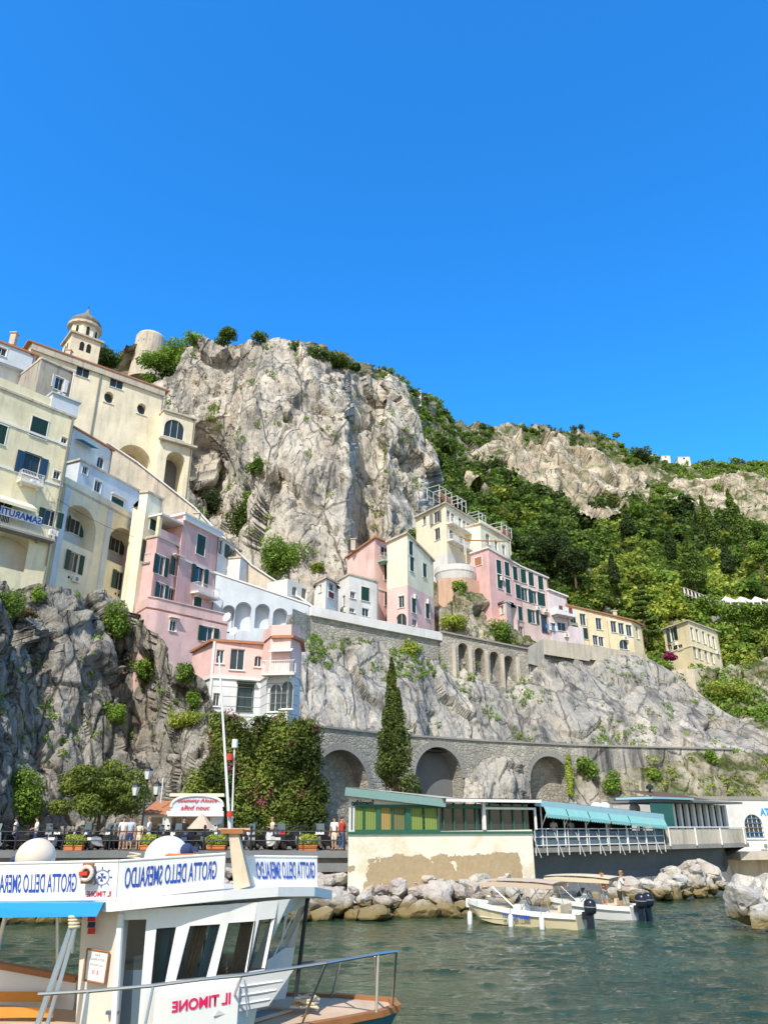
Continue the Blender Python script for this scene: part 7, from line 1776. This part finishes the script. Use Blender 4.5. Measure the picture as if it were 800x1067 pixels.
# tufts on the rock faces
def tufts(sheet, n, seed, box, thr, rs=(.15, .5), m_='lawn', nm='cliff_vegetation'):
    rg = np.random.default_rng(seed); B_ = []; tries = 0
    while len(B_) < n and tries < n*40:
        tries += 1; px, py = rg.uniform(box[0], box[1]), rg.uniform(box[2], box[3]); r_ = sheet.rows(px)
        if not r_[0,0]+2 < py < r_[-1,0]-2: continue
        d_ = vn(np.array([[px*.035, py*.05, 1.]]), seed)[0]+.5*vn(np.array([[px*.15, py*.18, 3.]]), seed+1)[0]
        if d_ < thr: continue
        p = sheet.surf(px, py); q = rs[0]+(rs[1]-rs[0])*rg.random()**2; B_.append((p.x, p.y-q*.4, p.z+q*.2, q, q, q*.8, np.clip(.5+.4*d_, 0, 1)))
    B_ = np.array(B_); o = leafobj(nm, B_, 46, np.maximum(B_[:,3]*.5, .1), M[m_], seed=seed); return tag(o, kind='stuff')
tufts(crag, 300, 51, (165, 450, 360, 600), .25, (.25, .8), 'lawn'); tufts(crag, 220, 56, (165, 450, 358, 600), .15, (.2, .6), 'leafdry')
tufts(mid, 420, 52, (320, 460, 640, 700), -.05, (.12, .45), 'lawn'); tufts(mid, 260, 53, (460, 790, 670, 785), .22, (.15, .5), 'lawn'); tufts(low, 260, 54, (480, 800, 786, 830), .12, (.12, .4), 'leafyel')
tufts(cliff, 160, 55, (0, 215, 610, 800), .25, (.12, .4), 'lawn'); tufts(slope, 1000, 57, (660, 830, 690, 840), -.25, (.25, 1.25), 'lawn'); tufts(slope, 200, 58, (660, 830, 690, 840), .1, (.2, .6), 'leafdry'); tufts(knoll, 80, 59, (445, 560, 600, 690), .1, (.15, .5), 'lawn')
M['leafdark2'] = leafmat('foliage_forest', (.014,.034,.008), (.19,.29,.05))
BU = [
 (256, 543, crag, 20, 22, 'dark scrub in the hollow at the left foot of the crag', 'leafdark2', .35),
 (262, 520, crag, 8, 10, 'small dry bush above the hollow of the crag', 'lawn', .5),
 (272, 493, crag, 12, 13, 'dark green bush growing from the middle of the big crag', 'lawn', .45), (258, 533, crag, 9, 9, 'low dry shrub in a hollow of the crag above the arcaded wall', 'leafyel', .3),
 (299, 588, crag, 28, 27, 'large dense green bush at the foot of the crag above the white cottage', 'lawn', .6), (218, 520, crag, 15, 20, 'shadowed dark shrub between the monastery and the crag', 'leafdark', .3),
 (430, 560, crag, 9, 9, 'small bush at the crag foot behind the yellow gabled house', 'lawn', .5), (443, 562, crag, 10, 16, 'scrubby bush clinging left of the hotel', 'leafyel', .35),
 (332, 597, crag, 8, 8, 'small yellow-green shrub just right of the large bush under the crag', 'leafyel', .5)]
for b_ in BU: bush(*b_[:6], m_=b_[6], tint=b_[7])
def tree(px, py_base, Y, hpx, wpx, label, m_='lawn', shape='round', tint=.5, n=None, name='tree', group=None, size=None, lean=0):
    base = at(px, py_base, Y); k = Y/(790*.97); h_, w_ = hpx*k, wpx*k/2; o = thing(name, label, name.replace('_', ' '), base, 0, group); rg = np.random.default_rng(int(px+py_base)); bl = []
    if shape == 'round':
        for i in range(14): a = rg.normal(size=3); a /= np.linalg.norm(a); rr__ = .55*rg.random()**.4; bl.append((a[0]*w_*rr__*1.1, a[1]*w_*rr__*.8, h_*.62+a[2]*h_*.33*rr__*1.4, w_*.4*(.7+.6*rg.random()), w_*.4, h_*.17*(.7+.6*rg.random()), tint+.35*(rg.random()-.5)+.12*a[2]))
    elif shape == 'wide':
        for i in range(34): a = rg.random()*6.28; r_ = rg.random()**.5; bl.append((math.cos(a)*w_*r_*.85, math.sin(a)*w_*r_*.6, h_*(.34+.50*rg.random()*(1-.5*r_*r_)), w_*.24*(.7+.7*rg.random()), w_*.24, h_*.09*(.7+.8*rg.random()), tint+.4*(rg.random()-.5)))
    elif shape == 'spire':
        for i in range(22): f_ = i/21; r_ = w_*(min(1, (1-f_)*1.6+.06))*(.9+.2*rg.random()); bl.append(((rg.random()-.5)*w_*.25+lean*f_*h_, 0, h_*(.13+.85*f_), r_*.85, r_*.85, h_*.07, tint+.3*(rg.random()-.5)))
    elif shape == 'tiers':
        for i in range(11):
            f_ = i/10; r_ = w_*(1-f_*.85)
            for j in range(3): t_ = rg.random()*6.28; bl.append((math.cos(t_)*r_*.5, math.sin(t_)*r_*.4, h_*(.12+.84*f_), r_*.5, r_*.5, h_*.035, tint+.35*(rg.random()-.5)))
    sz = size or max(.12, 2.3*k); area = w_*h_*6; nn = n or int(min(16000, max(900, area/(sz*sz)*3.0)))
    leafobj('crown', bl, nn//len(bl), sz, M[m_], o, seed=int(px)); g = MB(); tr_ = max(.08, h_*.022); g.tube((0, 0, -.3), (lean*h_*.5, 0, h_*.5), tr_, tr_*.6, 10)
    g.tube((lean*h_*.5, 0, h_*.5), (lean*h_, 0, h_*.9), tr_*.6, tr_*.15, 8)
    for i in range(5 if shape == 'round' else 0): a = rg.random()*6.28; g.tube((0, 0, h_*(.25+.06*i)), (math.cos(a)*w_*.6, math.sin(a)*w_*.5, h_*(.5+.06*i)), tr_*.45, tr_*.12, 7)
    me = g.mesh('t'); me.materials.append(M['bark']); kid('trunk', me, o); return o
# the key trees
def cypress():
    base = Vector((*xy(413, 826, 60), QZ)); top = at(409, 690, 60).z-QZ; o = thing('cypress', 'tall slim green cypress with bare brown lower trunks in front of the road arches', 'tree', base); rg = np.random.default_rng(4); bl = []
    for i in range(120):
        f_ = rg.random(); z_ = top*(.16+.82*f_); R_ = 1.85*min(1, (1-f_)*1.35+.05)*(.62+.38*min(1, f_*4+.25)); a = rg.random()*6.28; rr__ = R_*(.35+.4*rg.random()); x_ = math.cos(a)*rr__+(.35 if f_ < .3 else 0)
        if f_ < .22 and x_ < .25: continue
        bl.append((x_-.3+.2*(1-f_), math.sin(a)*rr__, z_, R_*.36, R_*.36, .75, .35+.5*rg.random()))
    leafobj('crown', bl, 260, .18, M['cyp'], o, seed=4, flat=.5); g = MB()
    for k in range(9): a = k*.7; g.tube((math.cos(a)*.28-.25, math.sin(a)*.2, 0), (math.cos(a)*.5-.35, math.sin(a)*.35, top*.34), .11, .05, 7)
    g.tube((-.1, 0, 0), (-.1, 0, top*.85), .2, .05); me = g.mesh('t'); me.materials.append(M['cbark']); kid('trunk', me, o)
M['cbark'] = plain('pinkish_cypress_bark', (.24,.16,.12), .9, 0, .4, 4); cypress()
tree(100, 880, 52.0, 86, 104, 'broad leafy tree on the quay beside the street lamp, against the cliff', 'qtree', 'wide', .55, 14000, 'quay_tree', size=.2) if M.setdefault('qtree', leafmat('foliage_quay_tree', (.026,.048,.010), (.25,.32,.06))) else None
tree(237, 366, 119, 32, 40, 'small dark tree at the top left of the crag against the sky', 'leafdark2', 'round', .5, 2400); tree(270, 360, 118, 20, 24, 'little rounded shrub tree on the crag top, right of the dark tree', 'lawn', 'round', .4, 1000)
for k, (px, py, w_, h_, lb) in enumerate(((165, 378, 28, 24, 'bright green bush on the ridge right of the round tower'), (185, 375, 26, 34, 'bright green bush beside the pale rock pinnacle'), (178, 392, 22, 22, 'dark green bush just above the monastery roof'), (205, 356, 22, 10, 'low bush along the ridge left of the small dark tree'), (112, 375, 30, 20, 'dark scrub behind the bell tower'), (157, 397, 14, 12, 'small bush between monastery roof and ridge'))):
    bush(px, py, hill, w_*.8, h_*.75, lb, 'lawn' if k not in (2, 4) else 'leafdark2', tint=.75 if k not in (2, 4) else .4, Y=148 if k == 4 else 135 if px < 200 else 121, size=.5)
for k, (px, py, w_, h_) in enumerate(((305, 366, 16, 10), (322, 372, 20, 13), (340, 377, 26, 16), (356, 380, 14, 10), (370, 385, 9, 6))): bush(px, py-1, crag, w_*.85, h_*.95, 'dark green scrub on the sunlit crag rim, %s of five clumps' % ('first from the left', 'second from the left', 'middle', 'second from the right', 'rightmost')[k], 'leafdark2', tint=.4, Y=crag.Y(px, crag.rows(px)[0,0]+1)-.5, size=.5)
tree(600, 612, 190, 50, 46, 'large very dark evergreen tree behind the right end of the pink row', 'leafdark', 'round', .35, 5200); tree(578, 590, 195, 40, 44, 'dark evergreen tree left of the largest dark tree on the slope', 'leafdark', 'round', .4, 4200)
tree(673, 668, 150, 72, 34, 'dark layered conifer between the long yellow house and the square house', 'leafdark2', 'tiers', .5, 6500, 'conifer'); tree(724, 614, 205, 62, 34, 'tall feathery conifer above the white balustrade', 'leafdark2', 'spire', .55, 5200, 'conifer')
tree(745, 570, 240, 58, 16, 'slim leaning cypress on the far slope, left of the pair', 'leafdark2', 'spire', .6, 2600, 'cypress', lean=-.12); tree(776, 572, 240, 68, 26, 'taller leaning cypress on the far slope, right of the pair', 'leafdark2', 'spire', .6, 3400, 'cypress', lean=-.12); tree(794, 602, 200, 42, 32, 'umbrella-shaped pine at the right edge above the white pavilion', 'lawn', 'round', .5, 2500, 'pine_tree')
tree(668, 492, 375, 30, 46, 'dark oak clump on the skyline near the white ridge houses', 'leafdark2', 'round', .4, 2600)
SB_ = [(22, 632, cliff, 26, 22, 'dark green bush hanging from the cliff at the left edge under the yellow house', 'lawn', .4), (44, 620, cliff, 9, 11, 'bright ivy clump on the cliff beside the drainpipe', 'lawn', .8), (40, 642, cliff, 16, 9, 'dry straw-coloured shrub on the shaded cliff', 'leafdry', .5),
 (94, 677, cliff, 9, 8, 'small green plant in the middle of the shaded cliff', 'lawn', .7), (108, 748, cliff, 15, 12, 'light green bush on the shaded cliff above the quay tree', 'lawn', .75), (145, 655, cliff, 16, 22, 'green bush high in the cliff gully under the terrace house', 'lawn', .45), (152, 700, cliff, 14, 14, 'green bush lower in the cliff gully', 'lawn', .5), (203, 681, cliff, 6, 9, 'small cactus-like bush beside the pink wall', 'leafdark2', .4), (202, 708, cliff, 9, 12, 'green bush on the rock left of the villa foot', 'lawn', .6), (203, 733, cliff, 10, 11, 'round green bush above the yellow one by the villa', 'lawn', .6), (195, 752, cliff, 20, 11, 'yellow-green spreading bush on the rock left of the bougainvillea', 'leafyel', .6),
 (18, 838, cliff, 24, 32, 'dark ivy at the foot of the cliff behind the man in white', 'lawn', .4),
 (431, 670, mid, 10, 9, 'bright tuft growing from the retaining wall left of the hotel arches', 'leafyel', .7), (472, 649, knoll, 15, 10, 'bright green bush at the left foot of the rock knoll', 'leafyel', .6), (478, 612, knoll, 9, 6, 'small green bush on the knoll just under the brick wall', 'lawn', .6), (522, 658, knoll, 14, 15, 'green shrub below the pink row with red pots', 'lawn', .5),
 (680, 693, slope, 22, 17, 'green bush spilling over the cliff end left of the square yellow house', 'lawn', .7), (700, 712, slope, 17, 14, 'dark green bush just under the square yellow house', 'leafdark2', .5), (755, 716, slope, 24, 14, 'yellow-green bush on the slope under the square yellow house', 'leafyel', .5), (752, 742, slope, 17, 10, 'green shrub in the middle of the right slope', 'lawn', .5), (724, 728, slope, 16, 14, 'mixed scrub where the cliff meets the right slope', 'lawn', .5), (790, 736, slope, 20, 14, 'green bush near the right edge above the road', 'lawn', .6), (784, 797, slope, 17, 24, 'large green bush by the road at the right edge', 'lawn', .5), (612, 797, low, 11, 12, 'green bush hanging beside the third road arch', 'lawn', .6), (638, 812, low, 10, 12, 'green bush on the embankment above the restaurant roof', 'lawn', .6), (737, 792, low, 7, 8, 'small bush on the pale embankment below the road', 'lawn', .6), (680, 806, low, 7, 5, 'low tuft of green above the restaurant roof tanks', 'lawn', .6), (650, 832, low, 7, 7, 'yellow-green bush behind the restaurant roof', 'leafyel', .6)]
for b_ in SB_: bush(*b_[:6], m_=b_[6], tint=b_[7], off=.5 if b_[2] is not low else .8)
bush(697, 684, slope, 7, 5, 'magenta bougainvillea left of the square yellow house', 'magfl', tint=.6, Y=121) if M.setdefault('magfl', leafmat('bougainvillea_flowers', (.10,.01,.05), (.40,.05,.18))) else None
# bougainvillea curtain on the wall under the villa
cv0, cv1 = Vector((*xy(205, 800, 57.5), 0)), Vector((*xy(322, 800, 59.3), 0)); D_ = (cv1-cv0); wl = MB(); Facade((cv0.x, cv0.y+.6), (cv1.x, cv1.y+.6)).wall(wl, QZ, zof(757, 58), zof(757, 58)); Fv = Facade((cv0.x, cv0.y+.6), (cv1.x, cv1.y+.6)); wl.q((cv1.x, cv1.y+.6, QZ), (cv1.x+.5, cv1.y+5, QZ), (cv1.x+.5, cv1.y+5, zof(757, 58)), (cv1.x, cv1.y+.6, zof(757, 58))); tag(wl.build('garden_wall', M['stone']), 'shaded stone wall behind the bougainvillea under the villa', 'wall')
cr = thing('climbing_plant', 'great curtain of bougainvillea and creeper hanging below the pink and white villa', 'climbing plant', (cv0.x, cv0.y, QZ)); rg = np.random.default_rng(12); bl = []; fl = []; H_ = zof(752, 58)-QZ
for i in range(560):
    u_ = rg.random(); v_ = rg.random()**.9; px = 205+115*u_; 
    p = cv0+D_*(u_*1.04); z_ = H_*v_; out = .2+.9*rg.random()**1.5+.9*(1-v_)+.5*vn(np.array([[u_*5, v_*4, 2.]]), 6)[0]; z_ = z_*(1+.07*vn(np.array([[u_*9, 0, 7.]]), 9)[0])
    if u_ < .14 and v_ > .55: continue
    if v_ < .6: p = p+D_*(.13*(1-v_)*u_)
    hole = math.exp(-((u_-.42)/.09)**2-((v_-.96)/.08)**2); 
    if rg.random() < hole*1.3: continue
    d_ = vn(np.array([[u_*7, v_*6, 0.3]]), 5)[0]; r_ = .45+.5*rg.random()
    b_ = (p.x-cr.location.x, p.y-out-cr.location.y, z_, r_, r_*.6, r_*1.1, np.clip(.42+.75*d_+.25*(v_-.4)-.2*(u_ > .85), 0, 1)); (bl if not (d_ > -.1 and rg.random() < .17 and v_ > .25) else fl).append(b_)
leafobj('foliage', bl, 230, .22, M['qtree'], cr, seed=2); leafobj('flowers', fl, 110, .17, M['magfl'], cr, seed=3); 
g = MB()
for k in range(7): x_ = (k+.5)/7; p = cv0+D_*x_-Vector(cr.location); g.tube((p.x, p.y-.2, 0), (p.x+.3, p.y-.1, H_*.7), .07, .03)
me = g.mesh('s'); me.materials.append(M['bark']); kid('stem', me, cr)
def palm(px, py, Y, r_, label):
    c = at(px, py, Y); o = thing('palm', label, 'palm', (c.x, c.y, c.z-1.2)); V, F_ = [], []
    rg = np.random.default_rng(int(px)); g = MB()
    for k in range(15):
        a = k*2.4; up = .5+.5*rg.random(); 
        P_ = [Vector((math.cos(a)*r_*t_, math.sin(a)*r_*t_, 1.2+r_*(up*t_-.95*t_*t_))) for t_ in np.linspace(0, 1, 9)]
        for i in range(8):
            for s_ in (-1, 1):
                w_ = r_*.2*(1-i/9); sd = Vector((-math.sin(a), math.cos(a), -.3))*s_*w_; m_ = P_[i].lerp(P_[i+1], .5); g.q(P_[i], m_, m_+sd+(P_[i+1]-P_[i])*.6)
                m2 = P_[i+1]; g.q(m_, m2, m2+sd+(P_[i+1]-P_[i])*.6)
    me = g.mesh('f'); me.materials.append(M['palmleaf']); kid('fronds', me, o); g = MB(); g.tube((0, 0, -.3), (0, 0, 1.25), .16, .12); me = g.mesh('t'); me.materials.append(M['bark']); kid('trunk', me, o)
M['palmleaf'] = plain('palm_leaf', (.07,.11,.03), .5, 0, .3); palm(225, 748, 58, 1.5, 'small palm left of the arch under the villa'); palm(238, 752, 57.5, 1.4, 'small palm directly under the drainpipe corner of the villa'); palm(268, 752, 57.5, 1.3, 'small palm right of the arch under the villa'); palm(551, 590, 150, 2.2, 'palm among the trees above the hotel wing') if False else None

# hillside terrace pavilion, balustrade, ridge houses
M['magfl2'] = plain('dark_pink_blossom', (.22,.06,.10), .9, 0, .5, 3); pv = thing('pavilion', 'white-canopied terrace restaurant on the slope at the right edge', 'pavilion', at(770, 635, 165)); g = MB(); a, b_ = at(752, 626, 165), at(815, 626, 168)
for k in range(4):
    p, q = a.lerp(b_, k/4), a.lerp(b_, (k+1)/4); m_ = (p+q)/2+Vector((0, 2, 1.6)); h_ = Vector((0, 4, 0)); g.q(p, q, m_); g.q(q, q+h_, m_); g.q(q+h_, p+h_, m_); g.q(p+h_, p, m_); g.q(p, q, q-Vector((0, 0, .35)), p-Vector((0, 0, .35)))
g.build('canopy', M['white'], pv)
for k in range(9): g = MB(); p = a.lerp(b_, k/8); g.box(p-Vector((0, 0, 1.3)), (.25, .25, 2.6)); g.build('pillar', M['white'], pv)
g = MB(); g.box((a+b_)/2+Vector((0, 2.6, -1.2)), ((b_-a).length, .3, 2.2)); g.build('back_wall', M['stonew'], pv)
g = MB(); g.box((a+b_)/2+Vector((0, 1.2, -3.3)), ((b_-a).length+1, 5, 1.4)); g.build('terrace', M['white'], pv)
g = MB(); g.box((a+b_)/2+Vector((0, -1.15, -2.35)), ((b_-a).length, .5, .5)); g.build('flower_box', M['magfl2'], pv)
bs = thing('balustrade', 'white pillared balustrade slanting down through the green slope', 'balustrade', at(712, 615, 170)); g = MB(); a, b_ = at(712, 613, 170), at(762, 633, 160); n_ = 12
for k in range(n_+1): g = MB(); p = a.lerp(b_, k/n_); g.box(p-Vector((0, 0, .8)), (.3, .3, 1.8)); g.build('pillar', M['white'], bs); g = MB(); g.tube(a+Vector((0, 0, .2)), b_+Vector((0, 0, .2)), .14); g.tube(a-Vector((0, 0, 1.3)), b_-Vector((0, 0, 1.3)), .2); g.build('rail', M['stonew'], bs)
for px, py, Y, w_, h_, lb in ((401, 392, 203, 3.6, 2.6, 'tiny white flat house on the ridge right of the crag'), (375, 383, 192, 2.0, 1.2, 'tiny white structure on the ridge beside the crag rim'), (433, 409, 243, 4, 1.8, 'tiny pale house low on the descending ridge'), (680, 473, 395, 5, 1.6, 'small white house on the skyline beside the dark oaks'), (693, 474, 399, 5, 1.2, 'small pale house on the skyline, second right of the oaks'), (712, 475.5, 402, 7, 1.5, 'small white house on the skyline, furthest right')):
    p = at(px, py+2.5, Y); b = Building('ridge_house', lb, [(p.x-w_/2, p.y), (p.x+w_/2, p.y-.4)], p.z-5, p.z+h_*.7, 'white', w_, 'house', 'stonew', .2); b.F[0].holes.append(('rect', w_*.4, w_*.6, p.z-.4, p.z+.5, .2)); b.W.append((0, w_*.5, p.z+.05, w_*.2, .9, 'p', .2, dict(trim=None))); b.finish()
p0, p1 = at(720, 698, 119), at(752, 712, 117); g = MB(); g.q(p0, p1, p1-Vector((-2, 1.5, 2.6)), p0-Vector((0, 1.5, 2.4)))
p0, p1, p2 = at(699, 697, 121.5), at(722, 697, 120), at(751, 692, 124); g = MB(); Facade((p0.x, p0.y), (p1.x, p1.y)).wall(g, 20, p0.z, p1.z); Facade((p1.x, p1.y), (p2.x, p2.y)).wall(g, 20, p1.z, p2.z); g.q(p0, p1, p2, p2+Vector((0, 6, 0)), p0+Vector((0, 8, 0))); tag(g.build('garden_terrace', M['stonew']), 'pale terrace wall carrying the square yellow house', 'wall')
bush(762, 640, hill, 26, 12, 'green bush just below the white terrace pavilion, left end', 'lawn', tint=.6, Y=161, size=.6)
bush(786, 644, hill, 24, 13, 'green bush just below the white terrace pavilion, middle', 'lawn', tint=.6, Y=161, size=.6)
bush(806, 642, hill, 20, 12, 'green bush below the white terrace pavilion at the frame edge', 'lawn', tint=.6, Y=161, size=.6)
bush(738, 632, hill, 22, 10, 'green bush just below the white balustrade', 'lawn', tint=.6, Y=161, size=.6)
tree(640, 610, 195, 34, 14, 'slim dark conifer standing among the trees above the long yellow house', 'leafdark', 'spire', .45, 2600, 'conifer')
tree(700, 585, 225, 38, 14, 'slim dark conifer in the middle of the right forest', 'leafdark', 'spire', .45, 2600, 'conifer')
tree(655, 560, 240, 30, 20, 'dark rounded evergreen high in the right forest', 'leafdark', 'spire', .45, 2600, 'conifer')
tree(760, 600, 205, 36, 18, 'dark conifer just above the white pavilion, left of the pine', 'leafdark', 'spire', .45, 2600, 'conifer')
